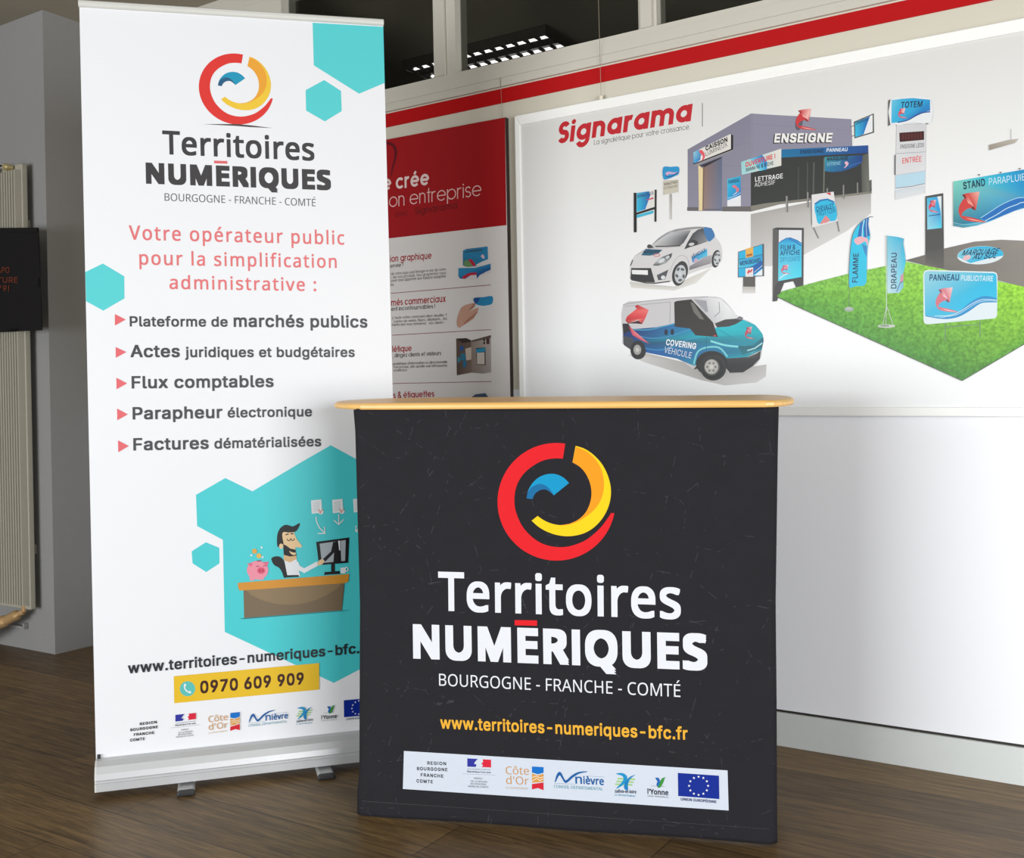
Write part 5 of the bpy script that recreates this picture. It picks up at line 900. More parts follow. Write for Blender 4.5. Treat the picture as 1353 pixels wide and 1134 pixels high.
def cloth_material():
    m = material('charcoal_printed_cloth', rgb(36, 35, 39), 0.85, noise=0.10, scale=25, spec=0.15)
    nt = m.node_tree
    p = nt.nodes['Principled BSDF']
    src = p.inputs['Base Color'].links[0].from_socket
    tc = nt.nodes.new('ShaderNodeTexCoord')
    # faint printed line drawing: broken hair lines of a network
    mx = src
    for sc, wd in ((4.0, 0.0035), (6.5, 0.0030)):
        vo = nt.nodes.new('ShaderNodeTexVoronoi')
        vo.feature = 'DISTANCE_TO_EDGE'
        vo.inputs['Scale'].default_value = sc
        nt.links.new(tc.outputs['Object'], vo.inputs['Vector'])
        lt = nt.nodes.new('ShaderNodeMath')
        lt.operation = 'LESS_THAN'
        lt.inputs[1].default_value = wd * sc / 4
        nt.links.new(vo.outputs['Distance'], lt.inputs[0])
        nz = nt.nodes.new('ShaderNodeTexNoise')
        nz.inputs['Scale'].default_value = 60.0
        nt.links.new(tc.outputs['Object'], nz.inputs['Vector'])
        gt = nt.nodes.new('ShaderNodeMath')
        gt.operation = 'GREATER_THAN'
        gt.inputs[1].default_value = 0.57
        nt.links.new(nz.outputs['Fac'], gt.inputs[0])
        mu = nt.nodes.new('ShaderNodeMath')
        mu.operation = 'MULTIPLY'
        nt.links.new(lt.outputs['Value'], mu.inputs[0])
        nt.links.new(gt.outputs['Value'], mu.inputs[1])
        sc2 = nt.nodes.new('ShaderNodeMath')
        sc2.operation = 'MULTIPLY'
        sc2.inputs[1].default_value = 0.07
        nt.links.new(mu.outputs['Value'], sc2.inputs[0])
        mm = nt.nodes.new('ShaderNodeMix')
        mm.data_type = 'RGBA'
        mm.inputs['B'].default_value = rgb(150, 148, 160)
        nt.links.new(sc2.outputs['Value'], mm.inputs['Factor'])
        nt.links.new(mx, mm.inputs['A'])
        mx = mm.outputs['Result']
    nt.links.new(mx, p.inputs['Base Color'])
    # soft creases in the stretched cloth
    mp = nt.nodes.new('ShaderNodeMapping')
    mp.inputs['Rotation'].default_value = (0, math.radians(35), 0)
    mp.inputs['Scale'].default_value = (3.0, 3.0, 9.0)
    nt.links.new(tc.outputs['Object'], mp.inputs['Vector'])
    nz = nt.nodes.new('ShaderNodeTexNoise')
    nz.inputs['Scale'].default_value = 1.4
    nz.inputs['Detail'].default_value = 2.0
    nt.links.new(mp.outputs['Vector'], nz.inputs['Vector'])
    b = nt.nodes.new('ShaderNodeBump')
    b.inputs['Strength'].default_value = 0.5
    b.inputs['Distance'].default_value = 0.012
    nt.links.new(nz.outputs['Fac'], b.inputs['Height'])
    nt.links.new(b.outputs['Normal'], p.inputs['Normal'])
    return m

M_cloth = cloth_material()
LEFT = [CPL.px(x, y) for y, x in ((542, 464.2), (570, 466.5), (798, 472.8), (1020, 472), (1050, 469.3), (1079, 469))]
RIGHT = [CPL.px(x, y) for y, x in ((539.5, 1030), (584, 1029), (798, 1026), (933, 1027.3), (1090, 1028), (1118.5, 1028.5))]
def edge_x(L, y):
    P = sorted(L, key=lambda q: q.y)
    for a, b in zip(P, P[1:]):
        if y <= b.y or b is P[-1]:
            t = min(1, max(0, (y - a.y) / (b.y - a.y)))
            return a.x + (b.x - a.x) * t
ZTOP_L, ZTOP_R = LEFT[0].y + 0.003, RIGHT[0].y + 0.004
CW = (CB1 - CB0).length
def relief(x, y):
    """soft folds of the stretched cloth, strongest under the top"""
    k = max(0.0, min(1.0, (y - 0.945) / 0.04))
    f = 0.0045 * k * math.sin(9 * x + 5 * (1.0 - y) * 9 + 1.2) * math.sin(4.1 * x + 0.7)
    f += 0.0035 * k * math.sin(31 * x - 30 * y) * (0.4 + 0.6 * math.sin(5 * x + 2) ** 2)
    e = max(0.0, min(1.0, (0.045 - y) / 0.03))
    f += 0.003 * e * math.sin(13 * x + 0.5)
    # stitched hems
    f -= 0.0014 * math.exp(-((y - 0.036) / 0.003) ** 2) + 0.0012 * math.exp(-((y - 0.962) / 0.003) ** 2)
    return f
NX, NY, DEP = 90, 110, 0.34
bm = bmesh.new()
grid = []
rad = 0.018
ys = [(j / NY) for j in range(NY + 1)]
for j in range(NY + 1):
    row = []
    v = ys[j]
    yl, yr = 0.004 + v * (ZTOP_L - 0.004), 0.004 + v * (ZTOP_R - 0.004)
    xl, xr = edge_x(LEFT, yl), edge_x(RIGHT, yr)
    for k in range(8):                                    # left flank, back to front
        d = -DEP + k * (DEP - rad) / 7.5
        row.append(CPL.at((xl + 0.004 * math.sin(20 * d) * (1 - v), yl), d))
    for k in range(1, 4):
        a = math.radians(90 * k / 4)
        row.append(CPL.at((xl + rad * (1 - math.cos(a)), yl), -rad + rad * math.sin(a)))
    for i in range(NX + 1):
        u = i / NX
        x = xl + rad + (xr - xl - 2 * rad) * u
        y = yl + (yr - yl) * u
        row.append(CPL.at((x, y), relief(x, y)))
    for k in range(3, 0, -1):
        a = math.radians(90 * k / 4)
        row.append(CPL.at((xr - rad * (1 - math.cos(a)), yr), -rad + rad * math.sin(a)))
    for k in range(7, -1, -1):
        d = -DEP + k * (DEP - rad) / 7.5
        row.append(CPL.at((xr + 0.004 * math.sin(20 * d) * (1 - v), yr), d))
    grid.append([bm.verts.new(p) for p in row])
for a, b in zip(grid, grid[1:]):
    for i in range(len(a) - 1):
        bm.faces.new((a[i], a[i + 1], b[i + 1], b[i]))
cover = obj('cloth_cover', bm, M_cloth, counter, smooth=True)
sm = cover.modifiers.new('thickness', 'SOLIDIFY')
sm.thickness, sm.offset = 0.0015, -1

# stitching along the bottom hem
bm = bmesh.new()
for i in range(150):
    u0, u1 = i / 150, (i + 0.55) / 150
    P = []
    for u in (u0, u1):
        x = edge_x(LEFT, 0.06) + 0.02 + (CW - 0.04) * u
        y = 0.040 - 0.002 * u
        P.append((x, y))
    vs = [bm.verts.new(CPL.at(q, relief(q[0], q[1]) + 0.0008)) for q in ((P[0][0], P[0][1] - .0005), (P[1][0], P[1][1] - .0005), (P[1][0], P[1][1] + .0005), (P[0][0], P[0][1] + .0005))]
    bm.faces.new(vs)
obj('hem_stitching', bm, material('grey_thread', rgb(88, 84, 82), 0.8), cover)

rel = relief
W_ = (238, 240, 246)
p = Print(CPL, (640, 570, 0.16755), rel, 0.86, 0.0004)
ring_logo(p)
p.done('logo', M_ink_cloth, cover)

p = Print(CPL, (540, 740, 0.30303), rel, 0.86, 0.0004)
p.text('Territoires', (130, 221), (1187, 259), 170, 'N', W_, 0.028)
p.text('NUMERIQUES', (20, 430), (1303, 483), 150, 'N', W_, 0.075)
p.poly([(462, 262), (560, 264), (560, 287), (462, 285)], RED)
p.text('BOURGOGNE - FRANCHE - COMTÉ', (133, 548), (1185, 598), 52, 'N', W_, 0.0)
p.crop = (460, 800, 0.44346)
p.text('www.territoires-numeriques-bfc.fr', (275, 367), (1012, 401), 36, 'I', (246, 182, 52), 0.035)
p.done('lettering', M_ink_cloth, cover)

def subcrop(pr):
    def f(ox, oy, k):
        pr.crop = (ox, oy, k)
    return f
p = Print(CPL, None, rel, 0.86, 0.0004)
q = [(533.8, 992.4), (961.3, 1018.1), (962.8, 1071.1), (532.4, 1042.6)]
n_ = 24
lay_ = p.next()
for i in range(n_):                                        # in slices, so that it follows the cloth
    def mix(a, b, t): return (a[0] + (b[0] - a[0]) * t, a[1] + (b[1] - a[1]) * t)
    t0, t1 = i / n_, (i + 1) / n_
    p.poly([mix(q[0], q[1], t0), mix(q[0], q[1], t1), mix(q[3], q[2], t1), mix(q[3], q[2], t0)], (218, 226, 238), lay_)
partner_logos(p, subcrop(p))
p.done('partner_strip', M_ink_cloth, cover)

# wooden top: long board with straight front and rounded ends, eased edges, tipped a little towards the front
def wood_material():
    m = material('pale_beech', rgb(238, 186, 104), 0.38)
    nt = m.node_tree
    pr = nt.nodes['Principled BSDF']
    tc = nt.nodes.new('ShaderNodeTexCoord')
    mp = nt.nodes.new('ShaderNodeMapping')
    mp.inputs['Scale'].default_value = (3, 60, 60)
    nz = nt.nodes.new('ShaderNodeTexNoise')
    nz.inputs['Scale'].default_value = 1.5
    nz.inputs['Detail'].default_value = 6
    nt.links.new(tc.outputs['Object'], mp.inputs['Vector'])
    nt.links.new(mp.outputs['Vector'], nz.inputs['Vector'])
    mx = nt.nodes.new('ShaderNodeMix')
    mx.data_type = 'RGBA'
    mx.inputs['A'].default_value = rgb(226, 170, 88)
    mx.inputs['B'].default_value = rgb(246, 202, 126)
    nt.links.new(nz.outputs['Fac'], mx.inputs['Factor'])
    nt.links.new(mx.outputs['Result'], pr.inputs['Base Color'])
    return m
xm = CW / 2
tipL = Plane(CB0, c_ex, None, -0.15).px(446, 534).x
tipR = Plane(CB0, c_ex, None, -0.15).px(1049.5, 531).x
fl, fr = CPL.px(500, 536).x, CPL.px(1012, 534).x
DT = 0.36
plan = [(fl, 0.016)]
for k in range(1, 12):
    a = math.radians(90 + 180 * k / 12)
    plan.append((fl + (fl - tipL) * math.cos(a) if True else 0, 0.016 - DT / 2 + DT / 2 * math.sin(a)))
plan += [(fl, 0.016 - DT), (fr, 0.016 - DT)]
for k in range(1, 12):
    a = math.radians(-90 + 180 * k / 12)
    plan.append((fr + (tipR - fr) * math.cos(a), 0.016 - DT / 2 + DT / 2 * math.sin(a)))
plan.append((fr, 0.016))
def top_z(x, d):
    t = (x - 0.0) / CW
    return (1.0335 + (1.0205 - 1.0335) * t) + 0.042 * (0.016 - d)
cxm, dm = (fl + fr) / 2, 0.016 - DT / 2
bm = bmesh.new()
rings = []
for inset, dz in ((0.010, -0.0165), (0.003, -0.0160), (0.0, -0.012), (0.0, -0.006), (0.003, -0.002), (0.007, 0.0)):
    ring = []
    for x, d in plan:
        v = Vector((x - cxm, d - dm))
        l = v.length
        vx = v.x - math.copysign(min(inset, abs(v.x)), v.x)
        vd = v.y - math.copysign(min(inset, abs(v.y)), v.y) if abs(v.y) > 1e-4 else v.y
        X_, D_ = cxm + vx, dm + vd
        ring.append(bm.verts.new(CPL.at((X_, top_z(X_, D_) + dz), D_)))
    rings.append(ring)
nn = len(plan)
for a, b in zip(rings, rings[1:]):
    for i in range(nn):
        bm.faces.new((a[i], a[(i + 1) % nn], b[(i + 1) % nn], b[i]))
bm.faces.new(rings[0][::-1])
bm.faces.new(rings[-1])
bmesh.ops.recalc_face_normals(bm, faces=bm.faces[:])
obj('counter_top', bm, wood_material(), counter, label='pale wooden counter top with rounded ends')

# ================================================================== THE ROLL-UP BANNER
BB0, BB1 = on_floor(127, 1040, 0.02), on_floor(532, 993.5, 0.02)
BB0.z = BB1.z = 0.0
b_ex = (BB1 - BB0).normalized()
BPL = Plane(BB0, b_ex)
banner = thing('rollup_banner', 'tall white roll-up banner with turquoise hexagons on a silver floor cassette', 'banner stand',
               (BB0 + BB1) / 2, math.atan2(b_ex.y, b_ex.x))
M_alu = material('satin_aluminium', rgb(196, 197, 198), 0.42, metal=0.35, noise=0.03)
M_alu_paint = material('silver_rail', rgb(206, 206, 200), 0.4, noise=0.02)
M_black = material('black_plastic', rgb(38, 38, 40), 0.5)
M_sheet = material('banner_sheet', rgb(226, 227, 230), 0.45, noise=0.01, scale=400, spec=0.3)

sheet_q = [(104.8, 9.0), (506.2, 33.5), (531.0, 985), (127.2, 1022)]
Q = [BPL.px(*c) for c in sheet_q]
bm = bmesh.new()
nx, ny = 24, 40
def curl(x, y):
    u = (x - Q[3].x) / (Q[2].x - Q[3].x)
    return 0.0 * u
front, backv = [], []
for j in range(ny + 1):
    v = j / ny
    l, r_ = Q[3].lerp(Q[0], v), Q[2].lerp(Q[1], v)
    rowf, rowb = [], []
    for i in range(nx + 1):
        q = l.lerp(r_, i / nx)
        c = curl(q.x, q.y)
        rowf.append(bm.verts.new(BPL.at(q, c)))
        rowb.append(bm.verts.new(BPL.at(q, c - 0.0006)))
    front.append(rowf)
    backv.append(rowb)
for j in range(ny):
    for i in range(nx):
        bm.faces.new((front[j][i], front[j][i + 1], front[j + 1][i + 1], front[j + 1][i]))
        bm.faces.new((backv[j][i], backv[j + 1][i], backv[j + 1][i + 1], backv[j][i + 1]))
sheet = obj('graphic_sheet', bm, M_sheet, banner, smooth=True)

# top rail: clamped profile, rounded front
t0, t1 = BPL.px(103.8, 9.5), BPL.px(506.6, 34.5)
t0u, t1u = BPL.px(103.6, 1.0), BPL.px(506.4, 25.4)
hr = ((t0u - t0).length + (t1u - t1).length) / 2
prof = [(-0.008, 0), (0.004, 0), (0.0075, 0.003), (0.0085, hr * 0.5), (0.0075, hr - 0.003), (0.004, hr), (-0.008, hr)]
bm = bmesh.new()
extrude_profile(bm, prof, BPL.at(t0), BPL.at(t1), BPL.n, BPL.ey)
obj('top_rail', bm, M_alu_paint, banner)

# cassette: rolled aluminium case with a rounded crown and a stepped foot lip
CF = Plane(BB0, b_ex, None, 0.045)
k0, k1 = CF.px(124.8, 1038), CF.px(471.8, 1003)
x0c, x1c = k0.x, BPL.px(533.5, 990).x + 0.012
zc0 = 0.020
hc = CF.px(124.8, 1009.5).y - zc0
prof = [(0.045, 0), (0.045, 0.020), (0.041, 0.022), (0.041, 0.026), (0.044, 0.030), (0.041, 0.045), (0.033, hc - 0.014), (0.018, hc - 0.003), (0.004, hc), (-0.004, hc - 0.002),
        (-0.030, hc - 0.006), (-0.048, hc - 0.030), (-0.052, 0.010), (-0.050, 0.0)]
bm = bmesh.new()
extrude_profile(bm, prof, BPL.at((x0c + 0.004, zc0)), BPL.at((x1c - 0.004, zc0)), BPL.n, BPL.ey)
cassette = obj('cassette', bm, M_alu, banner, label='silver aluminium cassette at the foot of the banner')
for xa, xb in ((x0c, x0c + 0.004), (x1c - 0.004, x1c)):
    bm = bmesh.new()
    extrude_profile(bm, prof, BPL.at((xa, zc0)), BPL.at((xb, zc0)), BPL.n, BPL.ey)
    obj('end_cap', bm, M_alu_paint, cassette)
bm = bmesh.new()                                            # slot lip where the sheet leaves the case
hexa(bm, [BPL.at((x0c + 0.004, zc0 + hc - 0.004), -0.006), BPL.at((x0c + 0.012, zc0 + hc - 0.004), -0.006), BPL.at((x0c + 0.012, zc0 + hc - 0.004), 0.006), BPL.at((x0c + 0.004, zc0 + hc - 0.004), 0.006),
          BPL.at((x0c + 0.004, zc0 + hc + 0.010), -0.006), BPL.at((x0c + 0.012, zc0 + hc + 0.010), -0.006), BPL.at((x0c + 0.012, zc0 + hc + 0.010), 0.006), BPL.at((x0c + 0.004, zc0 + hc + 0.010), 0.006)])
bmesh.ops.recalc_face_normals(bm, faces=bm.faces[:])
obj('slot_clip', bm, M_black, cassette)
for pl, pr in (((234.5, 1053), (257, 1052)), ((421.5, 1031), (442, 1030))):   # swing-out feet
    a, b = on_floor(*pl), on_floor(*pr)
    c = (a + b) / 2
    xc_ = (c - BPL.o).dot(b_ex)
    yc_ = (c - BPL.o).dot(BPL.n)
    w = 0.0225
    prof = [(-w, 0.0), (w, 0.0), (w, 0.008), (w - 0.005, 0.013), (-w + 0.005, 0.013), (-w, 0.008)]
    bm = bmesh.new()
    extrude_profile(bm, prof, BPL.at((xc_, 0.0), yc_ - 0.016), BPL.at((xc_, 0.0), -0.04), b_ex, BPL.ey)
    foot = obj('foot', bm, M_alu, banner)
    bevel(foot, 0.002)
    bm = bmesh.new()
    prof2 = [(x * 1.04, z * 1.03) for x, z in prof]
    extrude_profile(bm, prof2, BPL.at((xc_, 0.0), yc_), BPL.at((xc_, 0.0), yc_ - 0.017), b_ex, BPL.ey)
    cap = obj('foot_cap', bm, M_black, foot, label='black plastic foot cap')
    bevel(cap, 0.003)
bm = bmesh.new()
xm_ = (Q[3].x + Q[2].x) / 2
tube(bm, [BPL.at((xm_, 0.09), -0.03), BPL.at((xm_, 2.10), -0.012)], 0.009, 12)
obj('support_pole', bm, M_alu, banner)

# ---- print on the sheet
brel = lambda x, y: curl(x, y)
TQ = (88, 207, 210)
TQ2 = (72, 203, 208)
c = lambda x, y: (100 + x * 0.3178, 600 + y * 0.3178)
for shape, ink in (([(413, 30.1), (414.6, 86.4), (474.4, 123.9), (508.3, 109.6), (506.4, 35.5)], TQ),
                   ([(428.3, 105.8), (450.5, 120.1), (451.5, 146.8), (429.2, 160.5), (404.4, 146.2), (403.8, 119.2)], TQ),
                   ([(112.7, 359.5), (135.9, 348.3), (164.2, 365.2), (164.5, 394.4), (136.5, 410.6), (113.7, 398.2)], TQ),
                   ([(258.9, 654), (297.7, 631.8), (333.6, 649.3), (400.3, 609.5), (437, 588.5), (520.7, 634), (526.5, 858), (441, 902.5), (297, 835.2), (294.5, 713.5), (260.5, 695.3)], TQ2),
                   ([c(482, 405), c(541, 367), c(597, 390), c(598, 455), c(543, 491), c(486, 455)], TQ2)):
    p = Print(BPL, None, brel, 0.95)
    p.poly(shape, ink)
    p.done('hexagon_print', M_ink_sheet, sheet)

# ring mark, same drawing as on the counter, scaled onto the sheet
cc = CPL.px(640 + 0.16755 * 569, 570 + 0.16755 * 556)
cr = (CPL.px(640 + 0.16755 * 569, 570 + 0.16755 * 1020) - cc).length
bc = BPL.px(313.2, 117.7)
br_ = (BPL.px(313.6, 164.6) - bc).length
lean = Matrix.Rotation(-0.010, 2)
class Carried(Print):
    """prints a drawing made for the counter at its place on the banner"""
    def __init__(self, c0, k, b0, rot=0.0):
        super().__init__(BPL, None, brel)
        self.c0, self.k, self.b0 = c0, k, b0
        self.rot = Matrix.Rotation(rot, 2)
    def pix(self, pt):
        if self.crop:
            pt = (self.crop[0] + pt[0] * self.crop[2], self.crop[1] + pt[1] * self.crop[2])
        return self.b0 + self.rot @ ((CPL.px(*pt) - self.c0) * self.k)
p = Carried(cc, br_ / cr, bc, -0.012)
p.crop = (640, 570, 0.16755)
ring_logo(p, (232, 58, 52), (250, 208, 62), (246, 172, 58), (32, 158, 196), (42, 100, 140))
lay = p.next()
p.crop = None
p2 = Print(BPL, None, brel)
p2.bm.free()
p2.bm, p2.ink = p.bm, p.ink
p2.poly([(268, 164.2), (313, 163.9), (330, 165.5), (360, 169.3), (330, 168.0), (313, 166.6)], (88, 80, 78))
p.done('logo', M_ink_sheet, sheet)

DK = (66, 64, 66)
p = Print(BPL, (180, 160, 0.19956), brel)
p.text('Territoires', (175, 219.5), (1180, 264), 157, 'N', DK, 0.030)
p.text('NUMERIQUES', (65, 415), (1290, 459), 140, 'N', DK, 0.085)
p.poly([(515, 262), (603, 265), (603, 283), (515, 280)], (232, 110, 112))
p.text('BOURGOGNE - FRANCHE - COMTÉ', (188, 528), (1188, 565), 50, 'N', (104, 104, 106), 0.0)
SALM = (238, 122, 124)
p.crop = (100, 280, 0.3178)
p.text('Votre opérateur public', (222, 116), (1117, 137), 60, 'N', SALM, 0.018, 0, 0.10)
p.text('pour la simplification', (265, 220), (1085, 234), 58, 'N', SALM, 0.018, 0, 0.10)
p.text('administrative :', (390, 321), (1000, 330), 56, 'N', SALM, 0.018, 0, 0.10)
for t in (((163, 425), (208, 448), (163, 473)), ((166, 562), (211, 583), (167, 607)), ((169, 690), (214, 713), (170, 738)), ((172, 818), (217, 842), (173, 867)), ((176, 950), (221, 974), (177, 1000))):
    p.poly(list(t), (238, 112, 118))
GB = (74, 76, 80)
for s, a, b, h in (('Plateforme de', (225, 477), (632, 478), 43), ('marchés publics', (657, 479), (1213, 482), 52),
                   ('Actes', (228, 605), (433, 605), 52), ('juridiques et budgétaires', (455, 605), (1160, 604), 43),
                   ('Flux comptables', (233, 735), (823, 729), 52),
                   ('Parapheur', (237, 864), (610, 858), 52), ('électronique', (632, 856), (982, 851), 42),
                   ('Factures', (240, 993), (553, 986), 52), ('dématérialisées', (577, 985), (1020, 975), 43)):
    p.text(s, a, b, h, 'I', GB, 0.036)
p.done('lettering', M_ink_sheet, sheet)

# illustration: clerk at a desk with a piggy bank
WH, GR = (240, 244, 246), (190, 196, 200)
for x, y in ((685, 172), (843, 168), (1000, 162)):
    p = Print(BPL, (290, 630, 0.17642), brel)
    p.poly([(x, y + 6), (x + 78, y - 2), (x + 84, y + 96), (x + 6, y + 106)], WH)
    for k in range(7):
        p.line([(x + 14, y + 22 + k * 11), (x + 66, y + 16 + k * 11)], 3, GR)
    p.ell(x + 74, y + 92, 20, 18, (236, 240, 240))
    p.line([(x + 56, y + 72), (x + 70, y + 100), (x + 76, y + 84), (x + 92, y + 76)], 6, (226, 120, 104))
    p.done('document_icon', M_ink_sheet, sheet)
for shaft, head in (([(722, 300), (728, 340), (750, 385), (788, 422)], [(786, 376), (790, 424), (736, 426)]), ([(893, 280), (893, 356)], [(856, 325), (893, 358), (929, 320)]),
                    ([(1074, 300), (1050, 380), (1024, 408)], [(1030, 368), (1022, 372), (1020, 408), (1036, 414)])):
    p = Print(BPL, (290, 630, 0.17642), brel)
    p.line(shaft, 7, WH)
    p.line(head, 7, WH)
    p.done('arrow_icon', M_ink_sheet, sheet)
p = Print(BPL, (290, 630, 0.17642), brel)
KB = (24, 24, 28)
SK, SKD = (240, 206, 158), (226, 186, 136)
# chair, man
p.spoly([(388, 616), (412, 598), (446, 598), (474, 618), (494, 660), (506, 738), (505, 752), (484, 756), (468, 715), (446, 682), (408, 660)], KB)
p.poly([(482, 612), (576, 612), (590, 680), (604, 746), (510, 748), (496, 680)], (238, 242, 246))
p.line([(572, 640), (588, 678), (634, 704), (738, 648)], 32, (240, 244, 248))
p.poly([(484, 738), (592, 736), (596, 750), (486, 756)], KB)
p.poly([(480, 580), (575, 580), (576, 616), (530, 642), (482, 626)], SKD)
p.spoly([(462, 415), (500, 405), (552, 405), (562, 430), (580, 470), (618, 520), (598, 530), (568, 530), (568, 570), (520, 580), (488, 560), (470, 500)], SK, 3)
p.spoly([(430, 490), (434, 430), (455, 385), (490, 361), (520, 364), (552, 372), (600, 347), (590, 385), (566, 412), (520, 418), (482, 414), (470, 430), (474, 470), (480, 505), (462, 505), (446, 528), (434, 520)], KB, 3)
p.poly([(476, 505), (500, 515), (530, 538), (568, 546), (577, 590), (530, 598), (482, 586)], KB)
p.spoly([(522, 556), (545, 566), (572, 570), (566, 585), (540, 582)], SK, 3)
p.ell(461, 521, 15, 20, SK)
p.line([(494, 436), (518, 428)], 8, KB)
p.line([(532, 428), (554, 426)], 8, KB)
p.line(arc(519, 464, 12, 16, 0, 180, 8), 6, KB)
p.line(arc(548, 462, 12, 16, 0, 180, 8), 6, KB)
# screen
p.poly([(723, 488), (970, 455), (962, 645), (745, 662)], KB)
p.poly([(750, 502), (945, 474), (940, 630), (766, 646)], (176, 186, 192))
p.poly([(775, 616), (835, 560), (850, 490), (905, 478), (912, 640), (852, 644), (858, 568), (792, 636)], KB)
p.poly([(888, 480), (902, 478), (904, 550), (896, 552)], WH)
p.spoly([(730, 655), (745, 628), (768, 618), (784, 634), (768, 656), (742, 664)], SK, 3)
p.poly([(834, 650), (862, 648), (863, 712), (836, 714)], KB)
p.poly([(787, 714), (896, 706), (902, 728), (783, 736)], KB)
p.line(arc(950, 693, 14, 14, 0, 360, 16), 7, WH)
p.poly([(904, 682), (946, 678), (944, 722), (908, 724)], WH)
# piggy bank
PK, PKD = (244, 150, 170), (228, 110, 140)
p.poly([(222, 745), (258, 745), (262, 776), (230, 778)], PK)
p.poly([(298, 745), (332, 745), (330, 770), (300, 772)], PK)
p.ell(285, 700, 80, 70, PK)
p.poly([(205, 650), (250, 645), (238, 675)], PKD)
p.poly([(322, 640), (368, 636), (356, 672)], PKD)
p.ell(312, 703, 30, 25, (226, 88, 118))
p.ell(302, 703, 5, 9, (150, 45, 75))
p.ell(324, 702, 5, 9, (150, 45, 75))
p.line(arc(286, 676, 10, 7, 180, 360, 6), 5, (150, 45, 75))
p.line(arc(338, 672, 10, 7, 180, 360, 6), 5, (150, 45, 75))
p.line([(280, 632), (312, 628)], 7, (120, 50, 70))
p.ell(262, 558, 18, 19, (232, 172, 70))
p.ell(294, 592, 18, 19, (238, 186, 84))
for x, y in ((238, 588), (316, 530), (322, 602)):
    star(p, x, y, 12, WH)
# desk
p.poly([(180, 850), (935, 790), (915, 1000), (185, 1058)], (126, 108, 84))
p.poly([(200, 850)] + [(200 + 720 * i / 20, 850 - 55 * i / 20 + 135 * math.sin(math.pi * i / 20) ** 0.7) for i in range(1, 20)] + [(922, 792)], (146, 124, 92))
p.poly([(137, 795), (970, 728), (965, 782), (945, 796), (150, 853), (140, 830)], (220, 152, 52))
p.poly([(145, 1062), (980, 998), (930, 1006), (185, 1066)], (40, 120, 125))
p.done('desk_illustration', M_ink_sheet, sheet)

p = Print(BPL, None, brel)
p.text('www.territoires-numeriques-bfc.', (169.3, 890.2), (474.3, 863.2), 14.2, 'I', (40, 46, 52), 0.036)
p.text('fr', (478.2, 862.8), (489.5, 861.8), 14.0, 'I', (40, 46, 52), 0.036)
p.poly([(229.7, 893.6), (421.6, 876.1), (421.6, 911.2), (230.3, 929.2)], (243, 198, 38))
p.ell(247.8, 910.1, 10.2, 9.9, (98, 200, 192))
p.line(smooth([(244.0, 904.6), (244.0, 909.0), (246.8, 913.2), (251.4, 915.0)], 4), [2.6] + [1.7] * 20, WH)
p.ell(244.4, 905.4, 1.5, 2.0, WH, 10)
p.ell(250.8, 914.6, 2.0, 1.5, WH, 20)
p.text('0970 609 909', (264.6, 916.4), (401.4, 904.2), 16.4, 'I', (66, 26, 12), 0.05)
p.done('contact_print', M_ink_sheet, sheet)

ca, cb = CPL.px(551.0, 1017.9), CPL.px(896.0, 1022.0)
ba, bb = BPL.px(172.3, 966.5), BPL.px(454.2, 926.0)
p = Carried(ca, (bb - ba).x / (cb - ca).x, ba)
partner_logos(p, subcrop(p))
p.done('partner_logos', M_ink_sheet, sheet)

# ================================================================== THE BIG FRAMED BOARD ON THE WALL
BD = 0.030
FP = wall_plane(BD)                       # face of the frame
PPL = wall_plane(BD - 0.006)              # face of the printed panel
fTL, fBL = FP.px(679.5, 153.2), FP.px(686, 524)
fT2, fB2 = FP.px(1266, 40), FP.px(1353, 551)
S_END = FP.px(1353, 300).x + 0.22
def ext(a, b, x):
    return Vector((x, a.y + (b.y - a.y) * (x - a.x) / (b.x - a.x)))
fTR = ext(fTL, fT2, S_END)
fBB = FP.px(1030, 549.5)
fBR = ext(fBB, fB2, S_END)
fBLx = Vector((fBL.x, ext(fBB, fB2, fBL.x).y))
board = thing('framed_display_board', 'wide white framed display board picturing a grey shop, van, car and lawn signs', 'wall board',
              FP.at((fTL + fBR) / 2) - N * BD, math.atan2(T.y, T.x))
M_frame = material('white_frame_profile', rgb(243, 243, 240), 0.42, noise=0.01)
M_panel = material('board_panel', rgb(214, 213, 211), 0.42, noise=0.01, scale=300, spec=0.35)
FW = 0.034
def shift(p_, q_, w):                     # inner corner offsets
    return p_
outer = [fBLx, fBR, fTR, fTL]
inner_ = [fBLx + Vector((FW * 0.62, FW * 0.75)), fBR + Vector((-FW, FW * 0.75)), fTR + Vector((-FW, -FW)), fTL + Vector((FW * 0.62, -FW))]
for i in range(4):
    j = (i + 1) % 4
    a, b, c_, d_ = outer[i], outer[j], inner_[j], inner_[i]
    bm = bmesh.new()
    hexa(bm, [FP.at(q, -BD + 0.001) for q in (a, b, c_, d_)] + [FP.at(q, 0) for q in (a, b, c_, d_)])
    bmesh.ops.recalc_face_normals(bm, faces=bm.faces[:])
    o = obj('frame_bar', bm, M_frame, board)
    bevel(o, 0.0025)
bm = bmesh.new()
hexa(bm, [PPL.at(q, -0.012) for q in inner_] + [PPL.at(q, 0) for q in inner_])
bmesh.ops.recalc_face_normals(bm, faces=bm.faces[:])
panel = obj('picture_panel', bm, M_panel, board)
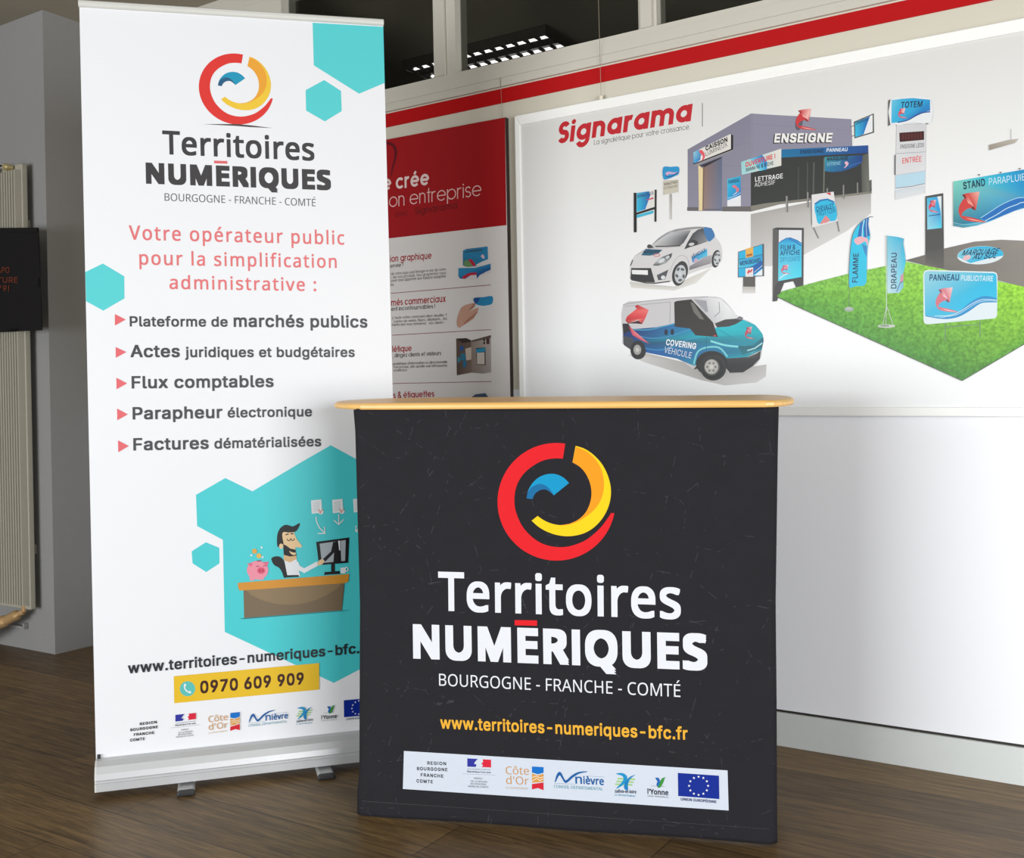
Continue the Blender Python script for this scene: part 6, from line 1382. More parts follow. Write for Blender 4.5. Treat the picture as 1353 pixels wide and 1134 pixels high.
# wire and clamp that hang it
hk = FP.px(792, 131)
bm = bmesh.new()
tube(bm, [FP.at((hk.x, hk.y - 0.012), -0.012), FP.at((hk.x, hk.y + 0.012), -0.012), FP.at((hk.x, hk.y + 0.016), -0.012)], [0.0065, 0.0065, 0.003], 12)
obj('hanging_clamp', bm, material('cream_clamp', rgb(226, 220, 200), 0.4), board, smooth=False)
bm = bmesh.new()
tube(bm, [FP.at((hk.x, hk.y + 0.014), -0.012), FP.at((hk.x - 0.004, ZC - 0.002), -0.008)], 0.0009, 6)
obj('hanging_wire', bm, material('steel_wire', rgb(170, 160, 140), 0.4, 0.6), board)

G = 0.95
def new(crop=None, base=12):
    PPL.layer = base                      # prints that overlap others start on a higher ink layer
    return Print(PPL, crop, None, G)
CY1, CY2, NAVY = (40, 190, 232), (30, 130, 190), (28, 52, 84)
LW = (238, 238, 238)
def swirl(p, pts_head, k=1.0, red=(226, 62, 70)):
    p.poly(pts_head, red)

def arrow_mark(p, x, y, w, h, red=(214, 66, 66), lite=(244, 190, 182), dark=(150, 30, 36)):
    """ribbon arrow: tail sweeping from lower right round to an arrow head pointing up right"""
    f = lambda u, v: (x + u * w, y + v * h)
    p.poly([f(*q) for q in smooth([(1.0, 0.98), (0.62, 0.97), (0.30, 0.93), (0.10, 0.84), (0.02, 0.70), (0.08, 0.76), (0.30, 0.80), (0.62, 0.86)], 3, True)], red)
    p.poly([f(*q) for q in smooth([(0.02, 0.72), (0.0, 0.56), (0.06, 0.40), (0.20, 0.22), (0.32, 0.28), (0.50, 0.48), (0.30, 0.56), (0.16, 0.66), (0.10, 0.76)], 3, True)], red)
    p.poly([f(0.12, 0.10), f(0.30, 0.05), f(0.76, 0.0), f(0.62, 0.60), f(0.53, 0.46), f(0.34, 0.36), f(0.26, 0.18)], [red, red, lite, red, lite, lite, red])
    p.poly([f(0.12, 0.10), f(0.22, 0.09), f(0.28, 0.22), f(0.24, 0.24)], dark)
    p.poly([f(0.44, 0.53), f(0.53, 0.46), f(0.62, 0.60), f(0.56, 0.59)], dark)
    p.poly([f(0.24, 0.84), f(0.6, 0.90), f(0.98, 0.98), f(0.5, 0.92)], lite)

# backdrop ink: light falling off upwards painted in, pale grey down to white
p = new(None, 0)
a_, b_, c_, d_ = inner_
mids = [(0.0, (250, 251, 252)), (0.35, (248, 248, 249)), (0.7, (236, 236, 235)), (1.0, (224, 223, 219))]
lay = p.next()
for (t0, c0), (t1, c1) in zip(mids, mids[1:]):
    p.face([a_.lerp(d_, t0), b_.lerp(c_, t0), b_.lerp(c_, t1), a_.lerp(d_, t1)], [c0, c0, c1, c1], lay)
p.done('shaded_backdrop', M_ink_panel, panel)

# ---- heading
p = new((720, 120, 0.1626))
SR = (196, 36, 46)
p.text('Signarama', (100, 434), (1185, 246), 168, 'A', SR, 0.225, 0.15, -0.02)
p.text('La signalétique pour votre croissance.', (400, 440), (1180, 311), 40, 'A', (72, 70, 66), 0.09)
p.line([(1280, 100), (1280, 290)], 6, (120, 116, 108))
p.done('heading', M_ink_panel, panel)

# ---- shop
p = new((900, 140, 0.13225))
WALLC, WALLD = (142, 140, 158), (134, 132, 150)
dq = lambda x, y: ((1010 + x * 0.1411 - 900) / 0.13225, (130 + y * 0.1411 - 140) / 0.13225)
pv = lambda x, y: ((x - 900) / 0.13225, (y - 140) / 0.13225)
# grey paving in front, fading out
p.poly([pv(992, 283), pv(1075, 266), pv(1151, 254), pv(1151, 282), pv(1118, 306), pv(1060, 338), pv(1018, 352), pv(992, 352)],
       [(172, 168, 164), (168, 164, 160), (176, 173, 170), (206, 204, 202), (210, 208, 206), (212, 210, 208), (214, 212, 210), (206, 204, 202)])
p.poly([(65, 435), (700, 75), (705, 1055), (65, 1050)], [(132, 130, 148), (134, 132, 150), (146, 143, 160), (140, 137, 154)])
p.poly([(700, 75), dq(0, 150), dq(815, 195), dq(825, 450), dq(975, 440), dq(985, 880), (983, 985), (705, 1055)], WALLC)
for y0, y1 in ((330, 365), (590, 600), (830, 830)):
    p.line([(70, y0 + 140 if y0 < 500 else y0), (700, y1)], 2.5, (122, 120, 138))
p.line([(712, 180), dq(820, 300)], 2.5, (126, 124, 142))
p.line([(715, 80), (712, 440)], 2.5, (128, 126, 144))
p.poly([(60, 1012), (170, 1012), (170, 1048), (60, 1048)], (104, 100, 102))
p.poly([(410, 1008), (700, 1003), (702, 1056), (410, 1054)], (106, 102, 102))
# roller door
p.poly([(172, 590), (222, 632), (214, 1046), (178, 1046)], (232, 212, 162))
p.poly([(218, 600), (408, 510), (408, 1045), (212, 1045)], [(142, 112, 100), (92, 106, 130), (110, 122, 148), (156, 130, 120)])
p.poly([(180, 598), (408, 508), (408, 520), (235, 612)], (48, 46, 56))
p.line([(228, 615), (220, 1045)], 10, (120, 96, 84))
p.line([(230, 1036), (405, 1036)], 10, (86, 90, 106))
# light-box sign
p.poly([(118, 585), (520, 428), (520, 446), (408, 495), (140, 600)], (150, 146, 150))
p.poly([(118, 572), (130, 586), (520, 436), (500, 425)], (26, 24, 26))
p.poly([(488, 272), (520, 296), (520, 436), (498, 440)], (30, 28, 30))
p.poly([(122, 465), (498, 278), (498, 430), (128, 576)], (226, 222, 216))
p.poly([(122, 465), (180, 437), (212, 525), (160, 562), (128, 576)], [(150, 205, 225), (60, 170, 215), (24, 110, 180), (30, 140, 205), (40, 160, 220)])
p.spoly([(176, 452), (198, 440), (222, 455), (240, 498), (228, 532), (208, 545), (218, 505), (196, 480)], (226, 90, 100), 3)
p.poly([(196, 500), (216, 498), (205, 545), (192, 548)], (244, 230, 226))
p.text('CAISSON', (247, 450), (465, 356), 44, 'I', (22, 20, 22), 0.06, 0.15)
p.text('LUMINEUX', (250, 502), (468, 402), 40, 'I', (54, 52, 52), 0.0)
# small poster
p.poly([(462, 732), (595, 702), (597, 1002), (462, 1004)], (232, 234, 238))
p.poly([(462, 732), (595, 702), (597, 890), (540, 915), (463, 945)], [(60, 190, 225), (40, 170, 215), (24, 120, 190), (24, 120, 190), (30, 160, 215)])
p.text('PANNEAU', (474, 782), (585, 758), 38, 'I', NAVY, 0.04)
p.line([(465, 925), (530, 905), (595, 868)], 5, (200, 228, 240))
p.spoly([(510, 800), (540, 792), (562, 815), (580, 830), (570, 862), (548, 850), (556, 830), (530, 822)], (222, 120, 130), 3)
p.line([(522, 890), (560, 862)], 6, (240, 230, 232))
# shop front glass
GLS = (50, 52, 50)
p.poly([(697, 668), dq(0, 640), dq(160, 555), dq(972, 500), dq(985, 878), dq(0, 985), (697, 1000)], GLS)
p.poly([dq(905, 540), dq(972, 515), dq(988, 880), dq(915, 892)], [(82, 84, 78), (96, 98, 90), (118, 118, 108), (84, 86, 80)])
for a, b, w, c_ in (((320, 640), (318, 950), 14, (66, 70, 66)), ((405, 600), (402, 900), 10, (78, 82, 78)), ((465, 600), (458, 920), 16, (84, 88, 82)), ((562, 560), (556, 880), 14, (104, 112, 100))):
    p.line([dq(*a), dq(*b)], w, c_)
p.poly([(697, 1000), dq(0, 985), dq(1000, 872), dq(1010, 890), (983, 985), (700, 1056)], (132, 128, 118))
p.text('LETTRAGE', pv(997.9, 240.2), pv(1034.5, 235.6), 46, 'I', (240, 240, 238), 0.02)
p.text('ADHESIF', pv(997.2, 247.2), pv(1024.4, 243.6), 42, 'I', (224, 224, 222), 0.0)
# awning board, window vinyl
p.poly([dq(160, 480), dq(970, 440), dq(970, 512), dq(160, 556)], [(24, 112, 160), (30, 76, 150), (28, 70, 140), (28, 116, 160)])
p.text('ENSEIGNE', dq(335, 520), dq(555, 509), 36, 'I', (18, 50, 78), 0.05)
p.text('PANNEAU', dq(582, 503), dq(778, 495), 36, 'I', (228, 236, 244), 0.03)
p.poly([dq(565, 550), dq(920, 533), dq(915, 600), dq(860, 640), dq(740, 682), dq(640, 692), dq(566, 682)], [(60, 150, 160), (22, 60, 130), (26, 66, 136), (30, 74, 140), (32, 84, 146), (34, 92, 150), (36, 120, 160)])
p.text('MARQUAGE', dq(585, 586), dq(785, 576), 36, 'I', (14, 34, 56), 0.05)
p.text('VITRINE', dq(585, 636), dq(715, 622), 34, 'I', (150, 200, 222), 0.0)
p.spoly([dq(750, 605), dq(770, 590), dq(790, 612), dq(770, 640), dq(745, 655), dq(765, 625)], (228, 180, 196), 3)
p.line([dq(790, 640), dq(850, 615), dq(910, 600)], 4, (70, 130, 190))
# banner over the entrance
p.poly([(600, 560), pv(1032.5, 196.5), pv(1032.5, 219), (606, 690)], [(150, 208, 210), (232, 226, 218), (226, 222, 214), (160, 214, 218)])
p.poly([(690, 530), (812, 490), (860, 560), (858, 635), (790, 650)], [(120, 200, 225), (30, 120, 190), (40, 120, 190), (60, 150, 210), (110, 210, 230)])
p.text('OUVERTURE !', (645, 614), pv(1024.8, 209.2), 46, 'I', (216, 44, 44), 0.05, 0.1)
p.text('BANNIÈRE & BÂCHE', (650, 658), pv(1022, 217.6), 34, 'I', (24, 40, 52), 0.03, 0.1)
# sign letters
for dx, dy, cl in ((-11, 9, (38, 32, 34)), (-6, 5, (58, 48, 50)), (0, 0, (240, 238, 234))):
    p.text('ENSEIGNE', (pv(1023, 188.6)[0] + dx, pv(1023, 188.6)[1] + dy), (pv(1099.2, 188.1)[0] + dx, pv(1099.2, 188.1)[1] + dy), 90, 'I', cl, 0.06)
p.ell(*dq(325, 225), 36, 80, (96, 92, 104), 10)
p.crop = None
arrow_mark(p, 1051.5, 143.5, 27.5, 29, (206, 58, 64))
# flag sign on the side wall
p.crop = (1010, 130, 0.1411)
p.line([(805, 270), (845, 254)], 6, (110, 108, 112))
p.line([(815, 358), (846, 348)], 6, (110, 108, 112))
p.poly([(840, 220), (1025, 142), (1027, 322), (845, 376)], (72, 76, 72))
p.poly([(850, 224), (1015, 156), (1015, 314), (852, 364)], (232, 234, 236))
p.poly([(850, 224), (990, 168), (960, 250), (930, 338), (852, 364)], [(60, 180, 210), (24, 100, 180), (26, 110, 185), (28, 120, 195), (60, 190, 230)])
p.text('DRAPEAU', (862, 250), (975, 205), 28, 'I', NAVY, 0.03)
# posts in front
for x0, y0, x1, y1, w in ((212, 915, 213, 1066, 20), (408, 878, 409, 1022, 16), (591, 842, 591, 880, 14), (743, 812, 743, 940, 14), (874, 790, 875, 908, 12)):
    p.line([(x0, y0), (x1, y1)], w, (148, 146, 142))
    p.line([(x0 + w * 0.3, y0), (x1 + w * 0.3, y1)], w * 0.25, (92, 90, 88))
p.poly([(985, 770), (1004, 762), (1006, 872), (986, 880)], (92, 94, 88))
p.done('shop_picture', M_ink_panel, panel)

# ---- pavement signs near the shop
p = new((1010, 40, 0.2535), 200)
p.line([(253, 1022), (283, 1085)], 5, (120, 120, 122))
p.line([(378, 985), (390, 1050)], 5, (120, 120, 122))
p.poly([(244, 860), (256, 856), (256, 1030), (246, 1010)], (108, 108, 108))
p.poly([(248, 858), (362, 842), (385, 995), (250, 1030)], (226, 224, 224))
p.spoly([(262, 915), (290, 886), (330, 882), (368, 900), (378, 985), (330, 998), (284, 1010), (270, 970)], (44, 186, 226), 3)
p.line([(264, 908), (292, 888), (330, 882), (366, 898)], 9, (32, 120, 180))
p.text('CHEVALET', (272, 945), (364, 927), 24, 'I', (24, 66, 116), 0.03)
p.text('TROTTOIR', (276, 972), (372, 950), 26, 'I', (24, 66, 116), 0.0)
p.poly([(290, 1012), (320, 965), (345, 990), (330, 1002)], (222, 140, 140))
p.poly([(322, 850), (345, 846), (348, 862)], (206, 50, 60))
p.crop = (830, 200, 0.09608)
p.poly([(120, 570), (376, 530), (376, 775), (120, 850)], (226, 224, 220))
p.poly([(122, 575), (292, 550), (308, 610), (240, 800), (122, 838)], [(70, 180, 215), (40, 130, 195), (30, 90, 165), (34, 130, 205), (50, 190, 225)])
p.text('SIGNALÉTIQUE', (128, 645), (358, 592), 42, 'I', NAVY, 0.02)
p.line([(252, 672), (300, 660), (352, 644)], [6, 16, 24], (204, 70, 100))
p.poly([(122, 880), (352, 815), (346, 855), (122, 918)], (60, 186, 216))
p.poly([(118, 845), (380, 762), (380, 795), (118, 875)], (34, 34, 34))
p.line([(100, 572), (101, 1115)], 38, (30, 30, 30))
p.line([(382, 530), (379, 970)], 26, (34, 34, 34))
p.poly([(575, 588), (603, 586), (602, 938), (578, 940)], [(170, 166, 158), (170, 166, 158), (206, 204, 198), (206, 204, 198)])
p.poly([(488, 405), (692, 390), (692, 560), (488, 602)], (204, 198, 182))
p.text('SIGNALÉTIQUE', (500, 474), (682, 437), 34, 'I', (60, 56, 52), 0.03)
p.text('EXTÉRIEURE', (500, 528), (682, 492), 32, 'I', (80, 76, 70), 0.0)
p.spoly([(486, 222), (590, 216), (698, 216), (698, 310), (640, 345), (560, 378), (490, 380)], (36, 150, 206), 3)
p.spoly([(520, 300), (560, 280), (640, 292), (692, 285), (650, 312), (560, 320), (540, 345), (515, 330)], (208, 170, 205), 3)
p.line(smooth([(520, 320), (540, 350), (600, 345), (660, 310), (696, 290)], 3), 12, (24, 84, 150))
p.done('pavement_sign_picture', M_ink_panel, panel)

# ---- small white car
p = new((820, 290, 0.11086))
p.poly([(105, 740), (420, 780), (640, 800), (800, 705), (1090, 575), (900, 760), (640, 850), (130, 815)], [(206, 203, 196), (200, 198, 194), (204, 202, 198), (212, 208, 200), (220, 217, 212), (226, 224, 220), (226, 224, 220), (224, 222, 214)])
p.spoly([(108, 600), (118, 515), (165, 440), (235, 382), (315, 335), (355, 312), (425, 245), (520, 170), (640, 118), (790, 92), (930, 84), (1050, 94), (1112, 145), (1135, 215), (1192, 290), (1212, 380), (1200, 500), (1110, 560), (960, 600), (800, 660), (700, 720), (560, 745), (410, 756), (130, 720), (112, 660)], (216, 213, 214), 3)
p.poly([(360, 318), (450, 225), (560, 155), (660, 118), (800, 96), (930, 86), (1050, 96), (1000, 104), (850, 118), (680, 140), (520, 205), (420, 290)], (150, 148, 150))
p.poly([(355, 322), (500, 212), (600, 150), (838, 128), (800, 200), (755, 275), (715, 312), (540, 326), (430, 338)], [(206, 206, 206), (200, 202, 204), (190, 192, 194), (140, 142, 146), (84, 86, 92), (78, 80, 86), (96, 98, 102), (176, 178, 180), (196, 196, 196)])
p.line([(415, 322), (540, 322), (710, 312)], 14, (70, 70, 70))
p.poly([(758, 358), (800, 270), (862, 168), (920, 122), (985, 104), (1036, 264), (930, 302), (830, 330)], [(60, 62, 64), (64, 66, 68), (72, 74, 78), (80, 82, 86), (66, 68, 72), (140, 142, 146), (110, 112, 116), (70, 72, 74)])
p.spoly([(988, 104), (1060, 100), (1090, 112), (1120, 180), (1114, 218), (1042, 262)], (64, 122, 178), 3)
p.spoly([(808, 300), (826, 255), (870, 244), (918, 262), (918, 296), (870, 312)], (60, 60, 62), 3)
p.ell(846, 296, 34, 18, (206, 206, 206), -10)
p.line(smooth([(165, 440), (260, 390), (340, 350), (540, 340), (740, 318)], 4), 4, (150, 148, 150))
p.poly([(245, 428), (300, 352), (502, 362), (440, 415), (350, 432)], (40, 96, 122))
p.text('MARQUAGE', (275, 405), (470, 395), 34, 'I', (22, 44, 62), 0.03)
p.line(arc(432, 426, 36, 16, 0, 360, 20), 8, (206, 96, 100))
p.poly([(312, 325), (330, 298), (358, 300), (400, 338), (330, 345)], (70, 70, 72))
p.poly([(385, 550), (430, 492), (500, 445), (618, 400), (604, 452), (545, 520), (450, 552)], [(70, 72, 74), (196, 200, 202), (120, 122, 124), (80, 82, 84), (66, 68, 70), (160, 164, 166), (60, 62, 64)])
p.ell(490, 492, 42, 22, (214, 218, 220), -30)
p.ell(562, 452, 26, 18, (196, 200, 204), -30)
p.poly([(110, 560), (140, 480), (152, 486), (130, 545)], (96, 98, 100))
p.poly([(128, 580), (362, 580), (385, 660), (412, 752), (240, 745), (118, 715)], (52, 52, 54))
p.poly([(135, 602), (326, 606), (326, 662), (138, 652)], (240, 240, 240))
p.line([(128, 720), (300, 756), (410, 762), (590, 738)], 14, (70, 68, 68))
p.poly([(432, 665), (572, 598), (530, 716), (450, 726)], (84, 86, 92))
p.ell(508, 692, 26, 24, (222, 224, 226))
p.line(smooth([(585, 640), (620, 540), (680, 450), (740, 430), (800, 470), (822, 600)], 4), 5, (170, 168, 170))
p.ell(726, 618, 78, 122, (66, 64, 66), 8)
p.poly([(828, 555), (1020, 440), (1092, 425), (1075, 525), (820, 605)], [(140, 138, 144), (170, 168, 172), (180, 178, 180), (150, 148, 150), (110, 108, 112)])
p.poly([(845, 455), (1030, 348), (1036, 432), (860, 518)], [(60, 130, 190), (40, 170, 220), (90, 200, 230), (90, 150, 205)])
p.text('VÉHICULE', (856, 470), (1020, 380), 40, 'I', (24, 60, 110), 0.03)
p.ell(898, 490, 20, 26, (206, 170, 186), 20)
for cx, cy, rx, ry, k in ((708, 655, 82, 138, 1), (1150, 470, 52, 106, 0.7)):
    p.ell(cx - 10, cy, rx, ry, (56, 56, 58), 10)
    p.ell(cx + 4, cy - 2, rx * 0.80, ry * 0.80, (196, 200, 202), 10)
    for i in range(5):
        a = math.radians(72 * i + 20)
        p.ell(cx + 4 + rx * 0.52 * math.cos(a), cy - 2 + ry * 0.52 * math.sin(a), rx * 0.19, ry * 0.17, (92, 94, 98), 72 * i)
    p.ell(cx + 4, cy - 2, rx * 0.16, ry * 0.16, (214, 216, 218))
p.done('car_picture', M_ink_panel, panel)

# ---- delivery van
p = new((815, 380, 0.1589))
p.poly([(90, 560), (240, 545), (640, 640), (700, 700), (900, 690), (1245, 640), (1240, 740), (1160, 790), (900, 815), (700, 770), (240, 625)],
       [(226, 224, 224), (190, 186, 182), (176, 172, 168), (166, 164, 160), (170, 168, 166), (196, 194, 192), (214, 212, 212), (218, 217, 216), (206, 204, 204), (190, 188, 186), (214, 212, 210)])
p.spoly([(52, 142), (240, 112), (470, 88), (620, 80), (760, 74), (862, 86), (935, 150), (1012, 245), (1100, 280), (1180, 340), (1222, 420), (1210, 510), (1195, 590), (1130, 660), (940, 708), (900, 680), (680, 660), (640, 680), (500, 592), (240, 540), (60, 478), (48, 400)], (206, 204, 206), 3)
BL1, BL2, TE1, TE2 = (24, 60, 128), (28, 92, 170), (0, 172, 186), (20, 190, 204)
p.poly([(52, 335), (150, 345), (330, 330), (480, 298), (620, 330), (740, 405), (830, 330), (930, 326), (1052, 268), (1150, 310), (1212, 385), (1222, 440), (1205, 520), (1080, 580), (900, 590), (640, 650), (500, 592), (240, 540), (55, 470)],
       [BL1, BL1, BL2, (30, 110, 170), (26, 130, 180), TE1, TE2, TE2, TE2, TE1, TE1, (20, 150, 165), (16, 130, 150), (0, 160, 178), TE1, (20, 140, 170), (26, 110, 170), BL2, (24, 50, 110)])
p.line(smooth([(120, 350), (260, 352), (380, 325), (480, 300)], 4), 9, (70, 160, 190))
p.line(smooth([(130, 380), (260, 420), (420, 410), (620, 345)], 4), 7, (60, 150, 200))
p.line(smooth([(215, 500), (330, 520), (460, 500), (560, 440), (680, 420)], 4), 8, (50, 150, 195))
p.line(smooth([(640, 640), (670, 540), (740, 500), (850, 500), (920, 575)], 4), 14, (120, 208, 216))
p.line(smooth([(780, 445), (900, 480), (1010, 492)], 4), 16, (130, 220, 226))
p.line(smooth([(835, 345), (900, 380), (1020, 460)], 4), 4, (20, 130, 140))
p.line([(745, 410), (746, 520)], 4, (16, 96, 120))
p.poly([(48, 300), (95, 300), (130, 350), (55, 390)], (40, 38, 48))
p.poly([(52, 400), (130, 420), (150, 470), (120, 520), (60, 480)], (70, 72, 76))
# panel lines on the white flank
p.line([(60, 158), (445, 120), (442, 300)], 3, (140, 138, 142))
p.line([(52, 142), (240, 112), (470, 90), (620, 82), (760, 76)], 5, (150, 148, 150))
for x, y in ((410, 372), (462, 370)):
    p.ell(x, y, 14, 26, (20, 34, 62))
# arrow along the flank
p.poly([(72, 275), (85, 240), (130, 205), (168, 175), (150, 160), (170, 142), (266, 186), (240, 250), (212, 302), (188, 296), (180, 268), (135, 285), (95, 300)], [(190, 40, 44), (214, 60, 62), (232, 90, 90), (220, 66, 70), (170, 30, 36), (200, 44, 50), (240, 120, 116), (226, 74, 78), (180, 36, 40), (150, 26, 30), (236, 130, 124), (220, 80, 80), (150, 20, 26)])
p.poly([(95, 300), (180, 275), (212, 305), (165, 300)], (70, 24, 30))
p.poly([(96, 316), (130, 345), (180, 390), (272, 468), (205, 440), (130, 395)], [(150, 40, 60), (226, 110, 120), (232, 140, 150), (216, 100, 120), (180, 60, 90), (206, 70, 90)])
# cab glass
BKG = (48, 44, 42)
p.poly([(478, 122), (500, 112), (620, 98), (800, 290), (842, 412), (655, 398), (610, 342), (482, 326)], BKG)
p.poly([(612, 120), (640, 130), (728, 268), (690, 262), (640, 205)], (112, 110, 104))
p.poly([(636, 96), (760, 84), (860, 92), (935, 160), (1012, 250), (1000, 262), (900, 268), (815, 300), (800, 290)], [(190, 190, 194), (228, 228, 230), (234, 234, 236), (236, 238, 238), (222, 222, 224), (214, 214, 216), (222, 222, 224), (190, 190, 192), (200, 200, 202)])
p.poly([(640, 98), (745, 110), (760, 200), (740, 205)], (160, 160, 166))
p.line([(850, 120), (856, 205), (810, 245)], 6, (150, 150, 152))
p.poly([(815, 300), (900, 266), (1000, 258), (1052, 268), (990, 305), (930, 325), (835, 332)], (62, 60, 62))
p.poly([(990, 262), (1020, 238), (1052, 250), (1040, 272)], (120, 118, 122))
p.poly([(806, 395), (826, 395), (826, 408), (806, 406)], (206, 60, 70))
# nose
p.poly([(1010, 490), (1060, 478), (1130, 480), (1215, 415), (1222, 440), (1205, 500), (1130, 545), (1045, 562)], [(10, 100, 116), (60, 190, 200), (20, 120, 140), (10, 96, 116), (16, 110, 130), (16, 100, 120), (100, 206, 214), (16, 120, 136)])
p.line([(1085, 525), (1150, 505), (1210, 462)], 10, (180, 226, 230))
p.poly([(898, 590), (1000, 585), (1090, 578), (1160, 550), (1198, 525), (1190, 592), (1130, 655), (1050, 706), (940, 710), (900, 660)], [(58, 58, 60), (70, 70, 72), (78, 78, 80), (70, 70, 72), (60, 60, 62), (52, 52, 54), (44, 44, 46), (48, 48, 50), (44, 44, 46), (40, 40, 42)])
arrow_mark(p, 1066, 325, 78, 105, (190, 70, 90), (226, 200, 210), (90, 40, 80))
# wheels
p.ell(790, 632, 132, 104, (34, 32, 34))
p.poly([(640, 680), (690, 620), (700, 665), (650, 680)], (40, 38, 40))
p.ell(803, 668, 108, 106, (50, 50, 50))
p.ell(800, 668, 94, 92, (36, 36, 37))
p.ell(790, 662, 66, 70, (96, 96, 94))
p.ell(788, 660, 56, 60, (190, 188, 182))
for i in range(6):
    a = math.radians(60 * i)
    p.ell(788 + 34 * math.cos(a), 660 + 36 * math.sin(a), 9, 9, (120, 118, 114))
p.ell(788, 660, 16, 17, (216, 214, 208))
p.ell(176, 520, 62, 78, (40, 40, 44))
p.ell(186, 530, 56, 66, (46, 46, 48))
p.ell(172, 518, 32, 42, (170, 168, 164))
p.ell(172, 518, 14, 18, (206, 204, 200))
p.text('COVERING', (408, 478), (657, 514), 50, 'I', (240, 242, 246), 0.045)
p.text('VÉHICULE', (392, 540), (617, 590), 50, 'I', (232, 236, 242), 0.0)
p.done('van_picture', M_ink_panel, panel)

# ---- menu board and A-board
p = new((960, 280, 0.1146), 200)
p.poly([(195, 745), (332, 735), (332, 865), (193, 862)], (92, 90, 86))
p.poly([(190, 862), (332, 865), (330, 940), (190, 940)], [(190, 186, 180), (190, 186, 180), (222, 220, 218), (222, 220, 218)])
p.poly([(138, 462), (432, 368), (434, 742), (134, 758)], (84, 92, 100))
p.poly([(146, 466), (415, 380), (416, 735), (142, 748)], (40, 180, 225))
p.poly([(146, 546), (415, 490), (416, 620), (144, 652)], [(60, 170, 215), (40, 150, 205), (50, 180, 225), (80, 200, 230)])
p.poly([(320, 735), (416, 660), (416, 735)], (236, 240, 242))
p.poly([(240, 660), (416, 560), (416, 650), (320, 720)], (30, 100, 176))
p.line([(320, 700), (416, 620)], 6, (220, 236, 244))
p.line([(146, 548), (415, 492)], 5, (50, 70, 90))
p.line([(144, 652), (320, 630)], 5, (50, 70, 90))
p.poly([(222, 432), (310, 402), (310, 515), (224, 534)], (232, 178, 84))
p.poly([(232, 495), (300, 478), (300, 505), (234, 520)], (176, 106, 44))
p.poly([(222, 655), (310, 640), (310, 748), (222, 750)], (232, 226, 226))
p.poly([(240, 700), (262, 660), (275, 690), (250, 720)], (212, 60, 70))
p.poly([(268, 690), (290, 660), (306, 670), (280, 705)], (206, 70, 80))
p.text('MENUBOARD', (160, 622), (398, 582), 48, 'I', (24, 54, 104), 0.04)
p.poly([(538, 195), (580, 182), (892, 186), (886, 968), (848, 968), (772, 800), (665, 822), (582, 1030), (534, 1036)], (72, 72, 72))
p.poly([(538, 195), (575, 200), (600, 215), (592, 810), (560, 860), (534, 1036)], (92, 92, 90))
p.poly([(606, 210), (870, 212), (868, 752), (598, 800)], (228, 229, 232))
p.poly([(602, 365), (640, 328), (690, 304), (745, 300), (820, 325), (869, 360), (868, 752), (598, 800)], [(56, 180, 222), (50, 170, 220), (44, 160, 216), (40, 140, 206), (44, 150, 210), (60, 180, 225), (70, 214, 238), (110, 222, 240)])
p.line([(606, 360), (690, 306), (745, 301), (866, 362)], 9, (36, 104, 176))
p.line([(720, 312), (800, 350), (866, 392)], 14, (44, 120, 186))
p.text('FILM &', (626, 442), (796, 434), 56, 'I', (24, 66, 110), 0.03)
p.text('AFFICHE', (622, 505), (848, 496), 56, 'I', (24, 66, 110), 0.03)
p.text('DIFFUSANTE', (622, 580), (850, 566), 52, 'I', (40, 130, 176), 0.0)
arrow_mark(p, 632, 610, 112, 110, (208, 104, 126), (244, 206, 212), (150, 60, 90))
p.line([(615, 770), (660, 735), (705, 715)], 9, (234, 240, 244))
p.done('menu_board_picture', M_ink_panel, panel)

# ---- totem and screen kiosk
p = new((1140, 110, 0.2206), 200)
p.poly([(153, 105), (170, 96), (166, 250), (152, 258)], (96, 96, 96))
p.poly([(196, 250), (385, 240), (400, 246), (210, 258)], (110, 110, 108))
p.poly([(205, 250), (380, 242), (375, 622), (196, 632)], [(214, 214, 216), (206, 206, 208), (226, 226, 228), (222, 222, 224)])
p.spoly([(168, 98), (230, 90), (300, 86), (408, 96), (411, 234), (300, 236), (166, 248)], (232, 234, 236), 2)
p.poly([(174, 102), (240, 94), (300, 90), (404, 100), (405, 165), (350, 178), (300, 205), (250, 232), (172, 240)], [(110, 196, 222), (60, 176, 216), (50, 166, 214), (40, 150, 206), (36, 130, 196), (32, 120, 190), (40, 150, 210), (60, 176, 224), (60, 180, 222)])
p.line(smooth([(210, 236), (270, 222), (320, 195), (360, 178), (405, 172)], 4), 7, (36, 84, 150))
p.line(smooth([(240, 215), (290, 205), (340, 178), (404, 158)], 4), 3, (60, 110, 180))
p.text('TOTEM', (228, 150), (356, 143), 36, 'I', (32, 40, 62), 0.03)
arrow_mark(p, 213, 150, 56, 62, (214, 84, 92), (240, 200, 200), (120, 40, 60))
p.poly([(220, 298), (368, 288), (368, 340), (222, 353)], (66, 26, 26))
for i in range(7):
    p.poly([(236 + 18 * i, 306 - 1.2 * i), (246 + 18 * i, 305 - 1.2 * i), (246 + 18 * i, 340 - 1.2 * i), (236 + 18 * i, 341 - 1.2 * i)], (92, 40, 38))
p.text('ENSEIGNE LEDS', (226, 393), (366, 383), 24, 'I', (96, 98, 102), 0.01)
p.line([(198, 423), (378, 412)], 4, (170, 176, 182))
p.text('ENTRÉE', (238, 482), (352, 470), 32, 'I', (226, 82, 80), 0.02)
p.line([(198, 552), (376, 526)], 3, (180, 190, 198))
p.poly([(197, 555), (375, 527), (372, 602), (198, 628)], (184, 216, 232))
p.line([(196, 630), (300, 618), (372, 602)], 4, (120, 134, 144))
p.line([(193, 430), (193, 550)], 5, (80, 84, 88))
p.poly([(196, 640), (372, 615), (372, 660), (196, 700)], [(206, 214, 220), (206, 214, 220), (222, 224, 226), (222, 224, 226)])
p.crop = (1050, 250, 0.27347)
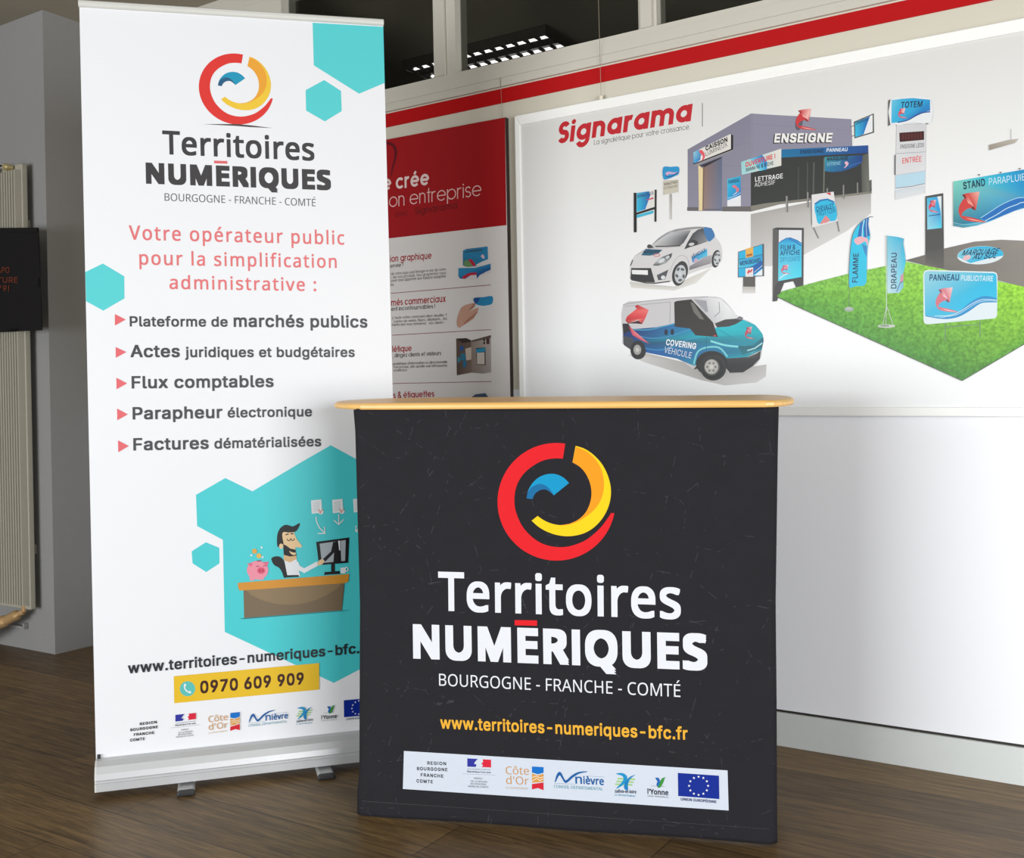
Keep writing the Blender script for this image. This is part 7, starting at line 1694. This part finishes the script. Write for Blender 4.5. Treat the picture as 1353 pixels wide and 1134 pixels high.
p.poly([(632, 35), (718, 20), (722, 320), (632, 330)], (78, 78, 76))
p.poly([(640, 44), (710, 34), (712, 188), (642, 196)], [(230, 232, 234), (230, 232, 234), (80, 200, 228), (120, 206, 226)])
p.poly([(640, 44), (690, 37), (706, 110), (712, 188), (642, 196)], [(70, 186, 222), (50, 160, 214), (44, 150, 210), (80, 206, 232), (150, 216, 232)])
p.line([(648, 130), (706, 122)], 4, (30, 80, 140))
arrow_mark(p, 648, 52, 48, 62, (212, 70, 90), (240, 200, 206), (120, 40, 70))
p.done('totem_picture', M_ink_panel, panel)

# ---- exhibition stand on the right
p = new((1050, 250, 0.27347), 270)
p.poly([(535, 345), (632, 318), (722, 288), (870, 254), (1000, 245), (1108, 250), (1230, 262), (1330, 330), (1330, 520), (1108, 472), (980, 440), (722, 390)],
       [(108, 104, 98), (112, 107, 101), (118, 113, 106), (132, 126, 119), (140, 134, 127), (146, 140, 133), (150, 144, 136), (150, 144, 136), (146, 140, 133), (142, 136, 128), (132, 126, 118), (114, 110, 104)])
p.poly([(632, 300), (722, 290), (722, 385), (632, 362)], [(80, 80, 78), (82, 82, 80), (100, 96, 92), (104, 100, 96)])
p.ell(898, 320, 112, 44, (220, 230, 234), -3)
p.poly([(898 + 111 * math.cos(math.radians(a)), 320 + 43 * math.sin(math.radians(a)) - 0.05 * 111 * math.cos(math.radians(a))) for a in range(178, 378, 8)] + [(960, 330), (900, 345), (850, 358)], [(120, 200, 220)] * 6 + [(44, 180, 220)] * (len(range(178, 378, 8)) - 6 + 3))
p.text('MARQUAGE', (806, 322), (980, 312), 26, 'I', (30, 60, 96), 0.03, 0.5)
p.text('AU SOL', (858, 340), (972, 334), 26, 'I', (30, 60, 96), 0.03, 0.5)
p.ell(832, 332, 20, 12, (226, 186, 190), -20)
p.crop = (1240, 170, 0.16766)
xe = 860
top = [(118, 418), (300, 388), (500, 354), (674, 324), (xe, 296)]
bot = [(118, 768), (200, 782), (300, 766), (400, 735), (500, 692), (600, 650), (674, 628), (xe, 600)]
ct = [(124, 206, 190), (70, 196, 210), (34, 168, 210), (26, 140, 196), (24, 120, 184)]
cb_ = [(40, 120, 140), (40, 110, 140), (50, 160, 190), (50, 190, 225), (40, 170, 216), (36, 150, 206), (34, 140, 200), (30, 120, 190)]
p.poly(top + bot[::-1], ct + cb_[::-1])
mid_ = [(118, 600), (260, 600), (420, 590), (560, 500), (674, 470), (xe, 440)]
p.poly(smooth([(335, 705), (420, 650), (500, 600), (600, 556), (674, 545), (xe, 560)], 3) + smooth([(xe, 640), (674, 622), (600, 648), (500, 690), (380, 738)], 3), (30, 110, 186))
p.line(smooth([(335, 705), (420, 650), (500, 600), (600, 556), (674, 545), (xe, 560)], 3), 5, (170, 220, 238))
p.line(smooth([(370, 728), (460, 680), (540, 630), (620, 600), (674, 582), (xe, 590)], 3), 6, (196, 230, 242))
p.line(smooth([(120, 742), (200, 758), (300, 748), (380, 728)], 3), 4, (150, 206, 216))
p.line(smooth([(120, 756), (200, 772), (300, 760), (400, 730)], 3), 3, (120, 190, 204))
p.text('STAND', (198, 482), (371, 452), 58, 'I', (18, 66, 86), 0.05)
p.text('PARAPLUIE', (400, 446), (684, 408), 52, 'I', (206, 234, 242), 0.0)
arrow_mark(p, 160, 498, 218, 246, (206, 62, 58), (242, 176, 160), (120, 30, 34))
for x, y in ((320, 366), (490, 348), (640, 318)):
    p.line([(x - 8, y), (x + 8, y - 2)], 7, (70, 72, 74))
    p.line([(x, y), (x + 1, y + 12)], 3, (110, 110, 110))
p.poly([(400, 130), (560, 90), (632, 82), (600, 116), (402, 172)], [(160, 152, 138), (158, 150, 138), (190, 184, 172), (180, 172, 160), (150, 142, 130)])
p.line([(572, 4), (571, 86)], 3, (140, 136, 128))
p.done('stand_picture', M_ink_panel, panel)

# ---- lawn with flags
def grass_material():
    m = ink_material('printed_lawn_ink', 0.4)
    nt = m.node_tree
    pr = nt.nodes['Principled BSDF']
    src = pr.inputs['Base Color'].links[0].from_socket
    tc = nt.nodes.new('ShaderNodeTexCoord')
    nz = nt.nodes.new('ShaderNodeTexNoise')
    nz.inputs['Scale'].default_value = 130.0
    nz.inputs['Detail'].default_value = 6.0
    nt.links.new(tc.outputs['Object'], nz.inputs['Vector'])
    rp = nt.nodes.new('ShaderNodeValToRGB')
    rp.color_ramp.elements[0].position, rp.color_ramp.elements[0].color = 0.3, (0.62, 0.66, 0.55, 1)
    rp.color_ramp.elements[1].position, rp.color_ramp.elements[1].color = 0.72, (1.35, 1.30, 1.25, 1)
    nt.links.new(nz.outputs['Fac'], rp.inputs['Fac'])
    mx = nt.nodes.new('ShaderNodeMix')
    mx.data_type, mx.blend_type = 'RGBA', 'MULTIPLY'
    mx.inputs['Factor'].default_value = 1.0
    nt.links.new(src, mx.inputs['A'])
    nt.links.new(rp.outputs['Color'], mx.inputs['B'])
    nt.links.new(mx.outputs['Result'], pr.inputs['Base Color'])
    return m
p = new(None, 340)
p.poly([(1027, 391.5), (1034, 385), (1080, 372.5), (1121, 362), (1198, 346), (1247, 356), (1353, 379), (1400, 389), (1400, 425), (1353, 455), (1271.5, 503), (1050, 403.5)],
       [(96, 168, 60), (110, 180, 70), (124, 190, 76), (130, 194, 78), (146, 210, 78), (150, 212, 76), (156, 220, 60), (156, 218, 60), (120, 192, 62), (110, 184, 66), (66, 134, 54), (90, 164, 62)])
p.line([(1027, 392), (1050, 403.5), (1271.5, 503), (1353, 455), (1400, 425)], 1.2, (86, 104, 80))
p.done('lawn_picture', grass_material(), panel)

p = new((1090, 270, 0.15873), 350)
p.line([(203, 870), (206, 700), (208, 560)], 4, (110, 124, 110))
p.ell(203, 875, 40, 20, (156, 172, 158))
p.ell(203, 868, 26, 10, (182, 190, 186))
p.spoly([(205, 692), (200, 600), (210, 450), (228, 290), (262, 200), (318, 140), (366, 110), (362, 170), (378, 268), (360, 335), (352, 450), (350, 600), (345, 655), (318, 680), (262, 682)], (44, 196, 230), 3)
p.poly([(296, 162), (322, 140), (312, 220), (306, 275), (274, 272)], (36, 110, 184))
p.poly([(338, 126), (366, 112), (362, 170), (376, 262), (330, 280), (326, 200)], (34, 100, 176))
p.line(smooth([(330, 132), (316, 190), (312, 280)], 3), 5, (214, 232, 242))
p.line(smooth([(352, 122), (346, 180), (352, 270)], 3), 4, (200, 226, 240))
p.poly([(310, 330), (352, 350), (350, 440), (330, 400)], (60, 140, 200))
p.spoly([(245, 300), (290, 270), (345, 280), (362, 300), (356, 350), (340, 310), (300, 330), (270, 338)], (236, 180, 190), 3)
p.line(smooth([(205, 700), (203, 560), (222, 300), (262, 195), (320, 135), (372, 108), (402, 106)], 4), 5, (96, 104, 108))
p.text('FLAMME', (275, 652), (284, 408), 46, 'I', (40, 62, 92), 0.03)
for a, b in (((516, 850), (482, 1012)), ((516, 850), (508, 1020)), ((518, 850), (572, 1012))):
    p.line([a, b], 5, (196, 206, 190))
p.ell(515, 1015, 74, 15, (196, 204, 192))
p.ell(500, 1012, 40, 9, (146, 158, 140))
p.line([(514, 258), (515, 880)], 6, (206, 216, 212))
p.poly([(520, 262), (600, 272), (658, 286), (654, 330), (668, 420), (674, 488), (650, 600), (656, 690), (622, 738), (522, 742)], [(110, 196, 218), (70, 186, 220), (70, 176, 210), (50, 180, 214), (50, 190, 222), (60, 196, 226), (120, 206, 224), (120, 190, 216), (170, 214, 226), (196, 224, 232)])
p.poly([(632, 600), (655, 570), (657, 640), (625, 670)], (206, 150, 164))
p.line([(600, 730), (626, 660), (654, 640)], 7, (90, 120, 170))
p.text('DRAPEAU', (598, 702), (601, 404), 46, 'I', (52, 76, 104), 0.03)
p.done('flag_picture', M_ink_panel, panel)

p = new((1200, 310, 0.17627), 350)
p.line([(280, 660), (280, 800)], 8, (112, 150, 104))
p.line([(540, 630), (540, 770)], 8, (112, 150, 104))
p.line([(280, 694), (540, 674)], 8, (112, 150, 104))
p.poly([(115, 300), (122, 276), (145, 266), (640, 280), (662, 288), (672, 310), (668, 605), (660, 622), (645, 630), (145, 674), (124, 666), (117, 645)], (222, 234, 238))
p.poly([(122, 300), (130, 282), (150, 275), (640, 290), (658, 297), (664, 315), (667, 480), (600, 462), (540, 470), (470, 512), (380, 585), (300, 618), (220, 622), (128, 606)], [(150, 208, 222), (150, 208, 222), (140, 206, 222), (60, 186, 220), (50, 184, 220), (40, 186, 226), (50, 190, 230), (44, 192, 230), (40, 190, 230), (34, 188, 228), (60, 190, 226), (60, 180, 220), (56, 176, 216), (66, 186, 222)])
p.poly(smooth([(130, 606), (220, 622), (300, 616), (380, 580), (460, 512), (540, 468), (600, 462), (667, 478)], 3) + smooth([(667, 510), (600, 510), (540, 520), (460, 575), (380, 618), (300, 634), (220, 630), (132, 614)], 3), (44, 146, 204))
p.line(smooth([(200, 612), (320, 606), (400, 572), (480, 520), (560, 488), (667, 492)], 3), 5, (210, 234, 244))
p.line(smooth([(240, 622), (360, 604), (440, 560), (520, 512), (600, 496), (667, 502)], 3), 4, (190, 226, 240))
p.text('PANNEAU', (160, 347), (382, 346), 48, 'I', (28, 84, 124), 0.045)
p.text('PUBLICITAIRE', (396, 346), (636, 352), 40, 'I', (206, 232, 240), 0.03)
arrow_mark(p, 208, 396, 168, 190, (214, 116, 128), (244, 206, 208), (140, 60, 80))
p.done('billboard_picture', M_ink_panel, panel)

# ================================================================== THE POSTER BEHIND THE BANNER
QD = 0.020
QP = wall_plane(QD)
pTR, pBR = QP.px(668, 155), QP.px(673.5, 524)
s0_ = QP.px(418, 300).x
zt, zbm = pTR.y, 0.62
poster = thing('services_poster', 'tall red and grey poster panel listing printed services, hung beside the framed board', 'poster',
               QP.at((pTR.x * 0.5 + s0_ * 0.5, zbm)) - N * QD, math.atan2(T.y, T.x))
slope = (QP.px(510.6, 184.5).y - pTR.y) / (QP.px(510.6, 184.5).x - pTR.x)
M_core = material('dark_poster_edge', rgb(48, 34, 32), 0.5)
M_poster = material('poster_face', rgb(216, 212, 209), 0.45, noise=0.01, scale=300)
c4 = [Vector((s0_, zbm)), Vector((pBR.x + 0.004, zbm)), Vector((pTR.x, zt)), Vector((s0_, zt + slope * (s0_ - pTR.x)))]
bm = bmesh.new()
hexa(bm, [QP.at(q, -0.017) for q in c4] + [QP.at(q, -0.0004) for q in c4])
bmesh.ops.recalc_face_normals(bm, faces=bm.faces[:])
obj('backing_board', bm, M_core, poster)
bm = bmesh.new()
c5 = [c4[0], c4[1] - Vector((0.002, 0)), c4[2] - Vector((0.002, 0)), c4[3]]
bm.faces.new([bm.verts.new(QP.at(q, 0)) for q in c5])
face = obj('printed_face', bm, M_poster, poster)
bm = bmesh.new()
wq = QP.px(661.5, 156)
tube(bm, [QP.at((wq.x, wq.y), -0.01), QP.at((wq.x, z_joint), -0.004)], 0.0008, 6)
obj('hanging_wire', bm, material('poster_wire', rgb(150, 142, 124), 0.4, 0.5), poster)

p = Print(QP, None, None, 0.86)
RD = (172, 16, 26)
l1, r1 = QP.px(514.5, 315), QP.px(669.5, 297.6)
sl = (r1.y - l1.y) / (r1.x - l1.x)
lay = p.next()
p.face([Vector((s0_, l1.y + sl * (s0_ - l1.x))), Vector((c5[1].x - 0.0012, r1.y)), c5[2], c5[3]], RD, lay)
p.crop = (505, 150, 0.14108)
p.line(smooth([(10, 268), (60, 280), (105, 300), (128, 360), (118, 440), (95, 520), (85, 590)], 4), [8, 12, 18, 22, 26, 28, 28, 28, 28, 28, 28, 28, 26, 26, 24, 22, 20, 20, 18, 16, 14, 12, 10, 8, 8], (104, 14, 30))
p.text('e', (6, 722), (84, 713), 140, 'A', (250, 226, 222), 0.17)
p.text('crée', (128, 710), (440, 668), 140, 'A', (250, 226, 222), 0.17)
p.text('on entreprise', (65, 880), (930, 770), 128, 'A', (246, 200, 196), 0.075)
p.text('avec', (120, 972), (240, 957), 60, 'A', (118, 16, 24), 0.11)
p.text('Signarama', (305, 946), (700, 892), 64, 'A', (118, 16, 24), 0.15, 0.15)
p.crop = (510, 310, 0.11826)
TR_, TX, TG = (176, 26, 40), (52, 48, 48), (112, 108, 108)
RL = (150, 80, 90)
p.text('ion graphique', (47, 308), (510, 270), 76, 'A', TR_, 0.15)
p.text('envie !', (48, 374), (193, 358), 46, 'A', TX, 0.12)
for s, a, b in (('de votre logo sont l’image même de votre', (55, 455), (672, 402)), ('r de vos produits. Nos graphistes vous', (55, 494), (672, 442)), ('pour vous apporter une solution adaptée', (58, 530), (672, 480)), ('ins.', (55, 575), (92, 572))):
    p.text(s, a, b, 32, 'A', TG, 0.12)
p.line([(55, 658), (1170, 563)], 7, RL)
p.text('més commerciaux', (60, 798), (668, 752), 76, 'A', TR_, 0.15)
p.text('ent incontournables !', (60, 855), (550, 822), 46, 'A', TX, 0.12)
p.crop = (510, 415, 0.13304)
for s, a, b in (('z, toute votre communication visuelle. Y', (60, 52), (607, 22)), ('cartes de visites, flyers, dépliants... les', (78, 88), (607, 58)), ('ments que vous donnerez à vos clients !', (60, 120), (575, 97))):
    p.text(s, a, b, 27, 'A', TG, 0.12)
p.line([(62, 211), (1045, 155)], 6, RL)
p.text('létique', (65, 380), (257, 368), 62, 'A', TR_, 0.15)
p.text(', dirigez clients et visiteurs', (68, 432), (550, 408), 40, 'A', TX, 0.12)
for s, a, b in (('gnalétique d’information ou directionnelle', (70, 508), (612, 488)), ('vos locaux, afin qu’elle soit attrayante,', (80, 540), (615, 523)), ('et efficace.', (80, 574), (215, 567))):
    p.text(s, a, b, 27, 'A', TG, 0.12)
p.line([(70, 691), (1050, 670)], 6, RL)
p.text('s & étiquettes', (75, 836), (482, 822), 62, 'A', TR_, 0.15)
p.done('lettering', M_ink_panel, face)

p = Print(QP, (510, 310, 0.11826), None, 0.9)
CB_, CD_ = (44, 140, 190), (32, 84, 150)
p.poly([(862, 180), (900, 162), (1138, 133), (1142, 260), (1138, 350), (1000, 356), (905, 362), (862, 345)], [CB_, (60, 120, 160), CB_, CB_, (60, 150, 190), CB_, CB_, (40, 110, 150)])
p.line([(880, 200), (960, 185), (1080, 172)], 12, (50, 78, 104))
p.spoly([(868, 325), (900, 282), (930, 300), (970, 350), (905, 362)], (110, 150, 96), 3)
p.spoly([(925, 282), (955, 278), (985, 310), (1002, 352), (970, 345)], (196, 40, 62), 3)
p.spoly([(1005, 350), (1060, 310), (1110, 290), (1138, 280), (1138, 348)], (228, 226, 226), 3)
p.spoly([(1062, 240), (1085, 222), (1104, 250), (1096, 272), (1076, 262)], (226, 200, 214), 3)
p.poly([(812, 375), (1000, 372), (1172, 325), (1172, 392), (1050, 452), (1015, 498), (900, 496), (830, 492), (812, 468)], [CB_, CB_, CB_, CD_, CD_, CD_, CD_, CD_, CB_])
p.spoly([(850, 480), (925, 432), (1010, 426), (1012, 448), (930, 462), (885, 492)], (190, 36, 60), 3)
p.poly([(890, 494), (950, 456), (1012, 450), (1020, 500), (960, 506)], (224, 220, 220))
p.poly([(1060, 452), (1120, 415), (1172, 395), (1172, 425), (1080, 455)], (220, 218, 220))
p.done('cards_picture', M_ink_panel, face)
p = Print(QP, (510, 310, 0.11826), None, 0.9)
# hand holding a card
p.poly([(985, 708), (1188, 690), (1188, 772), (1010, 790)], (204, 206, 210))
p.poly([(1000, 785), (1186, 766), (1184, 836), (1010, 846)], (228, 228, 230))
p.spoly([(982, 712), (1090, 700), (1190, 690), (1190, 768), (1140, 790), (1080, 796), (1010, 778)], CB_, 3)
p.spoly([(985, 715), (1050, 705), (1040, 740), (1010, 772), (986, 750)], CD_, 3)
SKN, SKN2 = (206, 160, 138), (176, 124, 104)
p.spoly([(836, 832), (870, 798), (915, 780), (985, 766), (992, 800), (960, 830), (930, 856), (960, 846), (1005, 826), (1040, 820), (1026, 858), (1000, 900), (985, 935), (930, 975), (860, 1020), (820, 1040), (795, 1005), (800, 930)], SKN, 3)
p.spoly([(985, 766), (1000, 780), (985, 815), (940, 848), (922, 852), (950, 815)], SKN2, 3)
p.spoly([(1026, 858), (1012, 890), (960, 940), (870, 1005), (900, 960), (975, 900)], SKN2, 3)
p.done('hand_picture', M_ink_panel, face)
p = Print(QP, None, None, 0.9)
# wayfinding picture
p.crop = (510, 415, 0.13304)
p.poly([(700, 244), (848, 272), (852, 582), (706, 610)], [(96, 78, 68), (110, 92, 82), (130, 110, 100), (84, 68, 60)])
p.poly([(848, 272), (1045, 212), (1046, 580), (965, 592), (852, 582)], [(150, 134, 124), (190, 182, 176), (176, 168, 164), (160, 146, 138), (136, 118, 108)])
p.poly([(700, 244), (800, 240), (850, 262), (848, 275), (760, 290)], (54, 44, 40))
p.poly([(852, 262), (1045, 210), (1045, 236), (856, 280)], (100, 84, 76))
p.poly([(735, 322), (772, 316), (772, 362), (738, 368)], CD_)
p.poly([(790, 345), (850, 330), (850, 452), (800, 462)], (206, 190, 174))
p.poly([(742, 395), (788, 388), (800, 460), (745, 462)], (40, 120, 150))
p.poly([(764, 468), (802, 464), (800, 528), (768, 532)], (36, 110, 150))
p.poly([(712, 430), (740, 425), (740, 478), (714, 482)], (60, 130, 150))
p.poly([(895, 340), (990, 332), (992, 508), (905, 505)], (40, 40, 44))
p.poly([(905, 385), (980, 380), (982, 500), (908, 498)], (214, 206, 196))
p.poly([(896, 350), (988, 335), (988, 372), (900, 388)], (40, 150, 190))
p.poly([(998, 245), (1030, 238), (1030, 298), (1000, 300)], (80, 58, 54))
for y in (258, 288):
    p.ell(978, y, 9, 13, (24, 22, 24))
p.done('signage_picture', M_ink_panel, face)
p = Print(QP, (510, 415, 0.13304), None, 0.9)
p.poly([(845, 832), (890, 798), (990, 785), (1018, 825), (1010, 870), (850, 872)], [(90, 100, 120), (70, 90, 120), (80, 100, 130), (60, 80, 110), (60, 80, 110), (90, 110, 130)])
p.done('labels_picture', M_ink_panel, face)

# ================================================================== THE RADIATOR ON THE PILLAR
RP = wall_plane(PD + 0.085)
rR_top, rR_bot = RP.px(21, 232), RP.px(31, 806)
s_r = (rR_top.x + rR_bot.x) / 2
z_rt, z_rb = RP.px(12, 216).y, RP.px(20, 806).y
radiator = thing('column_radiator', 'tall cream radiator with narrow upright flutes on the grey pillar wall', 'radiator', R(s_r - 0.25, PD, z_rb), math.atan2(T.y, T.x))
M_rad = material('cream_radiator_enamel', rgb(176, 172, 156), 0.4, noise=0.04)
bm = bmesh.new()
PIT = 0.0185
for k in range(28):
    s = s_r - 0.010 - k * PIT
    w = PIT * 0.40
    hexa(bm, [R(s - w, PD + 0.035, z_rb + 0.02), R(s + w, PD + 0.035, z_rb + 0.02), R(s + w * 0.55, PD + 0.085, z_rb + 0.02), R(s - w * 0.55, PD + 0.085, z_rb + 0.02),
              R(s - w, PD + 0.035, z_rt - 0.03), R(s + w, PD + 0.035, z_rt - 0.03), R(s + w * 0.55, PD + 0.085, z_rt - 0.03), R(s - w * 0.55, PD + 0.085, z_rt - 0.03)])
bmesh.ops.recalc_face_normals(bm, faces=bm.faces[:])
flutes = obj('flutes', bm, M_rad, radiator)
bm = bmesh.new()
box(bm, s_r - 28 * PIT - 0.012, s_r, PD + 0.030, PD + 0.056, z_rb, z_rt)
bmesh.ops.recalc_face_normals(bm, faces=bm.faces[:])
o = obj('water_panel', bm, M_rad, radiator)
bevel(o, 0.004)
for zz in (z_rt - 0.25, z_rb + 0.25):
    for k in (3, 24):
        bm = bmesh.new()
        box(bm, s_r - k * PIT - 0.02, s_r - k * PIT + 0.02, PD, PD + 0.031, zz - 0.02, zz + 0.02)
        bmesh.ops.recalc_face_normals(bm, faces=bm.faces[:])
        obj('wall_bracket', bm, M_rad, radiator)
kp = RP.px(9, 221)
bm = bmesh.new()
tube(bm, [RP.at(kp, -0.02), RP.at(kp, 0.008), RP.at(kp, 0.016)], [0.015, 0.015, 0.011], 16)
obj('bleed_plug', bm, material('brass_plug', rgb(206, 190, 140), 0.35, 0.5), radiator)
v0, v1 = RP.px(23, 810), RP.px(-6, 828)
M_valve = material('copper_valve', rgb(196, 160, 112), 0.4, 0.3)
bm = bmesh.new()
tube(bm, [RP.at(v0, -0.03), RP.at(v0.lerp(v1, 0.15), -0.02), RP.at(v0.lerp(v1, 0.2), -0.018), RP.at(v0.lerp(v1, 0.55), -0.005), RP.at(v0.lerp(v1, 0.6), 0.0), RP.at(v1, 0.02)], [0.012, 0.012, 0.022, 0.021, 0.026, 0.024], 14)
tube(bm, [RP.at(v0, -0.03), RP.at(v0 + Vector((0.0, 0.05)), -0.03)], 0.010, 10)
obj('valve', bm, M_valve, radiator, smooth=False, label='copper-coloured radiator valve')
bm = bmesh.new()
tube(bm, [RP.at(v1, 0.02), RP.at(v1 + (v1 - v0) * 0.8, 0.045)], [0.028, 0.026], 14)
obj('valve_head', bm, material('cream_plastic', rgb(224, 218, 190), 0.4), radiator)
tp = wall_plane(PD).px(38, 829)
bm = bmesh.new()
box(bm, s_r - 0.5, tp.x, PD, PD + 0.022, tp.y - 0.006, tp.y + 0.006)
box(bm, tp.x - 0.012, tp.x, PD, PD + 0.022, tp.y, tp.y + 0.02)
bmesh.ops.recalc_face_normals(bm, faces=bm.faces[:])
o = obj('pipe_cover', bm, M_pillar, radiator)
bevel(o, 0.002)

# ================================================================== THE BLACK TOTE BAG HANGING ON IT
GP = wall_plane(PD + 0.105)
bag = thing('tote_bag', 'black cloth tote bag with orange lettering hanging from the cream radiator', 'bag', GP.at(GP.px(0, 436)), math.atan2(T.y, T.x))
M_bag = material('black_canvas', rgb(26, 24, 25), 0.85, noise=0.12, scale=200, bump=0.15, spec=0.2)
g = [GP.px(-62, 302), GP.px(51, 301), GP.px(56, 436.5), GP.px(-62, 442)]
bm = bmesh.new()
n1, n2 = 18, 18
def bagpt(u, v, side):
    q = g[3].lerp(g[2], u).lerp(g[0].lerp(g[1], u), v)
    b = 0.010 * (math.sin(math.pi * u) ** 0.5) * (math.sin(math.pi * (0.06 + 0.94 * (1 - v)) * 0.98) ** 0.6 if v < 0.999 else 0.35)
    b += 0.0015 * math.sin(7 * u + 5 * v)
    return GP.at(q, side * b)
for side in (1, -1):
    V = [[bm.verts.new(bagpt(i / n1, j / n2, side)) for i in range(n1 + 1)] for j in range(n2 + 1)]
    for j in range(n2):
        for i in range(n1):
            f = [V[j][i], V[j][i + 1], V[j + 1][i + 1], V[j + 1][i]]
            bm.faces.new(f if side > 0 else f[::-1])
bmesh.ops.remove_doubles(bm, verts=bm.verts[:], dist=0.0008)
body = obj('bag_body', bm, M_bag, bag, smooth=True)
bm = bmesh.new()                                            # seam along the mouth
for a, b in ((g[0], g[1]),):
    hexa(bm, [GP.at(a - Vector((0, 0.018)), 0.002), GP.at(b - Vector((0.001, 0.018)), 0.002), GP.at(b - Vector((0.001, 0)), 0.002), GP.at(a, 0.002),
              GP.at(a - Vector((0, 0.018)), 0.006), GP.at(b - Vector((0.001, 0.018)), 0.006), GP.at(b - Vector((0.001, 0)), 0.006), GP.at(a, 0.006)])
bmesh.ops.recalc_face_normals(bm, faces=bm.faces[:])
obj('mouth_hem', bm, M_bag, body)
for xx, dd in ((-16.0, 0.0), (-52, 0.0)):                    # straps going up over the radiator
    a = GP.px(xx, 303)
    b = GP.px(xx + 4.5, 262)
    c_ = GP.px(xx + 5.0, 232)
    top_ = z_rt + 0.006
    path = [GP.at(a, 0.002), GP.at(b, -0.012), GP.at(Vector((b.x, top_ - 0.01)), -0.016), GP.at(Vector((b.x, top_ + 0.004)), -0.026), GP.at(Vector((b.x, top_ + 0.004)), -0.050)]
    bm = bmesh.new()
    wv = T * 0.012
    prev = None
    for q in path:
        cur = (bm.verts.new(q - wv), bm.verts.new(q + wv))
        if prev:
            bm.faces.new((prev[0], prev[1], cur[1], cur[0]))
        prev = cur
    o = obj('strap', bm, M_bag, bag)
    sm = o.modifiers.new('thickness', 'SOLIDIFY')
    sm.thickness = 0.002
p = Print(GP, None, lambda x, y: 0.0135, 0.9)
BO = (108, 52, 34)
p.text('APO', (0, 361.2), (16.8, 361.2), 7.6, 'I', BO, 0.03)
p.text('TURE', (0.5, 374.3), (27.5, 374.3), 7.6, 'I', BO, 0.03)
p.text('79!', (0.5, 385.3), (16.4, 385.3), 7.6, 'I', BO, 0.03)
p.done('lettering', M_ink_cloth, body)

# ================================================================== THE LOUVRED LIGHT BEYOND THE HIGH WINDOW
def on_height(px, py, z):
    d = ray(px, py)
    return EYE + d * ((z - H) / d.z)
ZL = ZC - 0.045
u0, u1 = on_height(720, 49, ZL + 0.016), on_height(644, 66, ZL + 0.016)
w0 = on_height(737, 61.5, ZL + 0.016)
sd = lambda q: ((q - A0).dot(T), (q - A0).dot(N))
sA, dA = sd(u0)
sB, _ = sd(u1)
_, dB = sd(w0)
pitch = abs(sA - sB) / 5
ds = abs(dA - dB)
light = thing('louvred_ceiling_light', 'louvred strip light on the dark ceiling seen through the high window', 'ceiling light', R(sA - 3 * pitch, (dA + dB) / 2, ZC), math.atan2(T.y, T.x))
s_hi = sA + pitch * 0.6
s_lo = s_hi - pitch * 13
d_hi, d_lo = dA + ds * 0.45, dB - ds * 0.45
M_lou = material('bright_louvre_metal', rgb(180, 180, 184), 0.22, 0.95)
M_case = material('black_light_case', rgb(40, 38, 36), 0.4)
bm = bmesh.new()
box(bm, s_lo - 0.01, s_hi + 0.01, d_lo - 0.01, d_hi + 0.01, ZC - 0.022, ZC - 0.001)
box(bm, s_lo - 0.01, s_lo, d_lo - 0.01, d_hi + 0.01, ZL - 0.004, ZC - 0.02)
box(bm, s_hi, s_hi + 0.01, d_lo - 0.01, d_hi + 0.01, ZL - 0.004, ZC - 0.02)
box(bm, s_lo, s_hi, d_lo - 0.01, d_lo, ZL - 0.004, ZC - 0.02)
box(bm, s_lo, s_hi, d_hi, d_hi + 0.01, ZL - 0.004, ZC - 0.02)
bmesh.ops.recalc_face_normals(bm, faces=bm.faces[:])
obj('housing', bm, M_case, light)
for dc in (dA, dB):
    bm = bmesh.new()
    for k in range(14):
        s = s_hi - k * pitch
        a, b = R(s, dc - ds * 0.40, 0), R(s, dc + ds * 0.40, 0)
        hexa(bm, [a + Vector((0, 0, ZL)) - T * 0.001, b + Vector((0, 0, ZL)) - T * 0.001, b + Vector((0, 0, ZL)) + T * 0.001, a + Vector((0, 0, ZL)) + T * 0.001,
                  a + Vector((0, 0, ZL + 0.014)) - T * 0.009, b + Vector((0, 0, ZL + 0.014)) - T * 0.009, b + Vector((0, 0, ZL + 0.014)) + T * 0.009, a + Vector((0, 0, ZL + 0.014)) + T * 0.009])
    for sg in (-1, 1):
        a0_, a1_ = dc + sg * ds * 0.42, dc + sg * ds * 0.20
        v = [bm.verts.new(q) for q in (R(s_lo, a0_, ZL), R(s_hi, a0_, ZL), R(s_hi, a1_, ZC - 0.03), R(s_lo, a1_, ZL + 0.014))]
        bm.faces.new(v)
    bmesh.ops.recalc_face_normals(bm, faces=bm.faces[:])
    obj('louvre', bm, M_lou, light)
    m = bpy.data.materials.new('lamp_tube')
    m.use_nodes = True
    pr = m.node_tree.nodes['Principled BSDF']
    pr.inputs['Base Color'].default_value = (0.9, 0.9, 0.9, 1)
    pr.inputs['Emission Color'].default_value = (1.0, 0.94, 0.96, 1)
    pr.inputs['Emission Strength'].default_value = 1.8
    bm = bmesh.new()
    tube(bm, [R(s_lo + 0.01, dc, ZL + 0.016), R(s_hi - 0.01, dc, ZL + 0.016)], 0.007, 12)
    obj('lamp_tube', bm, m, light)
